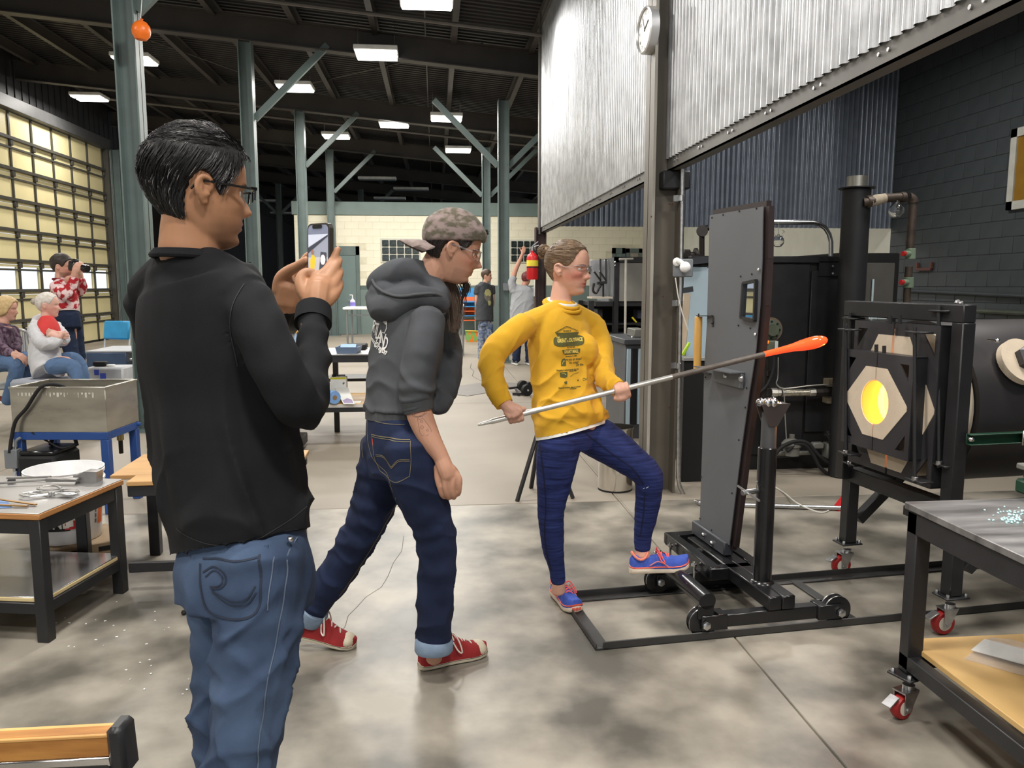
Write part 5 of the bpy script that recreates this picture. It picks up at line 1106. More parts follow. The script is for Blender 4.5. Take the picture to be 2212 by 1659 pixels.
for u in (1297, 1309): one('lift_arm', BLK, lambda b: (b.bar(py(u, 560, YA+.2), py(u, 610, YA+.1), .02, .02), b.bar(py(u, 606, YA+.1), py(u-14, 586, YA+.0), .015, .015)), parent=an)
one('linkage', BLK, lambda b: (b.bar(py(1290, 612, YA), py(1310, 610, YA), .05, .03), b.tube(cr([py(*c, YA) for c in ((1302, 610), (1294, 622), (1288, 633), (1281, 628), (1283, 612))], 5), .014, 8), b.bar(py(1303, 612, YA), py(1303, 642, YA), .02, .02)), parent=an)
one('latch', CHR, lambda b: (b.sphere(py(1329, 566, YA-.04), .014, 8), b.sphere(py(1329, 573, YA-.04), .01, 8)), parent=an)
for u in (1277, 1330): one('stand_leg', BLK, lambda b: b.bx(Xa(u)-.03, Xa(u)+.03, YA+.0, YA+.06, .12, Za(650)), parent=an)
one('stand_leg', BLK, lambda b: b.bx(Xa(1405)+.2, Xa(1405)+.26, YA, YA+.06, .1, Za(650)), parent=an)
one('low_shelf', BLK, lambda b: b.bx(Xa(1277), Xa(1405)+.3, YA, YA+.8, Za(724), Za(718)), parent=an)
one('low_shelf', BLK, lambda b: b.bx(Xa(1277), Xa(1405)+.3, YA, YA+.8, Za(702), Za(698)), parent=an)
one('back_sheet', MBK, lambda b: b.bx(Xa(1277), Xa(1405)+.3, YA+.8, YA+.82, Za(760), Za(652)), parent=an)
one('cross_tube', WHT, lambda b: (b.cyl(py(1290, 750, YA), py(1349, 749, YA), .014, 8), b.cyl(py(1290, 760, YA-.03), py(1352, 760, YA-.03), .022, 8)), parent=an)
one('stretcher', BLK, lambda b: b.bar(py(1290, 804, YA), py(1350, 803, YA), .03, .04), parent=an)
caster(an, (Xa(1331), YA+.03, 0), .055, False, .6, .12)
bx_ = one('white_box', WHT, lambda b: b.bx(Xa(1330), Xa(1338), YA+.05, YA+.15, Za(707), Za(681), .004), label='small white upright box on the lower shelf of the annealing oven', cat='box')
yh = empty('hammer', py(1370, 690, YA+.1), 'yellow handled tool leaning on the annealing oven shelf', 'tool')
one('handle', mat('yellow_plastic', S(222, 200, 40), .4), lambda b: b.bar(py(1375, 697, YA+.1), py(1365, 685, YA+.1), .025, .02, bev=.004), parent=yh)
one('head', DARKM, lambda b: b.box(py(1377, 699, YA+.1), (.06, .03, .03)), parent=yh)
mcs = [((1384, 1398, 670, 690), S(60, 62, 80)), ((1345, 1362, 704, 712), S(90, 88, 80)), ((1384, 1396, 700, 706), S(150, 148, 140)), ((1296, 1308, 668, 700), S(50, 48, 50))]
for i, (c, col) in enumerate(mcs):
    one('carton', mat('carton_%d' % i, col, .6), lambda b: b.bx(Xa(c[0]), Xa(c[1]), YA+.15, YA+.35, Za(c[3]), Za(c[2]), .006), label=['dark blue carton at the right end of the annealing oven shelf', 'flat grey carton on the annealing oven shelf beside the white box', 'short pale carton on the annealing oven lower shelf', 'tall dark canister at the left end of the annealing oven shelf'][i], cat='carton')
tr2 = empty('t_handle_rod', py(1350, 770, 8.2), 'pale T-handled rod standing in front of the annealing oven', 'rod')
one('shaft', mat('pale_rod', S(176, 172, 162), .5), lambda b: b.tube([py(1352, 560, 8.25), py(1350, 770, 8.2), py(1350, 900, 8.15)], .013, 8), parent=tr2)
one('t_bar', MATS['pale_rod'], lambda b: b.cyl(py(1337, 560, 8.25), py(1368, 559, 8.25), .011, 8), parent=tr2)
# grey-blue cabinet
YC2 = 7.2
kb = empty('grey_cabinet', (float(py(1400, 800, YC2)[0]), YC2+.4, 0), 'low dark grey cabinet with pale blue door strips beside the taupe column', 'cabinet')
def kx(u, v, y=YC2): return py(u, v, y)
DG = mat('dark_grey_paint', S(72, 74, 78), .45)
x0c, x1c = float(kx(1350, 800)[0]), float(kx(1350, 800)[0])+.75; zc1 = float(kx(1350, 744)[2])
one('body', DG, lambda b: b.bx(x0c, x1c, YC2, YC2+.8, .0, zc1, .006), parent=kb)
one('top_plate', DG, lambda b: b.bx(x0c-.02, x1c, YC2-.03, YC2+.82, zc1, zc1+.05, .006), parent=kb)
for i, (u0, u1) in enumerate(((1353, 1362), (1378, 1388), (1392, 1402))):
    one('door_strip', PBLU, lambda b: b.bx(float(kx(u0, 800)[0]), float(kx(u1, 800)[0]), YC2-.014, YC2, .14, zc1-.04, .003), parent=kb)
one('door_strip', DARKM, lambda b: b.bx(float(kx(1364, 800)[0]), float(kx(1375, 800)[0]), YC2-.012, YC2, .14, zc1-.04, .003), parent=kb)
mb = MB()
for (u, v) in ((1365, 746), (1388, 752), (1398, 744)): mb.sphere(kx(u, v, YC2+.2)*np.array([1, 1, 0])+EZ*(zc1+.055), .012, 8)
mb.build('bolt', ZINC, kb, kind='stuff')
one('top_box', GCI, lambda b: b.bx(float(kx(1382, 730)[0]), float(kx(1408, 730)[0]), YC2+.2, YC2+.5, zc1+.05, zc1+.13, .008), parent=kb)
one('latch', ZINC, lambda b: b.sphere(kx(1395, 894, YC2-.02), .014, 8), parent=kb)

# ---------------------------------------------------------------- stainless drum and tripod behind the woman
dd = pz(1337, 1066); rd_ = 38*depth(dd)/FPX
dr = empty('steel_drum', (dd[0], dd[1]+rd_, 0), 'shiny stainless steel drum on the floor behind the woman', 'drum')
one('shell', mat('polished_stainless', (.68, .66, .62), .16, 1., .05, 2), lambda b: b.lathe([(rd_*.97, .008), (rd_, .02), (rd_, .44), (rd_*1.03, .445), (rd_*1.03, .455), (rd_*.98, .455), (rd_*.98, .1), (0, .1)], (dd[0], dd[1]+rd_, 0), EZ, 40), parent=dr)
one('base_ring', DARKM, lambda b: b.lathe([(rd_*.99, 0), (rd_*.99, .012)], (dd[0], dd[1]+rd_, 0), EZ, 40), parent=dr)
tt_ = empty('tripod_stand', pz(1180, 1060), 'black three-legged pipe stand behind the woman', 'stand')
top = pd(1172, 900, 5.4)
for k, (u, v) in enumerate(((1117, 1083), (1147, 1055), (1238, 1077))):
    q = pz(u, v); one('leg', BLK, lambda b: b.bar(q+EZ*.0, top+(q-top)*.05, .028, .02, bev=.003), parent=tt_)
one('post', BLK, lambda b: b.cyl(top-EZ*.06, top+EZ*.12, .022, 14), parent=tt_)
one('head', ZINC, lambda b: b.bar(top+EZ*.11-EX*.05, top+EZ*.11+EX*.05, .03, .03), parent=tt_)
# floor plate and wheel dolly
one('floor_plate', mat('grey_floor_plate', S(112, 108, 104), .5, 0, .08, 3), lambda b: b.prism([tuple(pz(*c)[:2]) for c in ((940, 848), (1011, 856), (1092, 842), (1145, 828), (1050, 826), (962, 838))], (0, 0, 0), (1, 0, 0), (0, 1, 0), .006), label='flat grey steel plate lying on the floor between the two standing people', cat='plate')
wd = empty('wheel_dolly', pz(1130, 852), 'black low dolly with small wheels on the floor behind the woman in yellow', 'dolly')
for (u, v, r) in ((1129, 832, .075), (1138, 842, .075), (1143, 832, .065)):
    q = pz(u, v+13); q = q+EZ*r; one('wheel', DARKM, lambda b: b.lathe([(.012, -.03), (r, -.028), (r, .028), (.012, .03)], q, (.45, -.9, 0), 20), parent=wd)
    one('hub', ZINC, lambda b: b.sphere(q+np.array([.012, -.03, 0]), .016, 10), parent=wd)
one('axle_bar', BLK, lambda b: (b.bar(pz(1100, 839, .05), pz(1140, 834, .06), .03, .03), b.bar(pz(1107, 851, .02), pz(1145, 851, .02), .03, .03), b.bar(pz(1114, 840, .05), pz(1120, 851, .03), .03, .02)), parent=wd)

# ---------------------------------------------------------------- work bench between the two men
dW = 7.0
wk0 = pd(640, 766, dW); wk1 = pd(800, 766, dW); zk = float(wk0[2])
wk = empty('work_bench', (wk0[0]+.4, wk0[1]+.4, 0), 'steel-topped work bench with wood lower shelf, seen between the two men', 'table')
x0, x1, y0, y1 = float(wk0[0])-.5, float(wk1[0])+.05, float(wk0[1]), float(wk0[1])+.75
one('table_top', mat('bench_steel', (.45, .44, .43), .35, .8, .15, 3, rvar=.1), lambda b: b.bx(x0, x1, y0, y1, zk-.012, zk, .002), parent=wk)
one('apron', BLK, lambda b: (b.bx(x0, x1, y0+.01, y0+.05, zk-.075, zk-.013), b.bx(x0, x1, y1-.05, y1-.01, zk-.075, zk-.013)), parent=wk)
zs = float(pd(700, 876, dW)[2])
one('shelf_board', PLY, lambda b: b.bx(x0, x1, y0+.0, y1-.02, zs-.02, zs, .002), parent=wk)
one('shelf_lip', mat('shelf_lip_grey', S(206, 202, 196), .4), lambda b: b.bx(x0, x1, y0-.008, y0, zs-.032, zs-.004), parent=wk)
one('shelf_rail', BLK, lambda b: b.bx(x0, x1, y0-.005, y0+.04, zs-.075, zs-.03), parent=wk)
for (x, y) in ((x0+.05, y0+.05), (x1-.05, y0+.42), (float(pd(715, 800, dW+.4)[0]), y1-.05), (x1-.05, y1-.05)): one('leg', BLK, lambda b: b.bx(x-.025, x+.025, y-.025, y+.025, 0, zk-.03, .003), parent=wk)
one('low_tray', BLK, lambda b: b.bx(float(pd(695, 830, dW+.6)[0]), x1, y1+.1, y1+.5, zs+.10, zs+.13), parent=wk)
ftq = pd(633, 938, 6.9)
one('foot_block', BLK, lambda b: b.box((ftq[0], ftq[1], .075), (.17, .5, .09), None, .008), parent=wk)
one('brace_strut', mat('pale_strut', S(170, 166, 158), .5), lambda b: b.bar(pd(604, 958, 6.7), pd(690, 893, 6.9), .012, .012), parent=wk)
def tray(nm, u0, u1, v0, v1, d, lb, m, h):
    a = pd(u0, v1, d); c = pd(u1, v1, d); o = empty(nm, (a+c)/2, lb, 'tray'); w_ = float(np.linalg.norm(c-a)); x = nrm(c-a); y = np.cross(EZ, x)
    def f(b):
        P = [(0, 0), (w_, 0), (w_, .22), (0, .22)]
        lo_ = [a+x*(p[0]*.84+w_*.08)+y*(p[1]*.84+.02) for p in P]; hi = [a+x*p[0]+y*p[1]+EZ*h for p in P]; li = [a+x*(p[0]*.8+w_*.1)+y*(p[1]*.8+.025)+EZ*.006 for p in P]; hi2 = [a+x*(p[0]*.94+w_*.03)+y*(p[1]*.94+.008)+EZ*h for p in P]
        b.loft([lo_, hi, hi2, li])
    one('shell', m, f, parent=o); return o
tray('blue_tray', 724, 773, 752, 768, dW+.1, 'blue-grey plastic tray with blue papers on the work bench between the men', mat('blue_grey_plastic', S(104, 124, 152), .4), .075)
one('paper', mat('blue_paper', S(150, 184, 226), .6), lambda b: b.box(pd(752, 752, dW+.25), (.14, .12, .02), np.array(Matrix.Rotation(.4, 3, 'X'))), label='crumpled light blue paper in the blue-grey tray', cat='paper')
one('black_tray', DARKM, lambda b: b.bx(float(pd(746, 748, dW+.5)[0]), float(pd(790, 748, dW+.5)[0]), y0+.45, y0+.7, zk, zk+.05, .01), label='flat black tray behind the blue-grey tray on the work bench', cat='tray')
pr2 = empty('paper_roll', pd(708, 862, dW+.1), 'blue paper towel roll lying on the work bench lower shelf', 'paper roll')
ra_, rb2 = pd(690, 846, dW+.3), pd(723, 851, dW+.05)
one('roll', mat('blue_towel', S(122, 162, 214), .8, 0, .06, 30), lambda b: b.lathe([(.02, 0), (.058, 0), (.06, .01), (.06, .28), (.02, .28)], np.array([rb2[0], rb2[1], zs+.062]), ra_-rb2, 24), parent=pr2)
one('core', mat('cardboard', S(140, 110, 80), .8), lambda b: b.lathe([(.016, -.002), (.021, -.002), (.021, .05), (.016, .05)], np.array([rb2[0], rb2[1], zs+.062]), ra_-rb2, 16), parent=pr2)
cn = empty('oil_can', pd(733, 850, dW+.3), 'rectangular yellow and white can on the work bench lower shelf', 'can')
ca_ = pd(733, 850, dW+.3); cw = 34*(dW+.3)/FPX; cht = 52*(dW+.3)/FPX
one('body', WHT, lambda b: b.box((ca_[0], ca_[1], zs+cht*.5), (cw, .09, cht), None, .006), parent=cn)
one('label_band', mat('yellow_green_print', S(196, 188, 40), .5), lambda b: (b.box((ca_[0], ca_[1]-.0455, zs+cht*.95), (cw*.98, .002, cht*.08)), b.box((ca_[0], ca_[1]-.0455, zs+cht*.2), (cw*.98, .002, cht*.36))), parent=cn)
one('label_mark', mat('print_grey', S(100, 100, 100), .5), lambda b: b.prism([(-.012, -.006), (.002, -.012), (.012, .006), (-.002, .012)], (ca_[0]+cw*.32, ca_[1]-.0458, zs+cht*.74), (1, 0, 0), (0, 0, 1), -.001), parent=cn)
one('cap', DARKM, lambda b: (b.cyl((ca_[0]-cw*.3, ca_[1], zs+cht), (ca_[0]-cw*.3, ca_[1], zs+cht+.02), .018, 12), b.bar((ca_[0]-cw*.1, ca_[1], zs+cht+.012), (ca_[0]+cw*.4, ca_[1], zs+cht+.012), .012, .01)), parent=cn)
fl_ = empty('leaflet', pd(755, 868, dW+.1), 'white leaflet with purple print leaning on the yellow can', 'leaflet')
La, Lb2, Lc, Ld = pd(742, 866, dW+.05), pd(766, 866, dW+.05), pd(752, 829, dW+.25), pd(731, 829, dW+.25)
one('sheet', WHT, lambda b: b.prism([(0, 0), (1, 0), (.96, 1), (-.3, 1)], np.array([La[0], La[1], zs+.004]), Lb2-La, (Lc-Lb2)*.98, .002), parent=fl_)
one('print', mat('purple_print', S(160, 146, 178), .6), lambda b: b.prism([(.08, .05), (.92, .05), (.9, .25), (.5, .34), (.02, .2)], np.array([La[0], La[1]-.001, zs+.006]), Lb2-La, (Lc-Lb2)*.98, -.0015), parent=fl_)
one('pad', WHT, lambda b: b.bx(float(pd(740, 872, dW)[0]), float(pd(776, 872, dW)[0]), y0+.02, y0+.12, zs, zs+.008), label='flat white pad at the front edge of the work bench shelf', cat='pad')
bt = empty('squeeze_bottle', pd(708, 750, dW+.3), 'clear bottle with amber tip on the work bench behind the sleeve', 'bottle')
b0 = pd(640, 750, dW+.1); b0 = np.array([b0[0]-.0, b0[1], zk])
one('body', mat('bluish_plastic', S(150, 176, 206), .2, trans=.4), lambda b: b.lathe([(.03, 0), (.032, .01), (.032, .13), (.012, .16), (.012, .18), (0, .18)], b0, EZ, 18), parent=bt)
one('tip', mat('amber_tip', S(200, 150, 80), .4), lambda b: b.cyl(b0+EZ*.18, b0+EZ*.22+EX*.03, .006, 8), parent=bt)

# ---------------------------------------------------------------- far tables, bottle, chairs
LEGC = mat('grey_leg', S(150, 154, 158), .35, .5)
def ftable(u0, u1, v, d, legs, lb):
    a = pd(u0, v, d); c = pd(u1, v, d); z = float(a[2]); o = empty('folding_table', ((a[0]+c[0])/2, a[1]+.3, 0), lb, 'table')
    one('top', WHTP, lambda b: b.bx(float(a[0]), float(c[0]), float(a[1]), float(a[1])+.75, z-.05, z, .01), parent=o)
    for (u, dy) in legs:
        x = float(pd(u, v, d)[0]); one('leg', LEGC, lambda b: b.cyl((x, float(a[1])+dy, 0), (x, float(a[1])+dy, z-.04), .022, 10), parent=o)
    one('stretcher', LEGC, lambda b: b.bar((float(a[0])+.1, float(a[1])+.3, z-.18), (float(c[0])-.1, float(a[1])+.3, z-.18), .03), parent=o); return o
ftable(740, 880, 664, 17.0, ((748, .08), (754, .5), (868, .08)), 'white folding table with a hand gel bottle, left of the man in the cap')
ftable(935, 1003, 657, 16.0, ((1000, .08), (992, .6), (945, .1)), 'white folding table between the long hair and the boy')
hb = empty('gel_bottle', pd(762, 662, 17.2), 'clear hand gel pump bottle with violet label on the far white table', 'bottle')
q = pd(762, 663, 17.2)
one('body', mat('gel_clear', S(206, 206, 226), .15), lambda b: b.lathe([(.05, 0), (.055, .01), (.055, .13), (.02, .17), (.02, .19), (0, .19)], q, EZ, 16), parent=hb)
one('label', mat('violet_label', S(120, 110, 190), .5), lambda b: b.lathe([(.056, .02), (.056, .10)], q, EZ, 16, capb=False, capt=False), parent=hb)
one('pump', WHTP, lambda b: (b.cyl(q+EZ*.19, q+EZ*.26, .01, 8), b.bar(q+EZ*.26, q+EZ*.26-EX*.06, .016)), parent=hb)
def stackchair(d, base, seatc, lb, par=None, back=True):
    """one shell chair with tube frame; local frame at its base, facing -Y"""
    o = empty('stacking_chair', base, lb, 'chair', 'stacked plastic chairs by the far wall'); b_ = np.array(base, float)
    m = mat('chair_'+seatc[0], seatc[1], .4)
    one('seat', m, lambda b: b.box(b_+np.array([0, 0, .44]), (.44, .42, .025), np.array(Matrix.Rotation(.06, 3, 'X')), .01), parent=o)
    one('backrest', m, lambda b: b.box(b_+np.array([0, .24, .70]), (.44, .03, .28), np.array(Matrix.Rotation(-.18, 3, 'X')), .012), parent=o)
    for sx_ in (-1, 1):
        one('leg', CHR, lambda b: b.tube([b_+np.array([sx_*.23, -.22, 0]), b_+np.array([sx_*.22, -.18, .42]), b_+np.array([sx_*.22, .18, .43])], .011, 8), parent=o)
        one('leg', CHR, lambda b: b.tube([b_+np.array([sx_*.23, .28, 0]), b_+np.array([sx_*.22, .2, .42]), b_+np.array([sx_*.22, .27, .82])], .011, 8), parent=o)
    return o
BLC = ('blue', S(54, 138, 196)); ORC = ('orange', S(226, 104, 52))
cb_ = pz(1010, 724); 
for i, (cl, lb) in enumerate(((ORC, 'orange chair at the bottom of the stack beside the boy'), (BLC, 'blue chair second from the bottom of the stack beside the boy'), (ORC, 'orange chair in the middle of the stack beside the boy'), (BLC, 'blue chair second from the top of the stack beside the boy'), (BLC, 'blue chair on top of the stack beside the boy'))):
    stackchair(0, cb_+np.array([0, .03*i, .13*i]), cl, lb)
pk = empty('toy_bag', pz(1022, 738), 'bright orange and green patterned bag on the floor by the stacked chairs', 'bag')
q = pz(1022, 739)
one('body', mat('orange_print', S(226, 120, 40), .6, 0, scale=9, col2=S(120, 170, 90), contrast=.1), lambda b: b.prism([(-.16, 0), (.14, 0), (.20, .28), (-.2, .30)], q, (1, 0, 0), (0, 0, 1), -.14), parent=pk)
one('trim', mat('yellow_trim', S(232, 214, 90), .6), lambda b: b.bar(q+np.array([-.2, -.01, .29]), q+np.array([.2, -.01, .28]), .03, .02), parent=pk)
sk_ = empty('board_stack', pz(963, 730), 'stack of dark boards with pale edges on the floor under the far table', 'boards')
q = pz(962, 733)
for i in range(3): one('board', DARKM, lambda b: b.box(q+np.array([0, .1, .06+.13*i]), (.62, .3, .05), None, .01), parent=sk_)
for i in range(2): one('pale_edge', WHT, lambda b: b.box(q+np.array([-.02, -.055, .06+.13*i]), (.5, .008, .02)), parent=sk_)
dm = empty('paint_drum', pz(1068, 762), 'pale blue and white drum on the floor beside the boy', 'drum')
q = pz(1070, 768)
one('shell', mat('pale_blue_drum', S(176, 196, 214), .4), lambda b: b.lathe([(.19, 0), (.2, .01), (.2, .42), (.17, .43), (.17, .40), (0, .40)], q+np.array([0, .2, 0]), EZ, 24), parent=dm)
one('band', mat('drum_blue_band', S(104, 140, 196), .4), lambda b: b.lathe([(.202, .08), (.202, .22)], q+np.array([0, .2, 0]), EZ, 24, capb=False, capt=False), parent=dm)
# switch box on the right teal column
one('switch_box', GREYP, lambda b: b.box(py(1093, 620, 14.58), (.1, .06, .13), None, .006), label='small grey switch box on the right teal column', cat='box')
# white sheet edge along the column
# ---------------------------------------------------------------- fire extinguisher on the hood post
fe = empty('fire_extinguisher', py(1150, 604, YH-.2), 'red fire extinguisher with yellow label hung on the hood post', 'fire extinguisher')
ye = YH-.2; q = py(1150, 604, ye); hh = float(py(1150, 546, ye)[2]-q[2]); re_ = 12.5*ye/FPX
one('cylinder', RED, lambda b: b.lathe([(re_*.9, 0), (re_, .02), (re_, hh*.82), (re_*.8, hh*.92), (re_*.3, hh), (re_*.3, hh+.03)], q, EZ, 24), parent=fe)
one('label', mat('extinguisher_label', S(226, 206, 60), .5), lambda b: b.lathe([(re_*1.01, hh*.50), (re_*1.01, hh*.72)], q, EZ, 24, capb=False, capt=False), parent=fe)
one('valve_head', ZINC, lambda b: (b.cyl(q+EZ*(hh+.02), q+EZ*(hh+.09), .022, 10), b.bar(q+EZ*(hh+.08), q+EZ*(hh+.11)+np.array([.09, -.02, 0]), .02, .012), b.bar(q+EZ*(hh+.10), q+EZ*(hh+.16)+np.array([.08, -.02, 0]), .018, .01)), parent=fe)
one('strap', BLK, lambda b: b.lathe([(re_*1.02, hh*.44), (re_*1.02, hh*.48)], q, EZ, 24, capb=False, capt=False), parent=fe)
one('hose', RUB, lambda b: b.tube(cr([q+EZ*(hh+.05), q+np.array([re_*1.1, -.02, hh*.9]), q+np.array([re_*1.3, -.02, hh*.4]), q+np.array([re_*1.2, -.02, .0])], 5), .014, 8), parent=fe)
one('wall_hook', BLK, lambda b: b.bar(q+EZ*hh*.46+np.array([0, re_*.6, 0]), np.array([XH-.05, YH-.07, q[2]+hh*.46]), .04, .03), parent=fe)
one('tag_cord', WHT, lambda b: b.tube([py(1155, 604, ye-.1), py(1154, 640, ye-.1)], .008, 6), parent=fe)
# ---------------------------------------------------------------- clock on the column
xk = float(py(1398, 900, YC-.1)[0])-.002
kc = py(1410, 58, YC-.13); ck = empty('wall_clock', kc, 'round white clock with silver rim high on the taupe column', 'clock')
kp = np.array([xk, YC-.02, float(py(1405, 58, YC-.1)[2])]); rc = .148
one('rim', mat('silver_rim', (.75, .75, .76), .3, .8, .05), lambda b: b.lathe([(rc*.9, -.005), (rc, -.0), (rc, .055), (rc*.93, .062), (rc*.9, .05)], kp, (-1, -.08, 0), 40, capt=False), parent=ck)
one('dial', WHT, lambda b: b.lathe([(rc*.92, .046), (0.001, .0465)], kp, (-1, -.08, 0), 40), parent=ck)
mb = MB(); fz = nrm(np.array([-1, -.08, 0])); fyv = nrm(np.cross(EZ, fz))
for h in range(1, 13):
    V, F = text_mesh(str(h), .032); a = math.radians(90-30*h); c = kp+fz*.0475+fyv*(rc*.74*math.cos(a))+EZ*(rc*.74*math.sin(a)); mb.add([c+fyv*p[0]+EZ*p[1] for p in V], F)
mb.build('numerals', DARKM, ck)
one('hand', DARKM, lambda b: b.bar(kp+fz*.049-fyv*.02, kp+fz*.049+fyv*.06+EZ*.05, .008, .002, fz), parent=ck)
one('hand', DARKM, lambda b: b.bar(kp+fz*.051, kp+fz*.051-fyv*.04+EZ*.085, .005, .002, fz), parent=ck)
# ---------------------------------------------------------------- balloon
bp_ = py(305, 67, 7.85); bl_ = empty('balloon', bp_-EZ*.1, 'small orange balloon hanging in front of the nearest teal column', 'balloon')
one('skin', mat('orange_balloon', S(240, 118, 38), .35, 0, .05, 2), lambda b: b.lathe([(.004, -.088), (.05, -.076), (.078, -.035), (.084, .0), (.074, .045), (.045, .078), (.012, .092), (.009, .098), (.016, .106), (0, .106)], bp_, (.1, 0, 1), 28), parent=bl_)
one('string', WHT, lambda b: b.tube([bp_+EZ*.1, py(309, -40, 7.85), (bp_[0]+.02, 7.85, zbeam(bp_[0]))], .0035, 6), parent=bl_)
# ---------------------------------------------------------------- left background: box, blue table, blue chair, seats
tq0 = pd(186, 770, 9.4); zq = float(pd(240, 760, 9.4)[2])
bt_ = empty('blue_bench', (tq0[0]+.4, tq0[1]+.3, 0), 'blue-sided tool bench on casters beyond the stainless tub', 'bench')
xa_, xb_ = float(tq0[0]), float(pd(345, 770, 9.4)[0]); ya_ = float(tq0[1])
one('top', mat('bench_pale_top', S(170, 172, 176), .4), lambda b: b.bx(xa_, xb_, ya_, ya_+.8, zq-.01, zq+.01, .004), parent=bt_)
one('front_panel', mat('slate_blue', S(62, 80, 108), .4), lambda b: b.bx(xa_, float(pd(270, 770, 9.4)[0]), ya_-.01, ya_+.75, zq-.19, zq-.012, .01), parent=bt_)
one('cabinet', mat('brown_black', S(48, 42, 40), .5), lambda b: b.bx(float(pd(258, 800, 9.4)[0]), xb_, ya_+.02, ya_+.6, .1, zq-.19, .01), parent=bt_)
one('drawer_front', mat('drawer_tan', S(168, 158, 146), .5), lambda b: (b.bx(float(pd(277, 800, 9.4)[0]), float(pd(305, 800, 9.4)[0]), ya_+.0, ya_+.02, .16, .38), b.bx(float(pd(277, 800, 9.4)[0]), float(pd(305, 800, 9.4)[0]), ya_+.0, ya_+.02, .40, .43)), parent=bt_)
one('knob', ZINC, lambda b: b.sphere((float(pd(281, 772, 9.4)[0]), ya_-.02, zq-.09), .02, 8), parent=bt_)
one('roller_end', DARKM, lambda b: b.cyl((xa_-.03, ya_+.1, zq-.06), (xa_+.02, ya_+.1, zq-.06), .05, 14), parent=bt_)
caster(bt_, pz(288, 868), .045, False, .4, .1)
wb_ = empty('cooler_box', pd(235, 812, 8.6), 'pale grey box with blue stickers and a white lid by the blue-sided bench', 'box')
q = pd(233, 812, 8.6); zb_ = float(pd(233, 794, 8.6)[2])
one('case', mat('pale_grey_plastic', S(176, 178, 182), .5), lambda b: b.bx(q[0]-.24, q[0]+.16, q[1], q[1]+.35, 0, zb_, .02), parent=wb_)
one('sticker', mat('blue_sticker', S(70, 90, 190), .5), lambda b: (b.bx(q[0]-.14, q[0]-.09, q[1]-.003, q[1], zb_-.08, zb_-.02), b.bx(q[0]-.08, q[0]-.02, q[1]-.003, q[1], zb_-.13, zb_-.06)), parent=wb_)
one('white_lid', WHT, lambda b: b.lathe([(.045, 0), (.045, .02), (.04, .025)], (q[0]+.0, q[1]+.1, zb_), EZ, 18), parent=wb_)
one('clamp', DARKM, lambda b: b.box((q[0]-.13, q[1]+.15, zb_+.03), (.14, .08, .05), None, .01), parent=wb_)
# blue vinyl chair
def vchair(base, yaw, lb, mcol, fr):
    o = empty('vinyl_chair', base, lb, 'chair'); b_ = np.array(base, float); R_ = np.array(Matrix.Rotation(yaw, 3, 'Z'))
    def t(p): return b_+R_ @ np.array(p, float)
    one('seat', mcol, lambda b: b.box(t((0, 0, .45)), (.46, .44, .05), R_, .02), parent=o)
    one('backrest', mcol, lambda b: b.box(t((0, .24, .77)), (.46, .05, .28), R_ @ np.array(Matrix.Rotation(-.15, 3, 'X')), .02), parent=o)
    for s in (-1, 1):
        one('leg', fr, lambda b: b.tube([t((s*.22, -.2, 0)), t((s*.22, -.18, .42)), t((s*.22, .2, .44)), t((s*.22, .27, .86))], .012, 8), parent=o)
        one('leg', fr, lambda b: b.tube([t((s*.22, .26, 0)), t((s*.22, .18, .43))], .012, 8), parent=o)
    return o
VBL = mat('blue_vinyl', S(46, 142, 192), .35)
cq = pd(226, 700, 11.6); vchair((cq[0], cq[1], 0), -.35, 'empty blue vinyl chair by the sectional door', VBL, mat('pale_frame', S(196, 198, 200), .4))
cq = pd(278, 740, 10.3); vchair((cq[0]+.12, cq[1]+.75, 0), -.5, 'dark chair back half hidden behind the man in black', DARKM, BLK)
SEATS = True
# ================================================================== people: building kit
HZ = nrm(np.array([FWD[0], FWD[1], 0])); RT_ = RGT
def Fv(a): a = math.radians(a); return math.cos(a)*RT_+math.sin(a)*HZ      # facing a degrees from picture-right towards the far side
def Rv(a): a = math.radians(a); return math.sin(a)*RT_-math.cos(a)*HZ      # the right-hand side of someone facing a
def seg(b, pts, m=6, n=14, fold=None, flat=None, ends=True):
    """pts rows: (world xyz, r); rounded tapered limb; fold = (amp, count, slant)"""
    P = cr([list(p[0])+[p[1]] for p in pts], m); k = len(P); T = np.gradient(P[:, :3], axis=0)
    vs = []; T0 = nrm(T[0]); u = np.array([0, 0, 1.]) if abs(T0[2]) < .8 else np.array(HZ)
    x = nrm(np.cross(u, T0)); rings = []
    for i in range(k):
        t = nrm(T[i]); x = nrm(x-t*(x @ t)); y = np.cross(t, x); ring = []
        for j in range(n):
            a = 2*math.pi*j/n; r = P[i, 3]
            if fold:
                s = i/(k-1); env = fold[3](s) if len(fold) > 3 else 1
                r *= 1+fold[0]*env*math.sin(2*math.pi*fold[1]*s+fold[2]*math.cos(a+1.1)+1.3*math.sin(a*2))
            ring.append(P[i, :3]+r*(math.cos(a)*x+math.sin(a)*y))
        rings.append(ring)
    if ends:
        def cap(c, t, ring, r):
            out = []
            for q in (.5, .85): out.append([c+t*r*.55*math.sin(q*math.pi/2)+(p-c)*math.cos(q*math.pi/2) for p in ring])
            return out
        a_ = cap(P[0, :3], -nrm(T[0]), rings[0], P[0, 3]); z_ = cap(P[-1, :3], nrm(T[-1]), rings[-1], P[-1, 3])
        rings = a_[::-1]+rings+z_
    b.loft(rings)
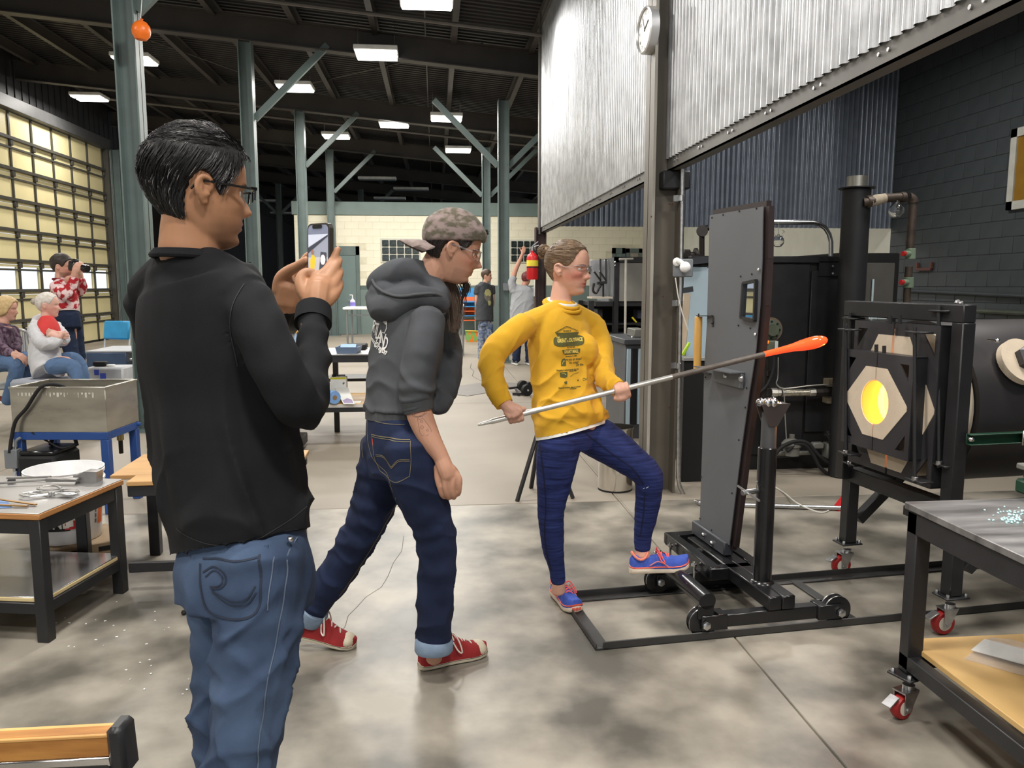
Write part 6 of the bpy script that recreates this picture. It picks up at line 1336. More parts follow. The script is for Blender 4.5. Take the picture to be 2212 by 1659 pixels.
def trunk(b, rows, face, n=36, m=5, pw=2.35, tilt=True):
    """rows: (world xyz, half width, half depth[, face]); stacked sections of a body"""
    if len(rows[0]) == 3: rows = [tuple(r)+(face,) for r in rows]
    P = cr([list(r[0])+[r[1], r[2], r[3]] for r in rows], m); T = np.gradient(P[:, :3], axis=0); rings = []
    for i in range(len(P)):
        t = nrm(T[i]) if tilt else np.array([0, 0, -1.]); t = -t if t[2] < 0 else t
        R = Rv(P[i, 5]); R = nrm(R-t*(R @ t)); F = np.cross(t, R); ring = []
        for j in range(n):
            a = 2*math.pi*j/n; ca, sa = math.cos(a), math.sin(a); e = 2/pw
            ring.append(P[i, :3]+R*P[i, 3]*math.copysign(abs(ca)**e, ca)+F*P[i, 4]*math.copysign(abs(sa)**e, sa))
        rings.append(ring)
    b.loft(rings)
def vox(b, size, it=3, fac=.5):
    me = b.mesh('tmp', [], smooth=False); o = bpy.data.objects.new('tmp', me); COL.objects.link(o)
    md = o.modifiers.new('r', 'REMESH'); md.mode = 'VOXEL'; md.voxel_size = size; md.use_smooth_shade = True
    if it: s = o.modifiers.new('s', 'SMOOTH'); s.factor = fac; s.iterations = it
    me2 = bpy.data.meshes.new_from_object(o.evaluated_get(bpy.context.evaluated_depsgraph_get())); bpy.data.objects.remove(o); bpy.data.meshes.remove(me); return me2
def mverts(me): V = np.empty(len(me.vertices)*3); me.vertices.foreach_get('co', V); return V.reshape(-1, 3)
def mnorm(me): V = np.empty(len(me.vertices)*3); me.vertices.foreach_get('normal', V); return V.reshape(-1, 3)
def mset(me, V): me.vertices.foreach_set('co', np.ascontiguousarray(V).ravel()); me.update()
def wrinkle(me, amp, scale, dirv, stretch=.25, seed=0., mask=None, sharp=1.6):
    """cloth folds running along dirv"""
    V = mverts(me); N = mnorm(me); d = nrm(dirv); a = V @ d; Q = (V-np.outer(a, d))*scale+np.outer(a*scale*stretch, d)+seed
    h = np.array([mnoise.noise(Vector(q)) for q in Q])
    if sharp: h = np.clip(1-np.abs(h)*3.2, 0, 1)**sharp
    if mask is not None: h = h*mask(V)
    mset(me, V+N*(amp*(h-.3))[:, None])
def put(name, me, mats, parent, **k):
    V = mverts(me); mset(me, V-ORG[parent.name]); me.materials.clear()
    for m in (mats if isinstance(mats, (list, tuple)) else [mats]): me.materials.append(m)
    me.polygons.foreach_set('use_smooth', [True]*len(me.polygons)); me.name = name
    o = bpy.data.objects.new(name, me); COL.objects.link(o); o.parent = parent; ORG[o.name] = ORG[parent.name]; tag(o, **k); return o
def setcol(me, C):
    at = me.color_attributes.new('Col', 'FLOAT_COLOR', 'POINT'); A = np.ones((len(C), 4)); A[:, :3] = C; at.data.foreach_set('color', A.ravel())
def bvh(o): me = o.data; return BVHTree.FromPolygons([v.co+Vector(ORG[o.name]) for v in me.vertices], [tuple(p.vertices) for p in me.polygons])
# ---------------------------------------------------------------- head
HZL = np.array([-.004, .0, .012, .028, .040, .047, .054, .063, .078, .095, .115, .128, .145, .165, .185, .205, .220, .230, .2355])
HFR = np.array([.040, .066, .082, .083, .087, .0875, .089, .088, .091, .092, .0885, .0955, .0965, .0945, .088, .071, .048, .026, .004])
HBK = np.array([-.01, .004, .012, .022, .034, .042, .052, .062, .074, .086, .095, .099, .101, .099, .092, .076, .054, .032, .006])
HWD = np.array([.012, .030, .040, .050, .055, .058, .060, .063, .067, .070, .0735, .0755, .0765, .0755, .071, .059, .042, .025, .004])
HC = .112
class Head:
    def __init__(s, org, face, pitch=0., roll=0., sc=1., nose=1., wide=1., jaw=1.):
        s.o = np.array(org, float); F = Fv(face); R = Rv(face); U = EZ.copy()
        p = math.radians(pitch); F2 = F*math.cos(p)+U*math.sin(p); U2 = U*math.cos(p)-F*math.sin(p)
        r = math.radians(roll); R2 = R*math.cos(r)+U2*math.sin(r); U3 = U2*math.cos(r)-R*math.sin(r)
        s.F, s.R, s.U, s.sc, s.nose, s.wide, s.jaw = F2, R2, U3, sc, nose, wide, jaw
    def w(s, x, y, z): return s.o+s.sc*(s.R*x+s.F*y+s.U*(z-HC))
    def loc(s, V): D = (np.array(V)-s.o)/s.sc; return np.stack([D @ s.R, D @ s.F, D @ s.U+HC], -1)
    def base(s, z, th, off=0.):
        f = np.interp(z, HZL, HFR); bk = np.interp(z, HZL, HBK); wd = np.interp(z, HZL, HWD)*s.wide
        wd *= s.jaw+(1-s.jaw)*min(1, max(0, (z-.02)/.07))
        c, sn = math.cos(th), math.sin(th); e = .86
        y = (f if c >= 0 else bk)*math.copysign(abs(c)**e, c); x = wd*math.copysign(abs(sn)**e, sn)
        if off:
            k = off/max(.02, math.hypot(x, y))*(1 if z < .19 else max(.35, (.2355-z)/.05)); x *= 1+k; y *= 1+k
        return x, y, z+(off*min(1., max(0, (z-.17)/.05)) if off else 0)
    def face_disp(s, x, y, z):
        if y < .02: return x, y, z
        g = lambda v, c, w_: math.exp(-((v-c)/w_)**2); ax = abs(x)
        nz = np.interp(z, [.060, .066, .072, .079, .086, .098, .112, .122], [0, .008, .021, .0265, .021, .0135, .006, 0])*s.nose
        nw = np.interp(z, [.064, .074, .086, .10, .12], [.0155, .0145, .010, .0085, .009])
        y += nz*g(x, 0, nw)
        y += .006*g(z, .076, .008)*g(ax, .013, .006)
        y -= .0095*g(ax, .031, .0135)*g(z, .1125, .0095)
        y += .004*g(z, .128, .006)*g(ax, .026, .02)
        y += .0065*g(x, 0, .019)*g(z, .0535, .0042)+.0065*g(x, 0, .017)*g(z, .0415, .0048)-.0045*g(x, 0, .022)*g(z, .0475, .0022)
        y += .005*g(x, 0, .018)*g(z, .014, .012)-.004*g(x, 0, .03)*g(z, .030, .006)
        y += .004*g(ax, .045, .016)*g(z, .088, .014)
        return x, y, z
    def add(s, b, nz=58, na=72):
        zs = np.concatenate([np.linspace(-.004, .14, 42), np.linspace(.146, .2355, nz-42)]); rings = []
        for z in zs:
            rings.append([s.w(*s.face_disp(*s.base(z, 2*math.pi*j/na))) for j in range(na)])
        b.loft(rings)
        for sd in (-1, 1):
            e0 = lambda y, z, x=0.: s.w(sd*(.0735*s.wide+x*.9), (y+.002)*.86-.004, .107+(z-.107)*.84)
            pts = [(.014, .108, .000), (.012, .126, .006), (.001, .136, .011), (-.014, .134, .014), (-.022, .120, .015), (-.021, .104, .013), (-.012, .088, .008), (-.003, .077, .003)]
            b.tube(cr([e0(*p) for p in pts], 4), .0052*s.sc, 8)
            b.sphere(e0(-.005, .108, .001), np.array([.007, .012, .020])*s.sc, 12, R=np.stack([s.R, s.F, s.U], 1))
            b.sphere(e0(.000, .081, .002), np.array([.005, .007, .009])*s.sc, 8, R=np.stack([s.R, s.F, s.U], 1))
            b.tube(cr([e0(*p) for p in [(.010, .100, .004), (-.004, .094, .011), (-.013, .106, .013), (-.010, .120, .012)]], 3), .0036*s.sc, 6)
    def hairshell(s, mask, thick, dive=-.006, nz=46, na=80):
        zs = np.concatenate([np.linspace(.0, .14, 26), np.linspace(.146, .2355, nz-26)]); b = MB(); rings = []
        for z in zs:
            ring = []
            for j in range(na):
                th = 2*math.pi*j/na; k = mask(z, th); t = thick(z, th) if callable(thick) else thick
                ring.append(s.w(*s.base(z, th, dive*s.sc if k <= 0 else dive+(t-dive)*min(1, k))))
            rings.append(ring)
        b.loft(rings); return b
    def strands(s, b, n, mask, flow, thick, length, r=.0009, seed=1, steps=7, lift=.004, sides=3, wob=.15):
        rg = random.Random(seed); done = 0; tries = 0
        while done < n and tries < n*8:
            tries += 1; z = rg.uniform(.03, .235); th = rg.uniform(0, 2*math.pi)
            if mask(z, th) < .6: continue
            L = length(z, th)*rg.uniform(.6, 1.15); pts = []; off = (thick(z, th) if callable(thick) else thick)*rg.uniform(.85, 1.0); ph = rg.uniform(-wob, wob)
            zz, tt = z, th
            for i in range(steps):
                q = i/(steps-1); pts.append(s.w(*s.base(min(.2352, max(.0, zz)), tt, off+lift*math.sin(q*2.6)*rg.uniform(.7, 1.2))))
                dz, dt = flow(zz, tt); dt += ph*6; zz += dz*L/(steps-1); tt += dt*L/(steps-1)
                if mask(min(.235, zz), tt) <= .05: break
            if len(pts) < 3: continue
            k = len(pts); b.tube(pts, [r*s.sc*(1-.75*i/(k-1)) for i in range(k)], sides, caps=False); done += 1
def skin_paint(me, hd, base, lip, brow=None, beard=None, blush=None, extra=None):
    V = mverts(me); C = np.tile(np.array(base), (len(V), 1)); L = hd.loc(V); x, y, z = L.T
    hm = (z > -.03) & (z < .26) & (np.abs(x) < .1) & (np.abs(y) < .14); g = lambda v, c, w_: np.exp(-((v-c)/w_)**2)
    def mixc(m, col): nonlocal C; m = np.clip(m, 0, 1)[:, None]*hm[:, None]; C = C*(1-m)+np.array(col)*m
    if blush is not None: mixc(.5*g(np.abs(x), .045, .022)*g(z, .085, .02)*(y > .02)+.35*g(x, 0, .012)*g(z, .08, .01)*(y > .09), blush)
    if beard is not None: beard(mixc, x, y, z, g)
    mixc(1.0*(y > .07)*g(x, 0, .021)*np.clip(1.4*g(z, .0475, .0095), 0, 1), lip)
    mixc(.9*(y > .07)*g(x, 0, .02)*g(z, .0475, .0016), np.array(lip)*.35)
    if brow is not None:
        zb = .127+.004*np.clip((np.abs(x)-.012)/.02, 0, 1)-.005*np.clip((np.abs(x)-.035)/.015, 0, 1)
        mixc(1.1*(y > .05)*g(z, zb, .0032)*(np.abs(x) > .010)*(np.abs(x) < .052), brow)
    mixc(.75*(y > .05)*g(np.abs(x), .031, .012)*g(z, .1155, .0022), np.array(base)*.3)
    if extra is not None: C = extra(C, V, hd)
    setcol(me, C)
def eyes(hd, parent, iris):
    W_ = mat('eye_white', S(224, 218, 210), .15)
    for sd in (-1, 1):
        e = MB(); e.sphere(hd.w(sd*.031, .0695, .1120), .0114*hd.sc, 14); eo = e.build('eye', W_, parent)
        i_ = MB(); i_.sphere(hd.w(sd*.031, .0755, .1120), np.array([.0056, .0056, .0056])*hd.sc, 10); i_.build('iris', iris, eo)
# ---------------------------------------------------------------- hands
def hand(b, wrist, d, n, thumb, curl=(.25, .35, .25), spread=.06, sc=1., thumb_dir=(.62, .72, -.25), tcurl=.2, index=None):
    """d: wrist->fingers, n: out of the back of the hand, thumb: +1/-1 side along cross(n,d)"""
    d = nrm(d); n = nrm(np.array(n)-d*(np.array(n) @ d)); t = np.cross(n, d)*thumb; w0 = np.array(wrist, float)
    P = lambda x, y, z: w0+(d*x+t*y+n*z)*sc
    seg(b, [(P(-.03, 0, 0), .026*sc), (P(.0, 0, 0), .0245*sc), (P(.03, .0, 0), .022*sc)], 3, 12)
    for y in (.028, .009, -.010, -.028): seg(b, [(P(.005, y*.6, 0), .0155*sc), (P(.045, y*.95, .002), .0142*sc), (P(.088-abs(y)*.2, y, .001), .0112*sc)], 3, 10)
    b.sphere(P(.045, .0, -.002), np.array([.034, .034, .016])*sc, 14, R=np.stack([d, t, n], 1))
    seg(b, [(P(.012, .018, -.006), .017*sc), (P(.04, .035, -.012), .014*sc)], 3, 10)
    for i, (y, L, r) in enumerate(((.031, .074, .0092), (.0105, .082, .0096), (-.0105, .076, .0092), (-.030, .060, .0082))):
        c = index if (i == 0 and index is not None) else curl; sp = spread*(1.5-i)
        a = 0; p = np.array([.088-abs(y)*.25, y, .0]); pts = [(P(*p), r*1.12*sc)]
        for k, (f, ck) in enumerate(zip((.46, .30, .24), c)):
            a += ck; q = np.array([math.cos(a)*math.cos(sp), math.sin(sp)*math.cos(a), -math.sin(a)])*L*f; p = p+q; pts.append((P(*p), r*(1-.08*(k+1))*sc))
        seg(b, pts, 4, 9)
    td = nrm(thumb_dir); p = np.array([.032, .030, -.008]); pts = [(P(*p), .0125*sc)]
    for k, f in enumerate((.034, .028, .02)):
        p = p+td*f; pts.append((P(*p), (.0112-.001*k)*sc)); td = nrm(td+np.array([.25, -.35, -.25])*tcurl)
    seg(b, pts, 4, 9)
def chain(b, rows, m=4, n=10): seg(b, [(pd(u, v, d_), r) for (u, v, d_, r) in rows], m, n)
# ---------------------------------------------------------------- shoes
def shoe(parent, heel, toe, up, L=None, w=.047, style='canvas', mats=None, name='shoe', lbl=None, lace_off=0.):
    h = np.array(heel, float); t = np.array(toe, float); x = nrm(t-h); L = float(np.linalg.norm(t-h)) if L is None else L
    u = nrm(np.array(up)-x*(np.array(up) @ x)); y = np.cross(u, x); P = lambda a, b_, c: h+x*a*L+y*b_+u*c
    r = empty(name, h); r.parent = parent; r.location = (0, 0, 0); ORG[r.name] = ORG[parent.name]
    if lbl: r['label'] = lbl
    xs = [0, .03, .10, .25, .40, .55, .70, .82, .92, .98, 1.0]; wd = [.35, .60, .74, .78, .76, .84, .98, 1.0, .86, .52, .2]
    def ring(i, z0, z1, k=1., n=16, sq=3.): 
        out = []
        for j in range(n):
            a = 2*math.pi*j/n; ca, sa = math.cos(a), math.sin(a); e = 2/sq
            out.append(P(xs[i], wd[i]*w*k*math.copysign(abs(ca)**e, ca), (z0+z1)/2+(z1-z0)/2*math.copysign(abs(sa)**e, sa)))
        return out
    sh = .026 if style == 'canvas' else .032
    spring = [0, 0, 0, 0, 0, 0, 0, .002, .008, .014, .017] if style != 'canvas' else [0]*7+[.001, .003, .006, .008]
    one('sole', mats[1], lambda b: b.loft([ring(i, spring[i], sh+spring[i]*.8+(.006 if style != 'canvas' and i < 4 else 0)) for i in range(11)]), parent=r)
    if style == 'canvas':
        ht = [.098, .118, .128, .134, .126, .098, .070, .058, .050, .040, .034]
    else: ht = [.066, .080, .082, .074, .078, .084, .070, .060, .054, .046, .038]
    def upring(i, n=18):
        out = []; z1 = ht[i]+spring[i]
        for j in range(n):
            a = 2*math.pi*j/n; ca, sa = math.cos(a), math.sin(a)
            yy = wd[i]*w*.96*math.copysign(abs(ca)**.75, ca); zz = sh*.6+spring[i]+(z1-sh*.6)*max(0, sa)**.8*(1 if sa > 0 else 0)
            if sa < 0: zz = sh*.6+spring[i]
            if xs[i] < .6: yy *= 1-.30*max(0, sa)
            out.append(P(xs[i]*.985+.006, yy, zz))
        return out
    one('upper', mats[0], lambda b: b.loft([upring(i) for i in range(11)]), parent=r)
    if style == 'canvas':
        one('toe_cap', mats[1], lambda b: b.sphere(P(.865, 0, .032), np.array([.12*L, w*.93, .030]), 18, R=np.stack([x, y, u], 1)), parent=r)
        one('sole_stripe', mats[3], lambda b: b.loft([[p+u*0 for p in ring(i, sh*.62+spring[i], sh*.74+spring[i], 1.012)] for i in range(11)]), parent=r)
    else:
        one('sole_trim', mats[3], lambda b: b.loft([ring(i, sh*.85+spring[i], sh*1.15+spring[i], 1.01) for i in range(11)]), parent=r)
        one('toe_bumper', mats[3], lambda b: b.sphere(P(.95, 0, .030), np.array([.055*L, w*.62, .022]), 14, R=np.stack([x, y, u], 1)), parent=r)
    lm = MB(); rows = [(.43, .112), (.50, .100), (.57, .088), (.64, .077), (.71, .068)] if style == 'canvas' else [(.46, .088), (.52, .087), (.58, .084), (.64, .077)]
    for k, (a, z) in enumerate(rows):
        s = 1 if k % 2 else -1
        lm.tube(cr([P(a, -w*.42*s, z-.016), P(a+.01, -w*.15*s, z+.001), P(a+.03, w*.2*s, z-.001), P(a+.045, w*.44*s, z-.018)], 3), .0032, 6)
    for s in (-1, 1): lm.tube(cr([P(.44, 0, .112 if style == 'canvas' else .092), P(.47, s*w*.5, .125 if style == 'canvas' else .105), P(.52, s*w*.95, .095 if style == 'canvas' else .075), P(.55, s*w*1.08, .055), P(.50, s*w*.95, .062), P(.46, s*w*.5, .09)], 4), .003, 6)
    lm.build('laces', mats[2], r)
    return r, P
# ---------------------------------------------------------------- cloth materials
def cloth(name, col, rough=.9, var=.12, scale=26, bump=.25, bscale=420, col2=None, stretch=(1, 1, 1), contrast=.5, sheen=.0, detail=6):
    return mat(name, col, rough, 0, var, scale, bump, bscale, stretch, col2, contrast=contrast, sheen=sheen, detail=detail, spec=.25, bdist=.0012)
SKIN = lambda nm: mat(nm, (1, 1, 1), .52, 0, .06, 26, .14, 240, attr='Col', spec=.4, bdist=.0006)
def print_on(tree, parent, name, m, items, o, ex, ey, n, off=.0022, sub=0.012):
    """flat print pressed onto a garment: items = list of (verts2d, faces) in metres on the frame (o, ex, ey)"""
    b = bmesh.new()
    for V, F in items:
        vs = [b.verts.new((p[0], p[1], 0)) for p in V]
        for f in F:
            try: b.faces.new([vs[i] for i in f])
            except ValueError: pass
    bmesh.ops.triangulate(b, faces=b.faces)
    for _ in range(3):
        es = [e for e in b.edges if e.calc_length() > sub]
        if not es: break
        bmesh.ops.subdivide_edges(b, edges=es, cuts=1); bmesh.ops.triangulate(b, faces=b.faces)
    o = np.array(o, float); dead = []
    for v in b.verts:
        p = o+ex*v.co.x+ey*v.co.y; hit = tree.ray_cast(Vector(p+n*.3), Vector(-n), .6)
        if hit[0] is None: dead.append(v)
        else: v.co = hit[0]+Vector(n)*off-Vector(ORG[parent.name])
    bmesh.ops.delete(b, geom=dead, context='VERTS')
    me = bpy.data.meshes.new(name); b.to_mesh(me); b.free(); me.materials.append(m)
    ob = bpy.data.objects.new(name, me); COL.objects.link(ob); ob.parent = parent; ORG[ob.name] = ORG[parent.name]; return ob
def T2d(txt, size, cx=0, cy=0, bold=0., sx=1., rot=0., shear=0.):
    V, F = text_mesh(txt, size, 0, bold); c, s = math.cos(rot), math.sin(rot); V = V.copy(); V[:, 0] = V[:, 0]*sx+V[:, 1]*shear
    return (np.stack([cx+V[:, 0]*c-V[:, 1]*s, cy+V[:, 0]*s+V[:, 1]*c], 1), F)
def poly2d(pts): return (np.array(pts, float), [tuple(range(len(pts)))])
def line2d(pts, w_):
    P = np.array(pts, float); T = np.gradient(P, axis=0); N_ = np.stack([-T[:, 1], T[:, 0]], 1); N_ /= np.linalg.norm(N_, axis=1)[:, None]+1e-9
    V = np.vstack([P+N_*w_/2, P-N_*w_/2]); k = len(P); return (V, [(i, i+1, k+i+1, k+i) for i in range(k-1)])
def temples(hd, m, parent, r=.0022, zf=.118, ze=.121, xf=.068, yf=.085):
    for sd in (-1, 1):
        one('temple', m, lambda b: b.tube(cr([hd.w(sd*xf, yf, zf), hd.w(sd*.0795*hd.wide, .04, (zf+ze)/2), hd.w(sd*.0825*hd.wide, .0, ze), hd.w(sd*.080*hd.wide, -.018, ze-.004), hd.w(sd*.078*hd.wide, -.030, ze-.018)], 4), r*hd.sc, 6, flat=1.0), parent=parent)
# ================================================================== man in black with the phone
m1 = empty('person', pd(480, 2150, 1.6)*np.array([1, 1, 0]), 'person in black long-sleeved shirt and jeans holding up a phone, back turned', 'person')
m1.location = tuple(np.array([pd(480, 1200, 1.6)[0], pd(480, 1200, 1.6)[1], 0])); ORG[m1.name] = np.array(m1.location)
TA = 50
sh_rows = [(410, 549, 1.60, .071, .066), (413, 562, 1.602, .090, .074), (418, 582, 1.61, .132, .086), (427, 612, 1.615, .170, .102), (438, 668, 1.62, .182, .116), (452, 760, 1.62, .180, .124), (470, 860, 1.62, .172, .122), (484, 960, 1.61, .170, .124), (498, 1050, 1.60, .168, .126), (514, 1130, 1.59, .160, .126), (521, 1174, 1.585, .158, .126)]
la = [(322, 640, 1.74, .062), (352, 740, 1.79, .055), (452, 850, 1.92, .050), (520, 820, 1.96, .045), (580, 730, 1.94, .039), (616, 664, 1.91, .034)]
ra_ = [(532, 652, 1.52, .060), (568, 722, 1.475, .057), (612, 820, 1.45, .053), (645, 878, 1.47, .050), (668, 830, 1.54, .046), (676, 750, 1.64, .0405), (676, 690, 1.71, .0375), (676, 672, 1.725, .036)]
jr = [(562, 1190, 1.51, .088), (562, 1290, 1.51, .085), (553, 1400, 1.51, .078), (538, 1520, 1.50, .070), (522, 1650, 1.50, .066), (505, 1850, 1.50, .064), (497, 2090, 1.48, .062)]
jl = [(500, 1190, 1.66, .092), (500, 1300, 1.66, .086), (498, 1420, 1.66, .078), (488, 1560, 1.66, .071), (500, 1750, 1.70, .066), (505, 2010, 1.72, .060)]
# --- body
b = MB(); h1 = Head(pd(424, 413, 1.585), 36, -3, 0, .99, .95, 1.0, 1.0); h1.add(b)
seg(b, [(pd(413, 458, 1.585), .054), (pd(410, 505, 1.593), .0570), (pd(411, 545, 1.60), .060), (pd(416, 580, 1.61), .052), (pd(424, 620, 1.615), .05)], 5, 22)
trunk(b, [(pd(u, v, d), w_*.80, q*.80) for (u, v, d, w_, q) in sh_rows[3:-1]], TA)
seg(b, [(pd(u, v, d), r*.72) for (u, v, d, r) in la[:-1]]+[(pd(620, 655, 1.905), .026)], 5)
seg(b, [(pd(u, v, d), r*.72) for (u, v, d, r) in ra_[:-1]]+[(pd(682, 664, 1.735), .027)], 5)
seg(b, [(pd(u, v, d), r*.8) for (u, v, d, r) in jr], 4); seg(b, [(pd(u, v, d), r*.8) for (u, v, d, r) in jl], 4)
# right hand (nearest), back of the hand to the viewer, round the phone
chain(b, [(684, 668, 1.73, .027), (686, 645, 1.74, .030), (690, 622, 1.755, .030)])
for rw in ([(672, 640, 1.745, .016), (684, 605, 1.765, .0155), (703, 588, 1.775, .0125), (716, 568, 1.79, .0105), (725, 548, 1.80, .0096), (731, 537, 1.805, .008)],
           [(684, 645, 1.74, .017), (702, 612, 1.76, .0155), (716, 590, 1.775, .0125), (728, 570, 1.79, .0105), (731, 561, 1.815, .0095), (718, 556, 1.84, .0085)],
           [(694, 650, 1.74, .017), (712, 626, 1.755, .0150), (725, 606, 1.772, .012), (733, 590, 1.79, .0102), (731, 583, 1.82, .0092), (716, 580, 1.845, .0082)],
           [(700, 656, 1.74, .016), (718, 640, 1.75, .0140), (729, 626, 1.768, .0112), (734, 613, 1.785, .0095), (730, 606, 1.815, .0086), (716, 603, 1.84, .0078)],
           [(672, 655, 1.735, .018), (655, 628, 1.745, .0165), (650, 604, 1.755, .0135), (658, 590, 1.762, .0112), (671, 588, 1.766, .0098), (682, 592, 1.770, .008)]): chain(b, rw)
b.sphere(pd(690, 628, 1.755), np.array([.036, .036, .020]), 16, R=np.stack([RT_, EZ, -HZ], 1))
# left hand, palm to the viewer, thumb up the phone's edge
chain(b, [(618, 662, 1.905, .028), (620, 640, 1.905, .031), (624, 618, 1.90, .031)])
for rw in ([(606, 628, 1.90, .022), (608, 604, 1.89, .0185), (622, 587, 1.875, .0148), (642, 575, 1.86, .0120), (656, 566, 1.845, .0108), (663, 560, 1.838, .0088)],
           [(632, 620, 1.915, .017), (642, 594, 1.91, .0145), (652, 572, 1.905, .0115), (662, 556, 1.90, .0102), (672, 548, 1.89, .0088)],
           [(638, 630, 1.92, .017), (650, 606, 1.92, .0140), (662, 588, 1.915, .0112), (674, 572, 1.905, .010), (686, 566, 1.895, .0086)],
           [(642, 640, 1.92, .016), (655, 622, 1.92, .0132), (668, 606, 1.915, .0108), (681, 594, 1.905, .0096), (692, 590, 1.895, .0082)],
           [(642, 652, 1.91, .0155), (656, 640, 1.91, .0122), (670, 628, 1.905, .010), (683, 618, 1.895, .009), (692, 614, 1.89, .0078)]): chain(b, rw)
b.sphere(pd(626, 632, 1.905), np.array([.038, .040, .020]), 16, R=np.stack([RT_, EZ, -HZ], 1))
me = vox(b, .0036, 2)
def beard1(mixc, x, y, z, g): mixc(.36*((z < .062) & (y > .01))*np.clip((.066-z)/.02, 0, 1)*np.clip((y-.005)/.03, 0, 1)+.35*g(z, .060, .005)*(np.abs(x) < .025)*(y > .08), S(72, 52, 42))
skin_paint(me, h1, S(178, 130, 98), S(150, 96, 84), S(30, 24, 22), beard1)
put('body', me, SKIN('skin_brown'), m1)
eyes(h1, m1, mat('iris_dark', S(40, 26, 18), .1))
# --- hair
def mk1(z, th):
    c = math.cos(th); s_ = abs(math.sin(th)); a = abs((th+math.pi) % (2*math.pi)-math.pi)     # 0 front .. pi back
    zl = np.interp(a, [0, .45, .75, .95, 1.15, 1.32, 1.45, 1.62, 1.8, 2.1, 3.15], [.178, .176, .168, .150, .118, .092, .116, .146, .125, .052, .030]); return (z-zl)/.006
def th1(z, th):
    a = abs((th+math.pi) % (2*math.pi)-math.pi); return np.interp(z, [.04, .08, .13, .19, .235], [.001, .003, .006, .010, .013])*(1.0 if a > .6 else 1.3)
HAIRB = mat('hair_black', S(22, 20, 20), .5, 0, .35, 40, .6, 300, stretch=(1, 1, 1), spec=.4, bdist=.0015)
hs1 = h1.hairshell(mk1, th1); hm = vox(hs1, .004, 2); wrinkle(hm, .0016, 190, h1.U*.5-h1.F*.8, .12, 3., sharp=0); hr = put('hair', hm, HAIRB, m1)
def fl1(z, th):
    a = (th+math.pi) % (2*math.pi)-math.pi
    if z > .19: return (.25*math.cos(th), 9.*(1 if a > 0 else -1)*(.3+abs(math.sin(a))))
    return (-.85, 4.5*(1 if a > 0 else -1))
st = MB(); h1.strands(st, 2400, mk1, fl1, th1, lambda z, th: .045, .0008, 4, 7, .0035)
st.build('hair_strands', mat('hair_strand_black', S(30, 29, 30), .42, 0, .4, 60, spec=.45), hr, kind='stuff', smooth=True)
gst = MB(); h1.strands(gst, 90, lambda z, th: mk1(z, th) if z < .16 else 0, fl1, th1, lambda z, th: .03, .0007, 9, 6, .004)
gst.build('grey_hairs', mat('hair_grey', S(150, 148, 146), .4), hr, kind='stuff')
# --- glasses
g1 = MB(); GLF = mat('black_frame', S(18, 18, 19), .25)
go = empty('glasses', h1.w(0, .1, .11)); go.parent = m1; go.location = (0, 0, 0); ORG[go.name] = ORG[m1.name]
temples(h1, GLF, go, .0026, .121, .124, .070, .088)
for sd in (-1, 1):
    one('rim', GLF, lambda b: (b.bar(h1.w(sd*.010, .112, .122), h1.w(sd*.062, .100, .124), .006, .004, h1.U), b.bar(h1.w(sd*.062, .100, .125), h1.w(sd*.060, .100, .100), .004, .004), b.bar(h1.w(sd*.012, .111, .121), h1.w(sd*.014, .110, .100), .003, .003), b.bar(h1.w(sd*.062, .100, .122), h1.w(sd*.071, .088, .122), .008, .005, h1.U)), parent=go)
    one('lens', mat('spectacle_lens', (.95, .97, 1), .02, 0, 0, trans=1, ior=1.1), lambda b: b.prism([(-.024, -.011), (.024, -.011), (.024, .011), (-.024, .011)], h1.w(sd*.036, .106, .111), nrm(h1.R*sd-h1.F*.22), h1.U, .0015), parent=go)
# --- shirt
b = MB(); trunk(b, [(pd(u, v, d), w_, q) for (u, v, d, w_, q) in sh_rows], TA, 44)
fe_ = lambda s: math.exp(-((s-.75)/.22)**2)+.25
seg(b, [(pd(413, 580, 1.605), .062), (pd(372, 596, 1.66), .062), (pd(326, 634, 1.735), .060)], 4, 18); seg(b, [(pd(418, 582, 1.605), .062), (pd(470, 600, 1.565), .062), (pd(530, 646, 1.52), .060)], 4, 18)
seg(b, [(pd(u, v, d), r) for (u, v, d, r) in la], 8, 18, (.05, 7, 1.5))
seg(b, [(pd(u, v, d), r) for (u, v, d, r) in ra_], 10, 22, (.075, 9.5, 1.7, fe_))
for p, q in ((0, 1),): pass
sm = vox(b, .0055, 4); wrinkle(sm, .013, 8, EZ*.9-RT_*.35, .28, 11., lambda V: np.clip((1.36-V[:, 2])/.2, 0.05, 1)*np.clip((V[:, 2]-.96)/.1, .15, 1), 1.5); wrinkle(sm, .013, 9, RT_*.85+EZ*.42, .33, 4., lambda V: np.clip((1.16-V[:, 2])/.14, 0, 1)*np.clip((V[:, 2]-.95)/.06, .1, 1), 1.5)
BLKC = cloth('black_jersey', S(24, 25, 28), .85, .14, 18, .3, 500)
so = put('shirt', sm, BLKC, m1)
def ringt(b, c, R_, F_, a, q, r, n=40): b.tube([c+R_*a*math.cos(2*math.pi*i/n)+F_*q*math.sin(2*math.pi*i/n) for i in range(n+1)], r, 8, caps=False)
one('collar', cloth('black_rib', S(26, 27, 30), .85, .1, 30, .4, 700), lambda b: [ringt(b, pd(410+.6*i, 547+4.0*i, 1.599), Rv(TA), nrm(Fv(TA)+EZ*-.06), .0685+.0045*i, .0635+.0035*i, .0062) for i in range(3)] and None, parent=so)
one('cuff', MATS['black_rib'], lambda b: b.tube([pd(676, 700, 1.71), pd(677, 684, 1.722), pd(678, 668, 1.735)], [.0405, .0400, .0385], 22), parent=so)
tsh = bvh(so); po = pd(515, 1155, 1.5)
def pxs(u, v): q = pd(u, v, 1.5)-po; return (float(q @ RT_), float(q @ UPV))
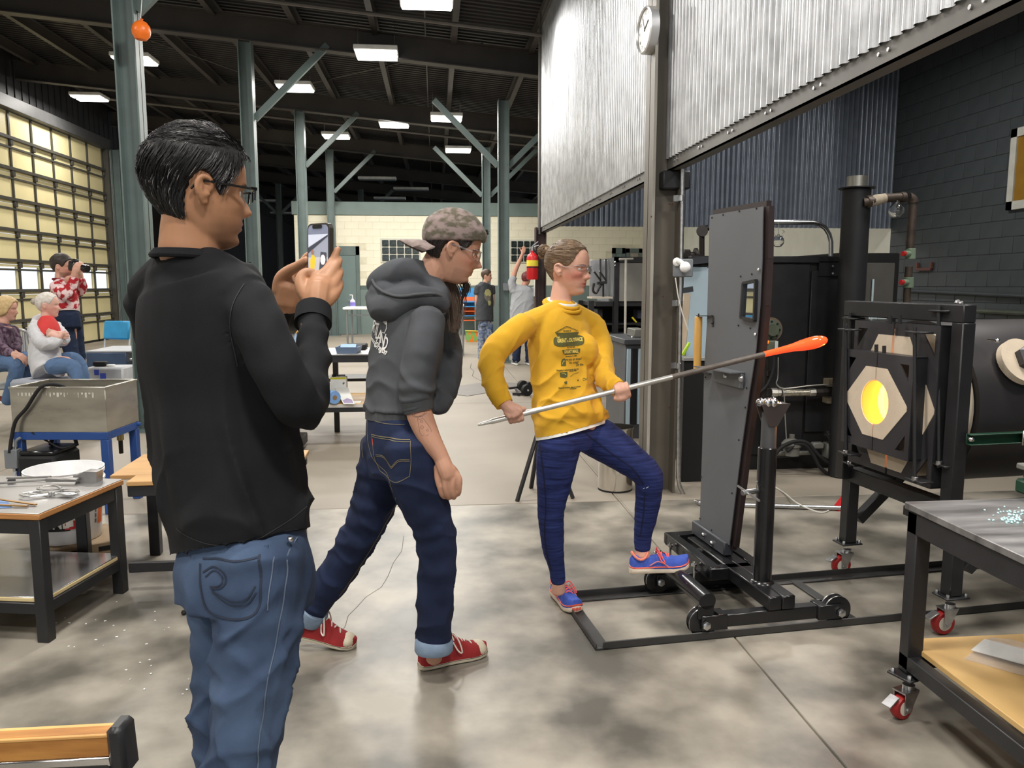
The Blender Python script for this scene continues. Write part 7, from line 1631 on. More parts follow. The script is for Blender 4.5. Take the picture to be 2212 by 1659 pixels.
print_on(tsh, so, 'hem_stitch', mat('black_stitch', S(44, 44, 47), .9), [line2d([pxs(*p) for p in cr([(382, 1140), (430, 1152), (500, 1158), (560, 1150), (620, 1128), (650, 1108)], 5)], .0018), line2d([pxs(*p) for p in cr([(536, 612), (520, 660), (512, 720), (520, 790)], 5)], .002)], po, RT_, UPV, -HZ)
# --- jeans
b = MB(); trunk(b, [(pd(520, 1125, 1.59), .140, .106), (pd(524, 1175, 1.585), .146, .114), (pd(526, 1230, 1.58), .152, .124), (pd(524, 1300, 1.58), .146, .118)], TA, 36)
seg(b, [(pd(u, v, d), r) for (u, v, d, r) in jr], 8, 20, (.03, 9, 1.4)); seg(b, [(pd(u, v, d), r) for (u, v, d, r) in jl], 8, 20, (.03, 9, 1.4))
jm = vox(b, .006, 3); wrinkle(jm, .010, 10, RT_*.8+EZ*.6, .33, 2., lambda V: np.clip((.93-V[:, 2])/.1, 0, 1), 1.5); wrinkle(jm, .007, 14, RT_*.7-EZ*.7, .3, 6., lambda V: np.clip((.88-V[:, 2])/.1, 0, 1), 1.5)
DNM1 = cloth('worn_denim', S(40, 52, 76), .85, 0, 5, .5, 900, S(82, 100, 128), contrast=.6, detail=9)
jo = put('jeans', jm, DNM1, m1)
tj = bvh(jo); nn = -HZ
po = pd(515, 1255, 1.5)
STC = mat('stitch_dark', S(38, 46, 62), .8); STL = mat('stitch_light', S(98, 110, 128), .8)
def pxf(u, v): q = pd(u, v, 1.5)-po; return (float(q @ RT_), float(q @ UPV))
def pline(pts, w_=.0022): return line2d([pxf(*p) for p in cr(pts, 5)], w_)
print_on(tj, jo, 'pocket_stitch', STC, [pline([(445, 1205), (452, 1260), (470, 1300), (522, 1308), (580, 1288), (588, 1220), (584, 1172)], .004), pline([(450, 1195), (500, 1186), (540, 1183), (584, 1176)], .003), pline([(455, 1220), (480, 1205), (505, 1212), (512, 1230), (500, 1245), (478, 1250), (500, 1262), (530, 1270), (560, 1262), (578, 1235)], .003), pline([(462, 1228), (482, 1212), (500, 1219), (504, 1232), (494, 1242), (474, 1246)], .0025), pline([(480, 1256), (505, 1272), (535, 1279), (562, 1272), (580, 1248)], .0025)], po, RT_, UPV, nn)
print_on(tj, jo, 'side_seam', STL, [pline([(634, 1170), (632, 1240), (618, 1330), (600, 1430), (585, 1530), (570, 1655)], .002), pline([(612, 1180), (606, 1230), (600, 1290)], .002)], po, RT_, UPV, nn)
one('belt_loop', DNM1, lambda b: b.bar(pd(573, 1178, 1.452), pd(576, 1240, 1.448), .012, .006, -HZ), parent=jo)
one('rivet', ZINC, lambda b: b.sphere(pd(627, 1165, 1.475), .006, 10), parent=jo)
for nm, c0, c1 in (('right', (480, 2120, 1.40), (520, 2120, 1.72)), ('left', (495, 2040, 1.66), (530, 2040, 1.95))):
    hq = pd(*c0); tq = pd(*c1); hq[2] = .004; tq[2] = .004
    shoe(m1, hq, tq, EZ, .29, .05, 'run', (cloth('shoe_navy', S(36, 40, 60)), RUB, DARKM, DARKM))
# --- phone
e1 = nrm(.80*RT_-.60*HZ); nph = nrm(-.60*RT_-.80*HZ); up_ = nrm(EZ+.05*RT_-nph*.06*0+(-.18)*HZ*0); up_ = nrm(up_-e1*(up_ @ e1)); nph = np.cross(e1, up_); 
if nph @ HZ > 0: nph = -nph
pcn = pd(692, 556, 1.815); pho = empty('smartphone', pcn-up_*.076, 'smartphone in dark case held up, its screen showing the scene', 'phone')
Rp = np.stack([e1, up_, nph], 1)
def rrect(w_, h_, r, n=5):
    out = []
    for (cx_, cy_, a0) in ((w_/2-r, h_/2-r, 0), (-w_/2+r, h_/2-r, 90), (-w_/2+r, -h_/2+r, 180), (w_/2-r, -h_/2+r, 270)):
        out += [(cx_+r*math.cos(math.radians(a0+90*i/n)), cy_+r*math.sin(math.radians(a0+90*i/n))) for i in range(n+1)]
    return out
one('case', mat('phone_case', S(60, 56, 50), .3), lambda b: b.prism(rrect(.078, .154, .014), pcn-nph*.006, e1, up_, .0115 if np.cross(e1, up_) @ nph > 0 else -.0115), parent=pho)
def scr(emi, nm, col): return mat(nm, col, .2, emit=col, estr=emi)
zz = [0]
def lay(nm, poly, col, e=.55, par=None):
    zz[0] += .00025
    return one(nm, scr(e, 'screen_'+nm, col), lambda b: b.add([pcn+e1*p[0]+up_*p[1]+nph*(.0060+zz[0]) for p in poly], [tuple(range(len(poly)))]), parent=par)
sc0 = lay('screen', rrect(.070, .146, .011), S(120, 126, 146), .55, pho)
lay('picture_wall', [(-.034, .0), (.034, .0), (.034, .045), (-.034, .045)], S(150, 154, 168), .55, sc0)
lay('picture_hood', [(-.034, .024), (.034, .050), (.034, .052), (-.034, .052)], S(196, 200, 214), .6, sc0)
lay('picture_gap', [(-.034, .010), (.034, .046), (.034, .050), (-.034, .022)], S(60, 62, 76), .5, sc0)
lay('picture_floor', [(-.034, -.06), (.034, -.06), (.034, .0), (-.034, .0)], S(190, 186, 188), .55, sc0)
lay('picture_equipment', [(.004, -.032), (.010, .012), (.030, .010), (.032, -.028), (.02, -.034)], S(70, 72, 84), .5, sc0)
lay('picture_furnace', [(.018+.009*math.cos(i*.7), -.006+.012*math.sin(i*.7)) for i in range(9)], S(236, 214, 214), .7, sc0)
lay('picture_shirt', [(-.026, -.028), (-.012, -.028), (-.008, -.004), (-.012, .004), (-.020, .006), (-.026, -.006)], S(226, 190, 52), .6, sc0)
lay('picture_head', [(-.018+.005*math.cos(i*.7), .012+.006*math.sin(i*.7)) for i in range(9)], S(150, 110, 90), .5, sc0)
lay('picture_legs', [(-.026, -.06), (-.020, -.06), (-.016, -.034), (-.004, -.05), (.0, -.046), (-.012, -.028), (-.025, -.028)], S(40, 44, 84), .5, sc0)
lay('notch', rrect(.034, .010, .004) and [(p[0], p[1]+.069) for p in rrect(.034, .009, .004)], S(12, 12, 14), 0, sc0)
# ================================================================== man in cap and hoodie
q0 = pz(930, 1440); m2 = empty('person', q0*np.array([1, 1, 0]), 'person in backwards cap, grey hoodie and rolled jeans leaning forward in red high-top shoes', 'person')
TB = 32
tr2_ = [(902, 628, 2.95, .085, .07), (893, 650, 2.96, .135, .095), (884, 690, 2.97, .172, .115), (877, 750, 2.97, .172, .122), (868, 810, 2.97, .158, .118), (862, 860, 2.97, .152, .115), (861, 890, 2.97, .152, .116)]
ar = [(925, 684, 2.82, .066), (918, 735, 2.79, .068), (907, 785, 2.78, .066), (900, 830, 2.78, .065), (899, 862, 2.785, .060), (902, 884, 2.79, .052)]
al = [(950, 690, 3.13, .066), (968, 760, 3.17, .060), (963, 825, 3.12, .056), (945, 865, 3.05, .052)]
jr2 = [(893, 960, 2.86, .112), (902, 1030, 2.86, .104), (923, 1095, 2.87, .086), (941, 1155, 2.89, .073), (943, 1225, 2.90, .0695), (939, 1310, 2.915, .067), (937, 1392, 2.925, .066)]
jl2 = [(838, 960, 3.06, .108), (822, 1040, 3.07, .096), (800, 1105, 3.08, .082), (764, 1180, 3.10, .073), (716, 1254, 3.13, .066), (672, 1317, 3.16, .063)]
b = MB(); h2 = Head(pd(976, 538, 2.93), 9, -15, 0, 1.05, 1.25, .98, .92); h2.add(b)
seg(b, [(pd(950, 560, 2.935), .056), (pd(930, 595, 2.94), .056), (pd(908, 632, 2.95), .056), (pd(890, 680, 2.96), .06)], 5, 20)
trunk(b, [(pd(u, v, d), w_*.84, q*.84) for (u, v, d, w_, q) in tr2_[2:]]+[(pd(865, 930, 2.96), .13, .10), (pd(866, 985, 2.96), .12, .10)], TB)
seg(b, [(pd(u, v, d), r*.7) for (u, v, d, r) in ar[:-2]]+[(pd(903, 880, 2.79), .046), (pd(912, 910, 2.79), .0455), (pd(930, 950, 2.785), .039), (pd(950, 982, 2.78), .0295), (pd(956, 996, 2.78), .0275)], 5, 16)
seg(b, [(pd(u, v, d), r*.7) for (u, v, d, r) in al], 5)
seg(b, [(pd(u, v, d), r*.78) for (u, v, d, r) in jr2[:-2]]+[(pd(939, 1330, 2.915), .045), (pd(937, 1392, 2.925), .032), (pd(938, 1425, 2.93), .030)], 4); seg(b, [(pd(u, v, d), r*.78) for (u, v, d, r) in jl2[:-1]]+[(pd(672, 1317, 3.16), .036), (pd(655, 1345, 3.17), .030)], 4)
# relaxed hand, back of it to the viewer
chain(b, [(955, 992, 2.78, .029), (962, 1012, 2.775, .030), (968, 1030, 2.775, .027)])
for rw in ([(946, 1008, 2.785, .016), (947, 1034, 2.785, .0145), (950, 1052, 2.785, .0112), (955, 1068, 2.795, .0102), (960, 1074, 2.815, .0092)],
           [(957, 1010, 2.775, .016), (962, 1036, 2.77, .0140), (963, 1056, 2.772, .0110), (967, 1070, 2.785, .0102), (970, 1076, 2.81, .0092)],
           [(966, 1012, 2.775, .016), (977, 1036, 2.77, .0138), (977, 1056, 2.772, .0110), (980, 1070, 2.785, .0102), (981, 1075, 2.81, .0092)],
           [(972, 1012, 2.78, .016), (990, 1032, 2.78, .0134), (992, 1050, 2.782, .0108), (991, 1063, 2.795, .0100), (989, 1068, 2.82, .009)],
           [(958, 1004, 2.80, .018), (978, 1014, 2.83, .0155), (990, 1034, 2.85, .0125), (990, 1052, 2.855, .0105)]): chain(b, rw)
b.sphere(pd(966, 1020, 2.775), np.array([.034, .036, .018]), 14, R=np.stack([RT_, EZ, -HZ], 1))
me = vox(b, .0040, 2)
def beard2(mixc, x, y, z, g): mixc(.8*(y > .06)*g(z, .004, .012)*(np.abs(x) < .02)+.5*g(z, .061, .004)*(np.abs(x) < .024)*(y > .08)+.15*((z < .05) & (y > .02)), S(52, 36, 30))
skin_paint(me, h2, S(196, 148, 124), S(168, 96, 88), S(36, 26, 22), beard2, S(206, 132, 112))
put('body', me, SKIN('skin_tan'), m2); eyes(h2, m2, mat('iris_brown', S(54, 36, 24), .1))
# goatee
HBR = mat('hair_dark_brown', S(38, 30, 26), .42, 0, .35, 40, .5, 300, spec=.5)
gm = MB(); seg(gm, [(h2.w(0, .080, .006), .013), (h2.w(0, .084, -.012), .011), (h2.w(0, .080, -.034), .006), (h2.w(0, .082, -.07), .0022), (h2.w(0, .084, -.10), .0012)], 6, 10); rg = random.Random(4)
for i in range(60):
    a = h2.w(rg.gauss(0, .008), .084+rg.gauss(0, .005), .004+rg.gauss(0, .006)); gm.tube([a, a-h2.U*.02+h2.F*rg.gauss(0, .003), a-h2.U*rg.uniform(.03, .05)+h2.R*rg.gauss(0, .004)], [.0011, .0009, .0004], 4)
gm.build('goatee', HBR, m2)
# hair under the cap and the long lock
def mk2(z, th):
    a = abs((th+math.pi) % (2*math.pi)-math.pi); zl = np.interp(a, [0, .8, 1.1, 1.3, 1.5, 1.75, 2.1, 3.15], [.17, .165, .125, .105, .132, .128, .064, .052]); return (z-zl)/.006
hm = vox(h2.hairshell(mk2, lambda z, th: np.interp(z, [.05, .1, .2], [.006, .009, .004])), .005, 1); wrinkle(hm, .002, 190, h2.U, .12, 3., sharp=0); hr2 = put('hair', hm, HBR, m2)
lk = MB(); path = [(958, 596, 3.0), (972, 622, 3.01), (980, 650, 3.01), (983, 682, 3.0), (981, 714, 2.99)]
seg(lk, [(pd(*p), r) for p, r in zip(path, (.022, .028, .026, .017, .004))], 5, 14)
rg = random.Random(11)
for i in range(260):
    ox, oz = rg.gauss(0, .018), rg.gauss(0, .02); e_ = rg.uniform(.7, 1.05); L_ = []
    for k, p in enumerate(path):
        f = 1-.55*max(0, k-2)/2; L_.append(pd(*p)+RT_*(ox*f+.004*math.sin(k*1.3+i))+HZ*oz*f-EZ*(.01 if k == 4 else 0)*rg.uniform(-1, 1))
    lk.tube(cr(L_[:4 if e_ < .8 else 5], 3), .0010, 3, caps=False)
lk.build('long_lock', mat('hair_long_brown', S(84, 66, 52), .5, 0, .4, 30, .4, 300, stretch=(8, 8, 1), spec=.5), hr2)
st = MB(); h2.strands(st, 700, mk2, lambda z, th: (-.9, 2.5*(1 if ((th+math.pi) % (2*math.pi)-math.pi) > 0 else -1)), lambda z, th: .007, lambda z, th: .05, .0008, 3, 6, .004); st.build('hair_strands', HBR, hr2, kind='stuff')
# cap worn backwards
CAM = mat('faded_camouflage', S(86, 80, 66), .9, 0, 0, 30, .08, 500, stretch=(1, 1, 1.5), col2=S(136, 120, 116), contrast=.22, detail=3, sheen=.1)
cap = empty('cap', h2.w(0, 0, .2)); cap.parent = m2; cap.location = (0, 0, 0); ORG[cap.name] = ORG[m2.name]
def mkc(z, th):
    x, y, zz = h2.base(z, th); return (z-(.136+.30*y))/.004
def thc(z, th): return np.interp(z, [.1, .16, .21, .235], [.011, .018, .024, .022])
cm = vox(h2.hairshell(mkc, thc, -.008, 60, 96), .004, 8)
put('crown', cm, CAM, cap)
bp = []
def brim(b):
    n, m = 12, 6; top = []; bot = []
    for i in range(n+1):
        s = -1+2*i/n
        for j in range(m+1):
            t = j/m; x = .079*s*(1-.10*t*t)*(1 if t < .6 else 1-.5*(t-.6)*abs(s)); yb = -.062-.040*math.sqrt(max(0, 1-s*s)); y = yb-t*.082*math.sqrt(max(0.02, 1-.82*s*s)); z = .116-.018*s*s-.022*t
            top.append(h2.w(x, y, z+.002)); bot.append(h2.w(x, y, z-.002))
    k = len(top); f = []
    for i in range(n):
        for j in range(m): a = i*(m+1)+j; f += [(a, a+1, a+m+2, a+m+1), (k+a, k+a+m+1, k+a+m+2, k+a+1)]
    rim = [i*(m+1)+m for i in range(n+1)]; f += [(rim[i], rim[i+1], k+rim[i+1], k+rim[i]) for i in range(n)]
    b.add(top+bot, f)
one('brim', mat('brim_camouflage', S(124, 110, 106), .9, 0, 0, 26, .1, 600, col2=S(150, 134, 128), contrast=.3), brim, parent=cap)
one('strap', mat('cap_strap', S(92, 96, 92), .8), lambda b: b.tube(cr([h2.w(x*.001, np.interp(abs(x), [0, 30, 60], [.1045, .093, .062]), .168+.0*x) for x in (-55, -30, 0, 30, 55)], 4), .006, 6), parent=cap)
one('button', CAM, lambda b: b.sphere(h2.w(0, -.004, .2475), .008, 10), parent=cap)
mb = MB(); mb.sphere(h2.w(.078, .02, .178), .003, 8); mb.sphere(h2.w(.078, -.03, .178), .003, 8); mb.build('eyelet', DARKM, cap, kind='stuff')
mb = MB()
for i in range(60): mb.tube([h2.w(rg.gauss(0, .012), .100, .188), h2.w(rg.gauss(0, .014), .106+rg.gauss(0, .004), .198), h2.w(rg.gauss(0, .016), .100+rg.gauss(0, .006), .21)], [.0009, .0008, .0003], 3)
mb.build('fringe', HBR, hr2, kind='stuff')
# clear safety glasses
SGL = mat('clear_polycarbonate', (1, .96, .96), .04, 0, 0, trans=1, ior=1.18)
def safety(hd, par, zc=.111):
    g = empty('safety_glasses', hd.w(0, .1, .11)); g.parent = par; g.location = (0, 0, 0); ORG[g.name] = ORG[par.name]
    def lens(b):
        n, m = 20, 5; o = []; i_ = []
        for i in range(n+1):
            s = -1+2*i/n; th = s*1.12; x = .079*math.sin(th)/math.sin(1.12); y = .052+.064*math.cos(th)/1.0-.012
            for j in range(m+1):
                t = -1+2*j/m; hh = (.021-.006*abs(s)**3) if t < 0 else .015; k = 1-.02*t*t
                if t < 0 and abs(s) < .16: hh *= .45
                o.append(hd.w(x*k, (y+.002)*k, zc+t*hh)); i_.append(hd.w(x*k*.98, y*k-.001, zc+t*hh))
        k = len(o); f = []
        for i in range(n):
            for j in range(m): a = i*(m+1)+j; f += [(a, a+m+1, a+m+2, a+1), (k+a, k+a+1, k+a+m+2, k+a+m+1)]
            a = i*(m+1); f += [(a, k+a, k+a+m+1, a+m+1), (a+m, a+m+m+1, k+a+m+m+1, k+a+m)]
        b.add(o+i_, f)
    one('lens', SGL, lens, parent=g)
    temples(hd, mat('clear_temple', (.9, .86, .88), .1, 0, 0, trans=.85, ior=1.25), g, .0032, zc+.006, zc+.012, .078, .066)
    one('brow_edge', mat('clear_edge', S(206, 200, 206), .2, trans=.5), lambda b: b.tube([hd.w(.079*math.sin(s*1.12)/math.sin(1.12), .042+.064*math.cos(s*1.12), zc+.0155) for s in np.linspace(-1, 1, 21)], .0014, 5), parent=g)
    return g
safety(h2, m2)
# hoodie
b = MB(); trunk(b, [(pd(u, v, d), w_, q) for (u, v, d, w_, q) in tr2_], TB, 40)
seg(b, [(pd(u, v, d), r) for (u, v, d, r) in ar], 12, 22, (.085, 6.5, 1.3, lambda s: .15+1.1*max(0, (s-.45))*1.5)); seg(b, [(pd(u, v, d), r) for (u, v, d, r) in al], 8, 16, (.06, 5, 1.2))
seg(b, [(pd(955, 845, 3.02), .03), (pd(952, 872, 3.0), .045), (pd(940, 885, 2.98), .03)], 4, 12)
sm = vox(b, .0062, 4); wrinkle(sm, .012, 9, RT_*.8-EZ*.5, .33, 21., lambda V: np.clip((1.30-V[:, 2])/.25, .1, 1), 1.5)
HOOD = cloth('charcoal_fleece', S(76, 78, 82), .92, .1, 14, .35, 420)
hd_o = put('hoodie', sm, HOOD, m2)
b = MB()
seg(b, [(pd(803, 622, 2.93), .022), (pd(822, 603, 2.91), .040), (pd(856, 588, 2.90), .052), (pd(890, 588, 2.91), .050), (pd(925, 606, 2.92), .042), (pd(952, 634, 2.90), .030), (pd(962, 655, 2.92), .022)], 6, 18)
seg(b, [(pd(806, 640, 2.92), .030), (pd(818, 662, 2.88), .046), (pd(850, 660, 2.86), .056), (pd(890, 645, 2.86), .052), (pd(930, 648, 2.86), .040), (pd(958, 660, 2.90), .026)], 6, 18)
seg(b, [(pd(830, 620, 3.02), .04), (pd(868, 592, 3.06), .045), (pd(905, 596, 3.08), .045), (pd(945, 634, 3.05), .035)], 6, 16)
b.sphere(pd(838, 640, 2.90), np.array([.070, .055, .060]), 18, R=np.stack([nrm(RT_-EZ*.3), HZ, nrm(EZ+RT_*.3)], 1)); b.sphere(pd(880, 622, 2.92), np.array([.08, .06, .05]), 18)
hm = vox(b, .006, 5); wrinkle(hm, .010, 9, RT_*.8+EZ*.5, .3, 2., None, 1.5); put('hood', hm, HOOD, hd_o)
one('hood_hem', cloth('fleece_edge', S(84, 86, 89), .9, .1), lambda b: b.tube(cr([pd(*p) for p in ((804, 604, 2.88), (812, 618, 2.855), (832, 632, 2.81), (862, 640, 2.795), (900, 636, 2.80), (935, 634, 2.82), (958, 642, 2.87))], 5), .0055, 8), parent=hd_o)
def bandt(b, r0): trunk(b, r0, TB, 40)
one('waistband', cloth('fleece_rib', S(78, 80, 83), .92, .08, 40, .5, 700, stretch=(6, 6, .3)), lambda b: bandt(b, [(pd(861, 884, 2.97), .147, .113), (pd(860, 898, 2.97), .146, .113), (pd(859, 911, 2.97), .143, .111)]), parent=hd_o)
one('cuff', MATS['fleece_rib'], lambda b: b.tube([pd(899, 862, 2.785), pd(902, 876, 2.79), pd(905, 889, 2.79)], [.0575, .0555, .052], 24), parent=hd_o)
# jeans
b = MB(); trunk(b, [(pd(860, 895, 2.97), .142, .110), (pd(862, 935, 2.965), .150, .118), (pd(866, 985, 2.96), .150, .122), (pd(868, 1030, 2.96), .135, .11)], TB, 36)
seg(b, [(pd(u, v, d), r) for (u, v, d, r) in jr2], 12, 20, (.035, 9, 1.2, lambda s: .3+math.exp(-((s-.5)/.15)**2))); seg(b, [(pd(u, v, d), r) for (u, v, d, r) in jl2], 12, 20, (.045, 9, 1.2, lambda s: .3+math.exp(-((s-.5)/.18)**2)))
jm = vox(b, .0062, 3); wrinkle(jm, .009, 12, RT_*.85-EZ*.4, .33, 7., lambda V: np.clip((.86-V[:, 2])/.1, 0.1, 1), 1.5)
DNM2 = cloth('raw_denim', S(22, 29, 50), .85, 0, 6, .5, 900, S(40, 50, 80), contrast=.6, detail=9)
jo = put('jeans', jm, DNM2, m2); tj = bvh(jo); ST2 = mat('stitch_tan', S(120, 110, 84), .8); po = pd(860, 960, 2.9)
def px2(u, v): q = pd(u, v, 2.9)-po; return (float(q @ RT_), float(q @ UPV))
def pl2(pts, w_=.0022, k=4): return line2d([px2(*p) for p in (cr(pts, k) if k else pts)], w_)
print_on(tj, jo, 'pocket_stitch', ST2, [pl2([(803, 937), (850, 936), (896, 934)], .003), pl2([(804, 941), (850, 940), (896, 938)], .002), pl2([(804, 938), (812, 985), (826, 1010)], .002), pl2([(826, 1010), (862, 1024), (896, 1008)], .0022), pl2([(897, 936), (899, 975), (896, 1008)], .002), pl2([(815, 977), (835, 977), (855, 994)], .0022), pl2([(855, 994), (872, 976), (896, 974)], .0022), pl2([(816, 980), (835, 980), (855, 997)], .002), pl2([(855, 997), (873, 979), (896, 977)], .002)], po, RT_, UPV, -HZ)
print_on(tj, jo, 'seam_stitch', ST2, [pl2([(772, 900), (788, 905), (830, 908), (880, 909)], .002), pl2([(788, 905), (789, 935), (795, 965), (810, 990), (845, 1015), (857, 1050)], .0022), pl2([(766, 930), (768, 960), (774, 1000)], .002), pl2([(862, 1062), (845, 1110), (815, 1165), (780, 1225), (735, 1295), (706, 1335)], .002)], po, RT_, UPV, -HZ)
print_on(tj, jo, 'pocket_tab', RED, [poly2d([px2(804, 946), px2(807, 946), px2(809, 959), px2(806, 959)])], po, RT_, UPV, -HZ)
CUFB = cloth('denim_inside', S(128, 146, 168), .85, .1, 30, .5, 900)
one('turn_up', CUFB, lambda b: b.tube([pd(938, 1380, 2.925), pd(937.5, 1386, 2.925), pd(937, 1404, 2.925), pd(937, 1409, 2.925)], [.0655, .0715, .0715, .066], 26), parent=jo)
one('turn_up', CUFB, lambda b: b.tube([pd(680, 1310, 3.155), pd(677, 1314, 3.158), pd(664, 1332, 3.165), pd(661, 1336, 3.167)], [.063, .0685, .0685, .063], 26), parent=jo)
# shoes
REDC = cloth('red_canvas', S(150, 46, 48), .8, .12, 30, .3, 700); OFFW = mat('off_white_rubber', S(200, 190, 168), .6, 0, .14, 12); LACE = mat('off_white_lace', S(226, 220, 208), .8); STRP = mat('sole_stripe_dark', S(70, 60, 54), .6)
hq = pz(905, 1446); tq = pz(1042, 1413); r1, P1_ = shoe(m2, hq, tq, EZ, .285, .049, 'canvas', (REDC, OFFW, LACE, STRP))
hq = pd(622, 1372, 3.18); tq = pz(741, 1397); hq[2] = .05; r2, P2_ = shoe(m2, hq, tq+EZ*.0, nrm(EZ+RT_*.15), .28, .049, 'canvas', (REDC, OFFW, LACE, STRP))
seg(am := MB(), [(pd(648, 1342, 3.165), .048), (pd(640, 1362, 3.17), .045)], 3, 16); am.build('ankle_panel', REDC, r2)
c = pd(647, 1336, 3.112); pt = one('round_patch', mat('patch_white', S(224, 216, 206), .7), lambda b: b.lathe([(.020, 0), (.020, .003)], c, -HZ, 20), parent=r2)
star = []
for i in range(10): a = math.radians(90+36*i); rr_ = .012 if i % 2 == 0 else .005; star.append((rr_*math.cos(a), rr_*math.sin(a)))
one('star', mat('patch_navy', S(30, 32, 60), .7), lambda b: b.prism(star, c-HZ*.0035, RT_, UPV, .0006), parent=pt)
for rr_, hh in ((r1, hq),): pass
# prints: lettering on the back, line tattoo on the forearm
th_ = bvh(hd_o); HW = mat('print_white', S(224, 222, 220), .8); po = pd(812, 730, 2.8)
def px3(u, v): q = pd(u, v, 2.8)-po; return (float(q @ RT_), float(q @ UPV))
items = []
cs = px3(806, 728)
for ch, u, v, sx_ in (('P', 772, 700, .5), ('O', 779, 705, .5), ('R', 790, 711, .55), ('T', 799, 717, .5), ('L', 804, 724, .5), ('A', 811, 731, .55), ('N', 819, 738, .55), ('D', 827, 745, .45)):
    c_ = px3(u, v); items.append(T2d(ch, .066, c_[0], c_[1], .0010, sx_*1.0, -.12, .10))
items += [pl2_ for pl2_ in (line2d([px3(778, 732), px3(804, 748)], .003), line2d([px3(778, 736), px3(803, 752)], .003))]
c_ = px3(815, 756); items.append(T2d('Oregon', .032, c_[0], c_[1], .0008, .62, -.45, .25))
items += [poly2d([px3(*p) for p in ((806, 682), (812, 684), (820, 692), (829, 697), (828, 704), (818, 698), (810, 692))]), poly2d([px3(*p) for p in ((838, 668), (852, 660), (848, 672), (842, 672))]), line2d([px3(*p) for p in ((826, 672), (830, 684), (829, 712), (824, 722), (816, 720))], .003), line2d([px3(*p) for p in ((790, 684), (796, 690), (798, 696), (788, 692))], .002)]
print_on(th_, hd_o, 'back_print', HW, items, po, RT_, UPV, -HZ, .004)
bo = [o for o in m2.children if o.name.startswith('body')][0]; tb2 = bvh(bo); po = pd(915, 915, 2.75)
def px4(u, v): q = pd(u, v, 2.75)-po; return (float(q @ RT_), float(q @ UPV))
tat = []
def el(cx_, cy_, a, b_, rot, w_=.0011):
    c_, s_ = math.cos(rot), math.sin(rot); return line2d([px4(cx_+a*math.cos(t)*c_-b_*math.sin(t)*s_, cy_+a*math.cos(t)*s_+b_*math.sin(t)*c_) for t in np.linspace(0, 2*math.pi, 22)], w_)
tat += [el(906, 893, 16, 7, -.25), el(906, 894, 12, 4, -.25), el(908, 902, 5, 3, -.2), el(912, 922, 3, 3, 0), line2d([px4(*p) for p in ((902, 903), (907, 934), (912, 941))], .001), line2d([px4(*p) for p in ((914, 903), (930, 925), (932, 932), (924, 940), (912, 941))], .001), line2d([px4(*p) for p in ((908, 909), (911, 907), (914, 910), (911, 913), (908, 909))], .0012), line2d([px4(*p) for p in ((921, 930), (924, 925), (926, 931), (921, 930))], .0012)]
print_on(tb2, bo, 'tattoo', mat('tattoo_ink', S(112, 86, 80), .6), tat, po, RT_, UPV, -HZ, .0008, .02)
# ================================================================== woman in yellow
q0 = pz(1225, 1290); m3 = empty('person', q0*np.array([1, 1, 0]), 'person in yellow long-sleeved shirt, navy leggings and blue running shoes holding the rod', 'person')
TC = -50
tw = [(1213, 654, 3.45, .062, .056), (1213, 664, 3.45, .084, .066), (1212, 680, 3.45, .128, .080), (1210, 705, 3.45, .158, .096), (1208, 755, 3.45, .156, .108), (1213, 810, 3.45, .152, .106), (1221, 860, 3.45, .160, .110), (1231, 905, 3.44, .182, .124), (1236, 926, 3.44, .188, .130)]
ar3 = [(1136, 700, 3.33, .062), (1108, 722, 3.29, .0655), (1078, 748, 3.26, .0625), (1062, 772, 3.24, .0575), (1064, 805, 3.22, .0535), (1074, 845, 3.19, .0465), (1086, 868, 3.175, .036)]
al3 = [(1283, 700, 3.56, .058), (1297, 745, 3.54, .0565), (1301, 788, 3.48, .0525), (1310, 818, 3.40, .0475), (1332, 838, 3.31, .036)]
lr = [(1210, 948, 3.38, .094), (1203, 990, 3.38, .090), (1196, 1050, 3.40, .074), (1190, 1105, 3.42, .0585), (1192, 1150, 3.44, .0535), (1195, 1185, 3.46, .0475), (1203, 1230, 3.49, .0355), (1206, 1256, 3.50, .0330)]
ll = [(1252, 915, 3.47, .095), (1280, 938, 3.47, .092), (1312, 958, 3.46, .088), (1362, 994, 3.44, .0725), (1398, 1026, 3.43, .0655), (1401, 1065, 3.45, .0590), (1395, 1115, 3.48, .0505), (1389, 1155, 3.50, .0405), (1388, 1184, 3.51, .0365)]
b = MB(); h3 = Head(pd(1226, 581, 3.43), -31, -2, 0, .98, 1.0, .95, .86); h3.add(b)
seg(b, [(pd(1216, 612, 3.44), .044), (pd(1212, 645, 3.45), .0475), (pd(1213, 668, 3.45), .052), (pd(1213, 700, 3.45), .05)], 5, 20)
trunk(b, [(pd(u, v, d), w_*.84, q*.84) for (u, v, d, w_, q) in tw[3:]]+[(pd(1236, 945, 3.43), .11, .08)], TC)
seg(b, [(pd(u, v, d), r*.7) for (u, v, d, r) in ar3[:-1]]+[(pd(1092, 874, 3.172), .0255)], 5); seg(b, [(pd(u, v, d), r*.7) for (u, v, d, r) in al3[:-1]]+[(pd(1338, 840, 3.30), .0255)], 5)
seg(b, [(pd(u, v, d), r*.85) for (u, v, d, r) in lr]+[(pd(1206, 1275, 3.52), .034)], 4); seg(b, [(pd(u, v, d), r*.85) for (u, v, d, r) in ll]+[(pd(1388, 1202, 3.51), .035)], 4)
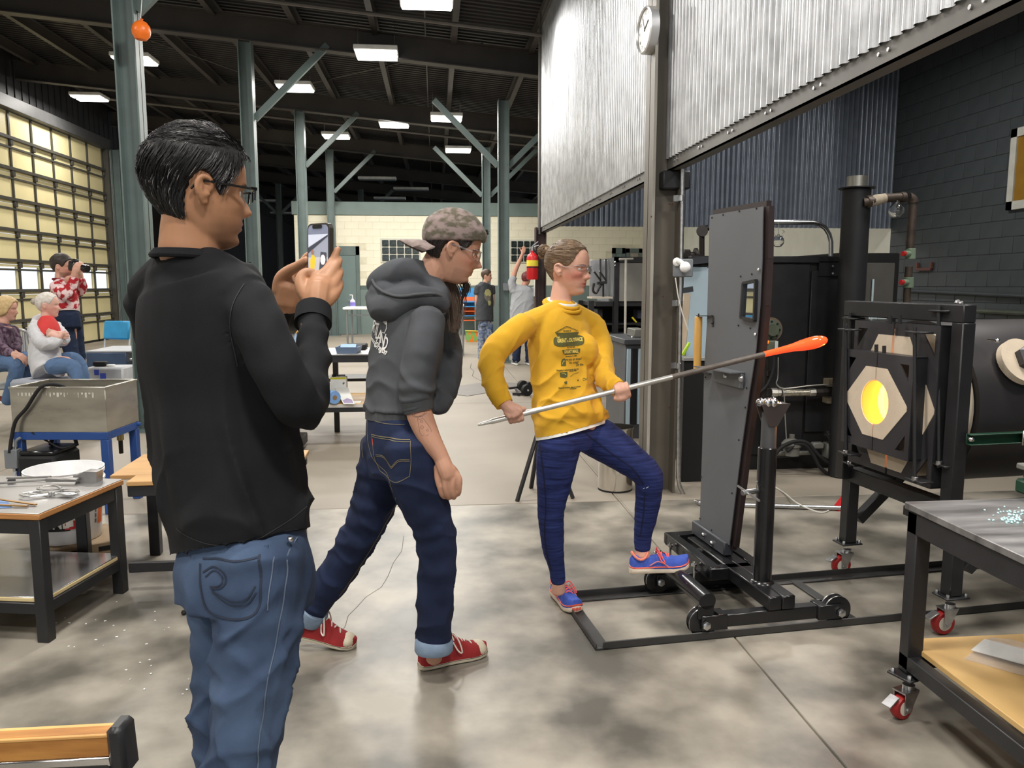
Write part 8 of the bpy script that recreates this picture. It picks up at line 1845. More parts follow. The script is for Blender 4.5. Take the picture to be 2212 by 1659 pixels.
# right hand closed over the rod from above
def onrod(u): t = np.array(pd(u, 918-(u-1032)*.2455, 3.16)); return ra+dv*((t-ra) @ dv)
chain(b, [(1092, 873, 3.165, .027), (1101, 882, 3.150, .028), (1110, 889, 3.145, .025)])
b.sphere(pd(1104, 885, 3.148), np.array([.034, .030, .020]), 14, R=np.stack([nrm(RT_-EZ*.35), nrm(EZ+RT_*.35), -HZ], 1))
for i, (u0, v0, r) in enumerate(((1122, 888, .0108), (1117, 895, .0112), (1110, 899, .0108), (1101, 900, .0098))):
    uu = 1126-8.2*i; c = onrod(uu); A_ = nrm(dv); up_r = nrm(np.cross(A_, HZ)); up_r = up_r if up_r[2] > 0 else -up_r; rr_ = .0115+r*.92
    pts = [(pd(u0-8, v0-10, 3.145), r*1.35), (pd(u0, v0, 3.135), r*1.15)]
    for an_ in (20, -35, -90, -150): pts.append((c+(-HZ*math.cos(math.radians(an_))+up_r*math.sin(math.radians(an_)))*rr_, r*(1.0 if an_ > -90 else .92)))
    seg(b, pts, 4, 9)
seg(b, [(pd(1104, 876, 3.165), .0145), (pd(1117, 879, 3.165), .0125), (onrod(1129)+up_r*.021-HZ*.004, .0105), (onrod(1138)+up_r*.0195, .0088)], 4, 9)
# left hand under the rod, fingers curling up and over
chain(b, [(1334, 838, 3.305, .027), (1343, 844, 3.285, .026), (1350, 848, 3.275, .022)])
b.sphere(onrod(1346)-up_r*.030+HZ*.0, np.array([.036, .026, .020]), 14, R=np.stack([dv, HZ, up_r], 1))
for i in range(4):
    uu = 1362-8.0*i; c = onrod(uu); r = (.0098, .0104, .0104, .0094)[i]; rr_ = .0115+r*.92
    pts = [(c-up_r*.034+HZ*.012, r*1.3), (c-up_r*.026-HZ*.010, r*1.15)]
    for an_ in (-40, 5, 50, 95): pts.append((c+(-HZ*math.cos(math.radians(an_))+up_r*math.sin(math.radians(an_)))*rr_, r*(1.0 if an_ < 40 else .9)))
    seg(b, pts, 4, 9)
seg(b, [(onrod(1336)-up_r*.02+HZ*.012, .0145), (onrod(1338)+up_r*.006+HZ*.022, .012), (onrod(1346)+up_r*.021+HZ*.012, .0102), (onrod(1353)+up_r*.021+HZ*.002, .0086)], 4, 9)
me = vox(b, .0038, 2)
def cheeks(mixc, x, y, z, g): mixc(.45*g(np.abs(x), .046, .02)*g(z, .082, .02), S(206, 118, 104))
skin_paint(me, h3, S(214, 164, 142), S(178, 100, 98), S(96, 72, 58), cheeks, S(214, 124, 110))
put('body', me, SKIN('skin_fair'), m3); eyes(h3, m3, mat('iris_hazel', S(84, 74, 54), .1))
# hair pulled back with a bun
def mk3(z, th):
    a = abs((th+math.pi) % (2*math.pi)-math.pi); zl = np.interp(a, [0, .5, .8, 1.0, 1.2, 1.4, 1.55, 1.8, 2.2, 3.15], [.196, .188, .168, .142, .122, .118, .135, .118, .060, .045]); return (z-zl)/.006
HBW = mat('hair_light_brown', S(92, 74, 58), .4, 0, .35, 30, .5, 300, col2=S(142, 116, 90), contrast=.6, spec=.5)
hm = vox(h3.hairshell(mk3, lambda z, th: np.interp(z, [.05, .1, .2], [.004, .006, .007])), .0045, 1); wrinkle(hm, .0018, 170, -h3.F+h3.U*.1, .12, 5., sharp=0); hr3 = put('hair', hm, HBW, m3)
bc_ = h3.w(.0, -.116, .188)
bm = MB(); bm.sphere(bc_, .030, 16); bm.sphere(bc_-h3.F*.014-h3.U*.008, .026, 14); bmm = vox(bm, .004, 1); wrinkle(bmm, .008, 60, h3.R+h3.U*.4, .3, 1., sharp=0); bn = put('bun', bmm, HBW, hr3)
st = MB(); rg = random.Random(8)
for i in range(170):
    a = nrm(np.array([rg.gauss(0, 1), rg.gauss(0, 1), rg.gauss(0, 1)])); t_ = nrm(np.cross(a, [rg.gauss(0, 1), rg.gauss(0, 1), 1])); c = bc_-h3.F*.006
    st.tube([c+.029*nrm(a+t_*k)*(1+.04*k*k+.05*rg.random()) for k in (-.9, -.45, 0, .45, .9)], [.0005, .0011, .0012, .0011, .0005], 3, caps=False)
h3.strands(st, 1100, mk3, lambda z, th: ((.19-z)*4.0, 7.5*(1 if ((th+math.pi) % (2*math.pi)-math.pi) > 0 else -1)), lambda z, th: np.interp(z, [.05, .1, .2], [.005, .007, .008]), lambda z, th: .07, .0008, 5, 7, .0018, wob=.05)
st.build('hair_strands', mat('hair_strand_brown', S(118, 96, 74), .38, 0, .35, 40, spec=.5), hr3, kind='stuff')
one('hair_tie', DARKM, lambda b: b.tube([h3.w(.018*math.cos(t), -.092, .184+.018*math.sin(t)) for t in np.linspace(0, 2*math.pi, 16)], .003, 6), parent=hr3)
safety(h3, m3)
# shirt
b = MB(); trunk(b, [(pd(u, v, d), w_, q) for (u, v, d, w_, q) in tw], TC, 44)
for sd_, (u, v, d) in ((1, (1200, 752, 3.335)), (-1, (1262, 752, 3.40))): b.sphere(pd(u, v+4, d+.03), np.array([.066, .058, .080]), 16)
seg(b, [(pd(u, v, d), r) for (u, v, d, r) in ar3], 10, 22, (.045, 8, 2.1, lambda s: .25+.8*s)); seg(b, [(pd(u, v, d), r) for (u, v, d, r) in al3], 10, 22, (.045, 8, 2.1, lambda s: .25+.8*s))
seg(b, [(pd(1214, 672, 3.45), .070), (pd(1180, 684, 3.40), .060), (pd(1140, 700, 3.345), .058)], 4, 16); seg(b, [(pd(1214, 672, 3.45), .068), (pd(1248, 684, 3.50), .058), (pd(1284, 700, 3.56), .054)], 4, 16)
sm = vox(b, .0055, 6); hm_ = lambda V: np.clip((V[:, 2]-.845)/.06, 0, 1)
wrinkle(sm, .010, 11, RT_*.55+EZ*.75, .30, 9., lambda V: np.clip((1.30-V[:, 2])/.25, .12, 1)*hm_(V), 1.5); wrinkle(sm, .011, 12, RT_*.85-EZ*.3, .33, 1., lambda V: np.clip((1.10-V[:, 2])/.15, 0, 1)*hm_(V), 1.5)
YEL = cloth('yellow_cotton', S(214, 164, 46), .9, .05, 12, .3, 420, sheen=.1)
so3 = put('shirt', sm, YEL, m3); YRB = cloth('yellow_rib', S(208, 158, 42), .9, .05, 30, .4, 700)
one('collar', YRB, lambda b: (ringt(b, pd(1214, 656, 3.45), Rv(TC), nrm(Fv(TC)-EZ*.30), .070, .072, .0085), ringt(b, pd(1214, 661, 3.45), Rv(TC), nrm(Fv(TC)-EZ*.34), .080, .082, .0085)), parent=so3)
one('undershirt_collar', WHT, lambda b: ringt(b, pd(1214, 653, 3.45), Rv(TC), nrm(Fv(TC)-EZ*.26), .060, .062, .008), parent=m3)
one('cuff', YRB, lambda b: b.tube([pd(1076, 850, 3.185), pd(1083, 862, 3.178), pd(1090, 874, 3.17)], [.043, .041, .037], 22), parent=so3)
one('cuff', YRB, lambda b: b.tube([pd(1322, 831, 3.355), pd(1330, 836, 3.32), pd(1336, 840, 3.305)], [.042, .040, .036], 22), parent=so3)
one('undershirt_hem', WHT, lambda b: trunk(b, [(pd(1231, 905, 3.44), .172, .114), (pd(1237.0, 930, 3.44), .182, .124)], TC, 40), parent=m3)
# leggings
b = MB(); trunk(b, [(pd(1232, 890, 3.44), .130, .09), (pd(1234, 920, 3.44), .145, .10), (pd(1236, 950, 3.43), .145, .10), (pd(1238, 972, 3.43), .11, .09)], TC, 36)
seg(b, [(pd(u, v, d), r) for (u, v, d, r) in lr], 10, 20, (.02, 16, 1., lambda s: .2+math.exp(-((s-.5)/.08)**2)+1.6*max(0, s-.88)*6)); seg(b, [(pd(u, v, d), r) for (u, v, d, r) in ll], 10, 20, (.022, 16, 1., lambda s: .2+math.exp(-((s-.48)/.1)**2)+max(0, s-.88)*6))
lm_ = vox(b, .0055, 3); wrinkle(lm_, .002, 18, RT_, .3, 7., None, 1.4)
LEG = cloth('heather_navy', S(18, 24, 60), .75, 0, 9, .2, 500, S(48, 60, 116), stretch=(1, 1, 14), contrast=.55, detail=8)
lo_ = put('leggings', lm_, LEG, m3); tl = bvh(lo_); po = pd(1230, 1050, 3.4)
def px5(u, v): q = pd(u, v, 3.4)-po; return (float(q @ RT_), float(q @ UPV))
def pl5(pts, w_): return line2d([px5(*p) for p in cr(pts, 5)], w_)
print_on(tl, lo_, 'seam', mat('seam_navy', S(16, 20, 56), .8), [pl5([(1163, 945), (1168, 980), (1176, 1050), (1178, 1100), (1176, 1140), (1180, 1190), (1192, 1245)], .006), pl5([(1262, 930), (1290, 955), (1330, 985), (1365, 1010), (1388, 1045)], .006), pl5([(1392, 1060), (1392, 1110), (1388, 1170)], .006)], po, RT_, UPV, -HZ, .0015)
print_on(tl, lo_, 'reflective_mark', mat('mark_silver', S(190, 196, 210), .4), [line2d([px5(1388, 1054), px5(1391, 1052)], .003), line2d([px5(1394, 1052), px5(1399, 1048)], .003)], po, RT_, UPV, -HZ, .002)
# running shoes
BLS = cloth('blue_mesh', S(66, 90, 178), .75, .14, 60, .5, 500); MID = mat('pale_midsole', S(222, 206, 186), .6); CORL = mat('coral_lace', S(240, 104, 104), .7); CORT = mat('coral_rubber', S(226, 96, 76), .5)
hq = pz(1197, 1283); tq = pz(1240, 1324); tq = hq+nrm(tq-hq)*.262; r3a, P3a = shoe(m3, hq, tq, EZ, .262, .046, 'run', (BLS, MID, CORL, CORT))
z_ft = .2035; hq = ppl(1360, 1236, (0, 0, z_ft), (0, 0, 1)); hq = pd(1360, 1238, 3.50); tq = pd(1489, 1231, 3.52); r3b, P3b = shoe(m3, hq, tq, nrm(EZ+RT_*.02), .268, .046, 'run', (BLS, MID, CORL, CORT))
for P_, rr_ in ((P3a, r3a), (P3b, r3b)):
    one('collar_lining', mat('sock_coral', S(222, 130, 110), .8), lambda b: b.tube([P_(.17+.13*math.cos(t), .033*math.sin(t), .083+.012*math.cos(2*t)) for t in np.linspace(0, 2*math.pi, 20)], .006, 6), parent=rr_)
    one('side_stripe', mat('stripe_coral', S(196, 120, 130), .6), lambda b: (b.tube(cr([P_(.30, -.043, .045), P_(.42, -.044, .062), P_(.5, -.043, .056), P_(.6, -.047, .04)], 4), .003, 6), b.tube(cr([P_(.30, .043, .045), P_(.42, .044, .062), P_(.5, .043, .056), P_(.6, .047, .04)], 4), .003, 6)), parent=rr_)
# chest print
t3 = bvh(so3); po = pd(1232, 780, 3.3); INK = mat('print_green_ink', S(84, 84, 44), .85)
def px6(u, v): q = pd(u, v, 3.3)-po; return (float(q @ RT_), float(q @ UPV))
def tx(t, u, v, h, sx_=.8, bold=.0004, rot=0.): c_ = px6(u, v); return T2d(t, h*3.3/FPX, c_[0], c_[1], bold, sx_, rot)
it = [line2d([px6(*p) for p in ((1200, 719), (1226, 706), (1253, 717), (1228, 729), (1200, 719))], .003), line2d([px6(*p) for p in ((1204, 719), (1226, 709), (1249, 717), (1228, 726), (1204, 719))], .0012)]
ov = [(1231+35*math.copysign(abs(math.cos(t))**.5, math.cos(t)), 738+12*math.copysign(abs(math.sin(t))**.6, math.sin(t))) for t in np.linspace(0, 2*math.pi, 30)][:-1]
it += [poly2d([px6(*p) for p in ov]), poly2d([px6(*p) for p in ((1201, 720), (1255, 720), (1250, 728), (1206, 728))]), poly2d([px6(*p) for p in ((1215, 757), (1257, 756), (1256, 765), (1250, 768), (1222, 768), (1217, 764))])]
it += [tx('the event of', 1227, 716, 5, .7), tx('to and from', 1228, 721, 4, .7), tx('a run at', 1236, 752, 6, .9), tx('November 8, 1998', 1236, 772, 4.2, .8), tx('Are you an inner?', 1240, 779, 8, .72), tx('An outer?', 1243, 786, 8, .72), tx('Or the', 1256, 792, 8, .8), tx('Everybody is welcome to join the race', 1228, 801, 4.5, .72), tx('runs and walks', 1240, 804, 4, .7), tx('CW', 1268, 825, 8, .8), tx('finishers are all winners, thanks to our friends', 1232, 839, 3.6, .75), tx('and volunteers', 1240, 842, 3.4, .75)]
it += [poly2d([px6(*p) for p in ((1213, 792), (1213, 782), (1216, 777), (1220, 776), (1224, 780), (1224, 792))]), poly2d([px6(*p) for p in ((1210, 806), (1227, 805), (1227, 815), (1222, 818), (1211, 816))]), line2d([px6(*p) for p in ((1234, 816), (1242, 811), (1253, 809))], .002), poly2d([px6(*p) for p in ((1219, 826), (1226, 825), (1226, 831), (1221, 831))]), poly2d([px6(*p) for p in ((1250, 824), (1253, 824), (1253, 827), (1250, 827))])]
print_on(t3, so3, 'chest_print', INK, it, po, RT_, UPV, -HZ, .0016, .012)
PALE = mat('print_pale_letters', S(214, 190, 96), .85)
print_on(t3, so3, 'chest_letters', PALE, [tx('GREAT', 1215, 737, 11, .62, .001), tx("'n", 1228, 739, 6, .8, .0006), tx('OUT', 1238, 737, 11, .62, .001), tx('RACE', 1254, 736, 11, .62, .001), tx('THE', 1206, 730, 4.5, .9), tx('GREAT MALL', 1236, 762, 9.5, .62, .001), line2d([px6(*p) for p in ((1214, 809), (1219, 808), (1224, 811))], .0018), line2d([px6(*p) for p in ((1216, 788), (1218, 781), (1222, 782))], .0018)], po, RT_, UPV, -HZ, .0030, .012)
# ================================================================== people in the background
HAIRG = lambda nm, c1, c2: mat(nm, c1, .5, 0, .3, 40, .4, 300, col2=c2, contrast=.6)
def quickhead(b, root, org, face, pitch, sc, skin, hairm, mk, th, brow=S(50, 40, 34), lip=S(170, 100, 92), **kw):
    h = Head(org, face, pitch, 0, sc, **kw); h.add(b, 50, 48); return h
def finish(root, b, h, skin, skn, lip, brow, hairm, mk, th, vs=.007, beard=None):
    me = vox(b, vs, 2); skin_paint(me, h, skin, lip, brow, beard, S(206, 126, 112)); put('body', me, SKIN(skn), root)
    if mk:
        hm = vox(h.hairshell(mk, th, -.006, 40, 60), .007, 1); wrinkle(hm, .003, 120, h.U, .12, 3., sharp=0); return put('hair', hm, hairm, root)
def band(zs):
    return lambda z, t: (z-np.interp(abs((t+math.pi) % (2*math.pi)-math.pi), [0, .6, .9, 1.15, 1.35, 1.55, 1.8, 2.2, 3.15], zs))/.008
SHORT = band([.185, .18, .16, .12, .105, .14, .12, .06, .05])
def limbs(b, rows, k=1., n=12, m=5, fold=None): seg(b, [(pd(*r[:3]), r[3]*k) for r in rows], m, n, fold)
def gar(root, name, m, vs, parts, wr=.006, ws=12, smooth=3):
    b = MB(); parts(b); g = vox(b, vs, smooth); wrinkle(g, wr, ws, RT_*.7+EZ*.6, .33, random.random()*20, None, 1.5); return put(name, g, m, root)

# ---------------- photographer in the red patterned jacket
D = 8.2; root = empty('person', pd(150, 800, D)*np.array([1, 1, 0]), 'person in red and white patterned jacket and dark jeans standing and aiming a camera', 'person')
b = MB(); h = quickhead(b, root, pd(133, 577, D), 8, -3, 1.0, None, None, None, None)
limbs(b, [(130, 592, D, .05), (130, 605, D, .052)]); trunk(b, [(pd(133, 612, D), .12, .08), (pd(138, 640, D), .15, .1), (pd(142, 680, D), .14, .1)], 40)
limbs(b, [(148, 605, D-.1, .045), (160, 600, D-.18, .035), (162, 588, D-.2, .032), (164, 582, D-.2, .035)], 1, 10); limbs(b, [(170, 618, D+.1, .04), (174, 600, D+.05, .03), (170, 586, D, .034)], 1, 10)
hand(b, pd(161, 590, D-.2), EZ+RT_*.5, -HZ, -1, (.7, .7, .5)); hand(b, pd(174, 596, D), EZ*.8-RT_*.1, RT_, 1, (.6, .6, .5))
limbs(b, [(152, 690, D, .06), (156, 760, D, .05), (166, 850, D, .04), (170, 905, D, .035)])
finish(root, b, h, S(206, 158, 136), 'skin_photographer', S(170, 100, 94), S(40, 32, 28), HAIRG('hair_espresso', S(32, 26, 24), S(58, 48, 42)), SHORT, lambda z, t: np.interp(z, [.05, .15, .235], [.004, .012, .026]), beard=lambda mixc, x, y, z, g: mixc(.5*((z < .06) & (y > .0)), S(96, 70, 58)))
FLO = mat('red_white_print', S(170, 30, 40), .85, 0, 0, 17, 0, col2=S(226, 200, 200), contrast=.10, detail=2)
def pj_(b):
    trunk(b, [(pd(131, 603, D), .075, .065), (pd(134, 615, D), .16, .095), (pd(138, 640, D), .185, .125), (pd(141, 660, D), .175, .125), (pd(142, 672, D), .165, .12)], 40)
    limbs(b, [(122, 618, D-.12, .075), (142, 636, D-.2, .066), (153, 622, D-.2, .055), (160, 602, D-.2, .045)]); limbs(b, [(155, 616, D+.1, .065), (172, 628, D+.1, .058), (177, 616, D+.05, .05), (175, 604, D, .042)])
gar(root, 'jacket', FLO, .008, pj_, .008)
one('jacket_hem', mat('pale_rib', S(206, 186, 182), .85), lambda b: trunk(b, [(pd(142, 668, D), .168, .122), (pd(142.5, 674, D), .166, .12)], 40), parent=root)
one('jacket_collar', mat('dark_red_rib', S(120, 30, 36), .85), lambda b: ringt(b, pd(131, 603, D), Rv(40), Fv(40), .078, .07, .012), parent=root)
DJN = cloth('dark_denim', S(34, 44, 66), .85, .15, 8)
gar(root, 'jeans', DJN, .009, lambda b: (trunk(b, [(pd(143, 668, D), .145, .11), (pd(146, 690, D), .16, .12), (pd(150, 712, D), .14, .11)], 40), limbs(b, [(140, 700, D-.03, .085), (150, 745, D-.03, .075), (160, 800, D-.05, .066), (163, 860, D-.05, .06), (164, 906, D-.05, .055)]), limbs(b, [(158, 700, D+.08, .085), (166, 745, D+.08, .075), (172, 800, D+.08, .066), (174, 860, D+.1, .06), (175, 900, D+.1, .055)])))
for (u, dd_) in ((164, -.05), (175, .1)): q = pd(u, 905, D+dd_); q[2] = .004; shoe(root, q-RT_*.08, q+RT_*.18+HZ*.08, EZ, .28, .05, 'run', (DARKM, RUB, DARKM, DARKM))
cm_ = empty('camera', pd(176, 578, D-.15), 'black camera with long lens held up by the man in the red jacket', 'camera')
cf = nrm(pd(188, 579, D-.18)-pd(164, 575, D-.15)); cl = np.cross(EZ, cf); Rc_ = np.stack([cf, cl, np.cross(cf, cl)], 1)
one('camera_body', BLKG, lambda b: (b.box(pd(163, 575, D-.15), (.07, .14, .10), Rc_, .012), b.box(pd(163, 570, D-.15)+EZ*.03, (.06, .05, .04), Rc_, .01)), parent=cm_)
one('lens_barrel', BLKG, lambda b: b.lathe([(.034, 0), (.034, .06), (.04, .065), (.04, .12), (.034, .125)], pd(168, 577, D-.16), cf, 18), parent=cm_)

# ---------------- seated older woman in the pale cardigan
D = 7.6; root = empty('person', pd(110, 800, D)*np.array([1, 1, 0]), 'person with white hair in a bun, pale hooded cardigan and jeans, seated with arms folded', 'person')
b = MB(); h = quickhead(b, root, pd(103, 660, D), 15, 0, 1.0, None, None, None, None, jaw=.9)
limbs(b, [(101, 675, D, .05), (100, 692, D, .05)]); trunk(b, [(pd(98, 700, D), .12, .09), (pd(97, 740, D), .15, .11), (pd(98, 785, D), .16, .12)], 40)
for rw in ([(112, 722, D-.22, .034), (126, 729, D-.25, .028), (134, 720, D-.23, .025)], [(128, 730, D-.05, .034), (118, 728, D-.2, .028), (108, 722, D-.25, .026)]): limbs(b, rw, 1, 10)
hand(b, pd(126, 724, D-.20), -RT_+EZ*.25, -HZ, 1, (.5, .5, .4)); hand(b, pd(112, 726, D-.22), RT_*.9+EZ*.1, -HZ, -1, (.5, .5, .4))
limbs(b, [(112, 785, D-.1, .06), (150, 786, D-.1, .05), (170, 850, D-.1, .04), (176, 890, D-.1, .035)])
hr_ = finish(root, b, h, S(220, 172, 156), 'skin_rosy', S(180, 106, 104), S(170, 156, 146), HAIRG('hair_white', S(186, 178, 168), S(222, 216, 208)), band([.19, .185, .165, .13, .12, .14, .12, .06, .05]), .010)
bb = MB(); bb.sphere(h.w(0, -.115, .15), (.032, .032, .032), 12); put('bun', vox(bb, .008, 1), HAIRG('hair_bun_grey', S(150, 140, 130), S(180, 170, 160)), hr_)
one('top', mat('coral_top', S(206, 62, 60), .8), lambda b: trunk(b, [(pd(102, 688, D), .07, .06), (pd(103, 705, D-.02), .13, .10), (pd(104, 725, D-.02), .14, .115)], 30), parent=root)
KNIT = cloth('pale_knit', S(204, 204, 208), .95, .05, 20, .5, 300)
def kn(b):
    trunk(b, [(pd(97, 697, D), .115, .075), (pd(95, 712, D+.02), .175, .105), (pd(95, 745, D), .175, .125), (pd(99, 780, D-.02), .19, .14), (pd(108, 805, D-.05), .20, .15)], 40)
    limbs(b, [(76, 708, D-.08, .07), (88, 738, D-.18, .064), (112, 742, D-.24, .055), (128, 734, D-.24, .048)]); limbs(b, [(118, 704, D+.1, .06), (136, 730, D, .06), (130, 735, D-.16, .055), (116, 727, D-.24, .045)])
    limbs(b, [(72, 700, D-.02, .035), (84, 690, D+.05, .05), (100, 688, D+.08, .045)]); limbs(b, [(112, 790, D-.12, .085), (132, 800, D-.12, .07)])
gar(root, 'cardigan', KNIT, .0085, kn, .008)
BJN = cloth('light_denim', S(88, 112, 146), .85, .14, 8)
gar(root, 'jeans', BJN, .009, lambda b: (limbs(b, [(112, 792, D-.14, .085), (145, 790, D-.18, .075), (163, 800, D-.2, .066), (176, 850, D-.2, .056), (182, 888, D-.2, .05)]), limbs(b, [(112, 790, D+.06, .085), (150, 776, D+.06, .075), (172, 790, D+.06, .066), (184, 850, D+.06, .056), (190, 885, D+.06, .05)])))
for (u, dd_) in ((183, -.2), (191, .06)): q = pd(u, 900, D+dd_); q[2] = .004; shoe(root, q-RT_*.06, q+RT_*.19, EZ, .26, .048, 'run', (cloth('shoe_grey', S(110, 110, 116)), WHT, WHT, WHT))
ch_ = empty('stool', pd(100, 850, D)*np.array([1, 1, 0]), 'grey box-sided stool under the person in the pale cardigan', 'stool')
sq = pd(98, 806, D-.02); one('seat_box', mat('seat_grey', S(150, 154, 164), .6), lambda b: b.box((sq[0], sq[1], (sq[2]-.04)/2), (.46, .42, sq[2]-.05), np.array(Matrix.Rotation(-.2, 3, 'Z')), .03), parent=ch_)
one('seam', DARKM, lambda b: b.box((sq[0]+.05, sq[1]-.222, (sq[2]-.04)/2), (.01, .01, sq[2]-.06)), parent=ch_)

# ---------------- seated woman in the plaid shirt
D = 7.9; root = empty('person', pd(20, 800, D)*np.array([1, 1, 0]), 'person with short blond hair in dark plaid shirt and jeans, seated at the left edge', 'person')
b = MB(); h = quickhead(b, root, pd(13, 668, D), 10, -3, 1.0, None, None, None, None, jaw=.9)
limbs(b, [(10, 680, D, .05), (8, 698, D, .05)]); trunk(b, [(pd(4, 705, D), .12, .09), (pd(2, 740, D), .14, .10), (pd(0, 770, D), .15, .11)], 35)
hand(b, pd(28, 764, D-.25), RT_*.9-EZ*.3, -HZ*.5+EZ, -1, (.5, .5, .4)); hand(b, pd(36, 764, D-.15), RT_*.5-EZ*.4, EZ, 1, (.5, .5, .4)); limbs(b, [(10, 755, D-.2, .035), (28, 764, D-.25, .027)], 1, 10)
finish(root, b, h, S(216, 166, 146), 'skin_warm', S(176, 104, 98), S(140, 110, 80), HAIRG('hair_blond', S(178, 148, 100), S(212, 184, 136)), band([.185, .175, .135, .09, .06, .05, .04, .03, .03]), lambda z, t: np.interp(z, [.04, .1, .235], [.03, .028, .018]))
PLD = mat('plum_plaid', S(62, 40, 58), .85, 0, 0, 30, 0, col2=S(116, 96, 112), contrast=.2, stretch=(1, 1, .6), detail=2)
gar(root, 'plaid_shirt', PLD, .0085, lambda b: (trunk(b, [(pd(7, 697, D), .075, .065), (pd(4, 708, D), .165, .10), (pd(2, 740, D), .175, .125), (pd(0, 775, D), .18, .14)], 35), limbs(b, [(-8, 715, D-.12, .07), (-4, 745, D-.18, .062), (12, 758, D-.22, .052), (24, 763, D-.25, .042)]), limbs(b, [(26, 712, D+.12, .065), (34, 738, D+.05, .056), (34, 756, D-.08, .048)])))
gar(root, 'jeans', BJN, .009, lambda b: (limbs(b, [(-10, 785, D-.1, .10), (15, 784, D-.2, .085), (36, 792, D-.25, .072), (28, 830, D-.2, .062), (16, 868, D-.15, .054)]), limbs(b, [(0, 780, D+.1, .10), (40, 778, D+.02, .085), (68, 782, D, .072), (62, 830, D+.05, .060), (56, 880, D+.1, .052)])))
for (u, v, dd_) in ((8, 873, -.13), (52, 890, .1)):
    q = pd(u, v, D+dd_); shoe(root, q-RT_*.06, q+RT_*.19-EZ*.0, EZ, .26, .048, 'run', (cloth('brown_leather', S(110, 56, 44)), WHT, WHT, WHT))
wc = empty('wire_chair', pd(45, 850, D+.2)*np.array([1, 1, 0]), 'pale metal-framed chair behind the two seated people', 'chair')
W0 = pd(30, 790, D+.1); PF = mat('pale_metal_frame', S(176, 178, 180), .4, .3)
one('seat', mat('grey_mesh_seat', S(140, 142, 144), .6), lambda b: b.box((pd(5, 795, D)[0], pd(5, 795, D)[1], .44), (.5, .46, .03), None, .01), parent=wc)
for k in range(5): one('back_bar', PF, lambda b: b.tube([pd(36+5*k, 712+2*k, D+.35), pd(40+5*k, 775, D+.3)], .010, 8), parent=wc)
one('back_frame', PF, lambda b: b.tube(cr([pd(*p, D+.35) for p in ((34, 775), (34, 722), (40, 712), (58, 718), (64, 740), (66, 778))], 4), .014, 8), parent=wc)
for (u, d_) in ((-20, -.2), (36, -.2), (34, .3), (68, .35)): q = pd(u, 790, D+d_); one('leg', PF, lambda b: b.cyl((q[0], q[1], 0), (q[0], q[1], .44), .013, 8), parent=wc)

# ---------------- boy in the grey T-shirt
D = 15.4; pq = FPX/D
root = empty('person', pd(1045, 760, D)*np.array([1, 1, 0]), 'young person in dark grey T-shirt with pale printed front and splashed jeans, far back', 'person')
b = MB(); h = quickhead(b, root, pd(1051, 597, D), -8, 0, 1.0, None, None, None, None)
limbs(b, [(1049, 606, D, .05), (1049, 614, D, .05)]); trunk(b, [(pd(1047, 618, D), .13, .08), (pd(1047, 650, D), .14, .10), (pd(1048, 695, D), .14, .10)], -40)
limbs(b, [(1031, 625, D-.1, .045), (1030, 655, D-.05, .04), (1036, 680, D+.15, .03)]); hand(b, pd(1037, 684, D+.16), RT_*.6-EZ*.6, -HZ, 1, (.4, .4, .3))
limbs(b, [(1063, 625, D+.1, .045), (1064, 655, D+.15, .04), (1058, 680, D+.2, .03)]); hand(b, pd(1056, 684, D+.2), -RT_*.6-EZ*.6, -HZ, 1, (.4, .4, .3))
limbs(b, [(1042, 700, D, .07), (1040, 740, D, .05), (1039, 785, D, .04)]); limbs(b, [(1056, 700, D, .07), (1058, 740, D, .05), (1058, 782, D, .04)])
finish(root, b, h, S(214, 164, 142), 'skin_young', S(176, 104, 98), S(70, 54, 44), HAIRG('hair_mid_brown', S(62, 46, 36), S(92, 72, 56)), SHORT, lambda z, t: np.interp(z, [.05, .15, .235], [.004, .010, .024]), .009)
TS = cloth('charcoal_tee', S(74, 76, 80), .9, .1, 10)
t_ = gar(root, 't_shirt', TS, .011, lambda b: (trunk(b, [(pd(1049, 611, D), .075, .065), (pd(1048, 617, D), .17, .10), (pd(1047, 645, D), .185, .13), (pd(1047, 670, D), .185, .135), (pd(1047, 694, D), .19, .14)], -40), limbs(b, [(1033, 619, D-.1, .072), (1030, 634, D-.1, .068)]), limbs(b, [(1062, 619, D+.1, .07), (1063, 634, D+.12, .066)])), .006)
tt3 = bvh(t_); po = pd(1053, 642, D-.2)
def pxb(u, v): q = pd(u, v, D-.2)-po; return (float(q @ RT_), float(q @ UPV))
print_on(tt3, t_, 'shirt_print', mat('pale_tee_print', S(190, 186, 130), .8), [poly2d([pxb(*p) for p in ((1049, 626), (1054, 624), (1059, 628), (1061, 635), (1059, 641), (1054, 638), (1050, 640), (1046, 634))]), poly2d([pxb(*p) for p in ((1053, 650), (1058, 648), (1061, 654), (1059, 660), (1055, 660))])], po, RT_, UPV, -HZ, .006, .03)
print_on(tt3, t_, 'shirt_print', mat('grey_tee_print', S(130, 124, 112), .8), [poly2d([pxb(*p) for p in ((1045, 634), (1050, 640), (1054, 638), (1060, 642), (1058, 650), (1051, 651), (1047, 644))])], po, RT_, UPV, -HZ, .006, .03)
gar(root, 'jeans', mat('splashed_denim', S(62, 84, 126), .85, 0, 0, 20, 0, col2=S(150, 156, 164), contrast=.3), .011, lambda b: (trunk(b, [(pd(1048, 690, D), .13, .10), (pd(1048, 705, D), .14, .11)], -40), limbs(b, [(1042, 702, D, .085), (1040, 740, D, .07), (1039, 782, D, .062)]), limbs(b, [(1056, 702, D, .085), (1058, 740, D, .07), (1058, 780, D, .062)])), .006)
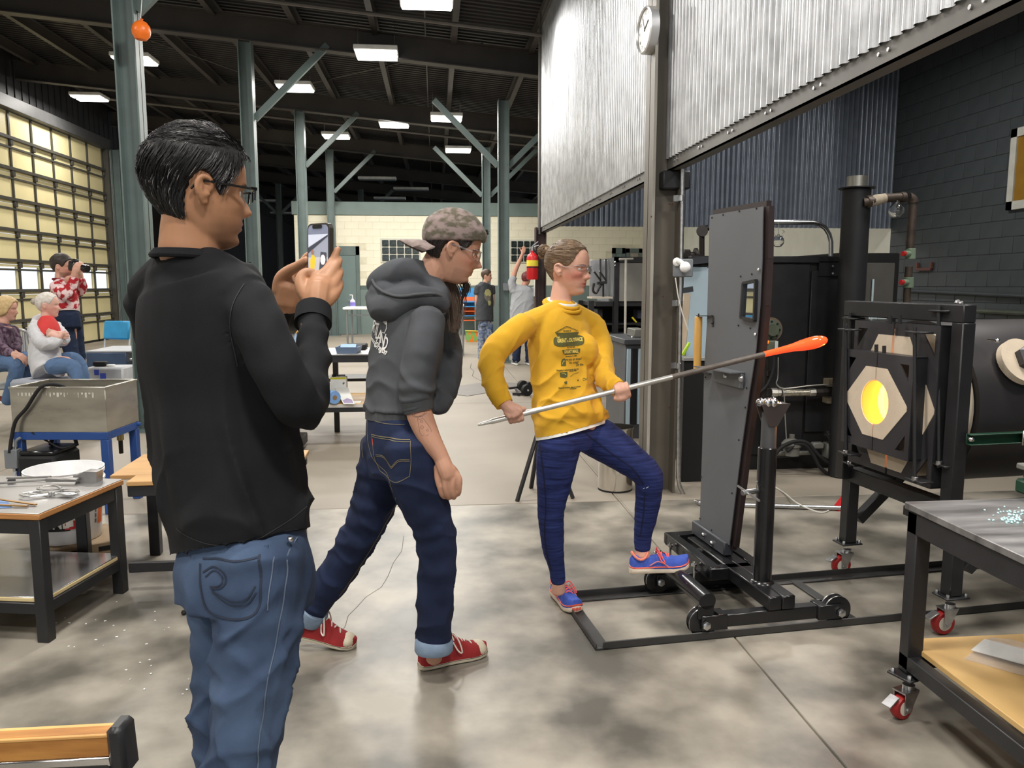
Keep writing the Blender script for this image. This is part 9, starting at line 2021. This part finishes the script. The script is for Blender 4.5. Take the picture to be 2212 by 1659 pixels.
for u in (1039, 1058): q = pd(u, 786, D); q[2] = .004; shoe(root, q+HZ*.05-RT_*.03, q-HZ*.15+RT_*.08, EZ, .26, .048, 'run', (DARKM, WHT, WHT, WHT))

# ---------------- man in the pale grey T-shirt, arm raised, seen from behind
D = 14.3; root = empty('person', pd(1120, 780, D)*np.array([1, 1, 0]), 'person in pale grey T-shirt seen from behind, one arm raised, beyond the fire extinguisher', 'person')
b = MB(); h = quickhead(b, root, pd(1137, 602, D), 70, -10, 1.0, None, None, None, None)
limbs(b, [(1134, 612, D, .055), (1131, 622, D, .058)]); trunk(b, [(pd(1131, 626, D), .14, .09), (pd(1130, 660, D), .15, .11), (pd(1128, 690, D), .15, .11)], 80)
limbs(b, [(1107, 608, D, .05), (1113, 585, D, .045), (1124, 560, D, .036), (1128, 550, D, .030)]); hand(b, pd(1129, 548, D), EZ+RT_*.3, -HZ, 1, (.5, .5, .4))
limbs(b, [(1160, 625, D, .05), (1166, 660, D, .042), (1160, 690, D-.1, .033)]); hand(b, pd(1158, 694, D-.1), -EZ, -HZ, -1)
limbs(b, [(1118, 700, D, .08), (1117, 740, D, .06), (1116, 778, D, .045)]); limbs(b, [(1142, 700, D, .08), (1143, 740, D, .06), (1144, 778, D, .045)])
finish(root, b, h, S(206, 152, 130), 'skin_ruddy', S(176, 104, 98), S(90, 70, 60), HAIRG('hair_maroon_cap', S(92, 40, 44), S(120, 56, 58)), SHORT, .012, .009)
gar(root, 't_shirt', cloth('pale_grey_tee', S(160, 162, 166), .9, .08, 10), .011, lambda b: (trunk(b, [(pd(1132, 617, D), .085, .07), (pd(1131, 624, D), .20, .11), (pd(1130, 655, D), .225, .15), (pd(1128, 675, D), .225, .155), (pd(1127, 695, D), .22, .15)], 80), limbs(b, [(1112, 630, D, .09), (1106, 612, D, .075), (1109, 600, D, .066)]), limbs(b, [(1154, 624, D, .085), (1164, 645, D, .075)])), .010, 9)
gar(root, 'jeans', DJN, .011, lambda b: (trunk(b, [(pd(1128, 688, D), .165, .12), (pd(1129, 708, D), .17, .13)], 80), limbs(b, [(1118, 704, D, .10), (1117, 740, D, .082), (1115, 778, D, .075)]), limbs(b, [(1142, 704, D, .10), (1143, 740, D, .082), (1144, 778, D, .075)])), .008)
for u in (1116, 1144): q = pd(u, 784, D); q[2] = .004; shoe(root, q-HZ*.08, q+HZ*.16-RT_*.05, EZ, .28, .052, 'run', (cloth('shoe_slate', S(70, 74, 84)), WHT, WHT, WHT))
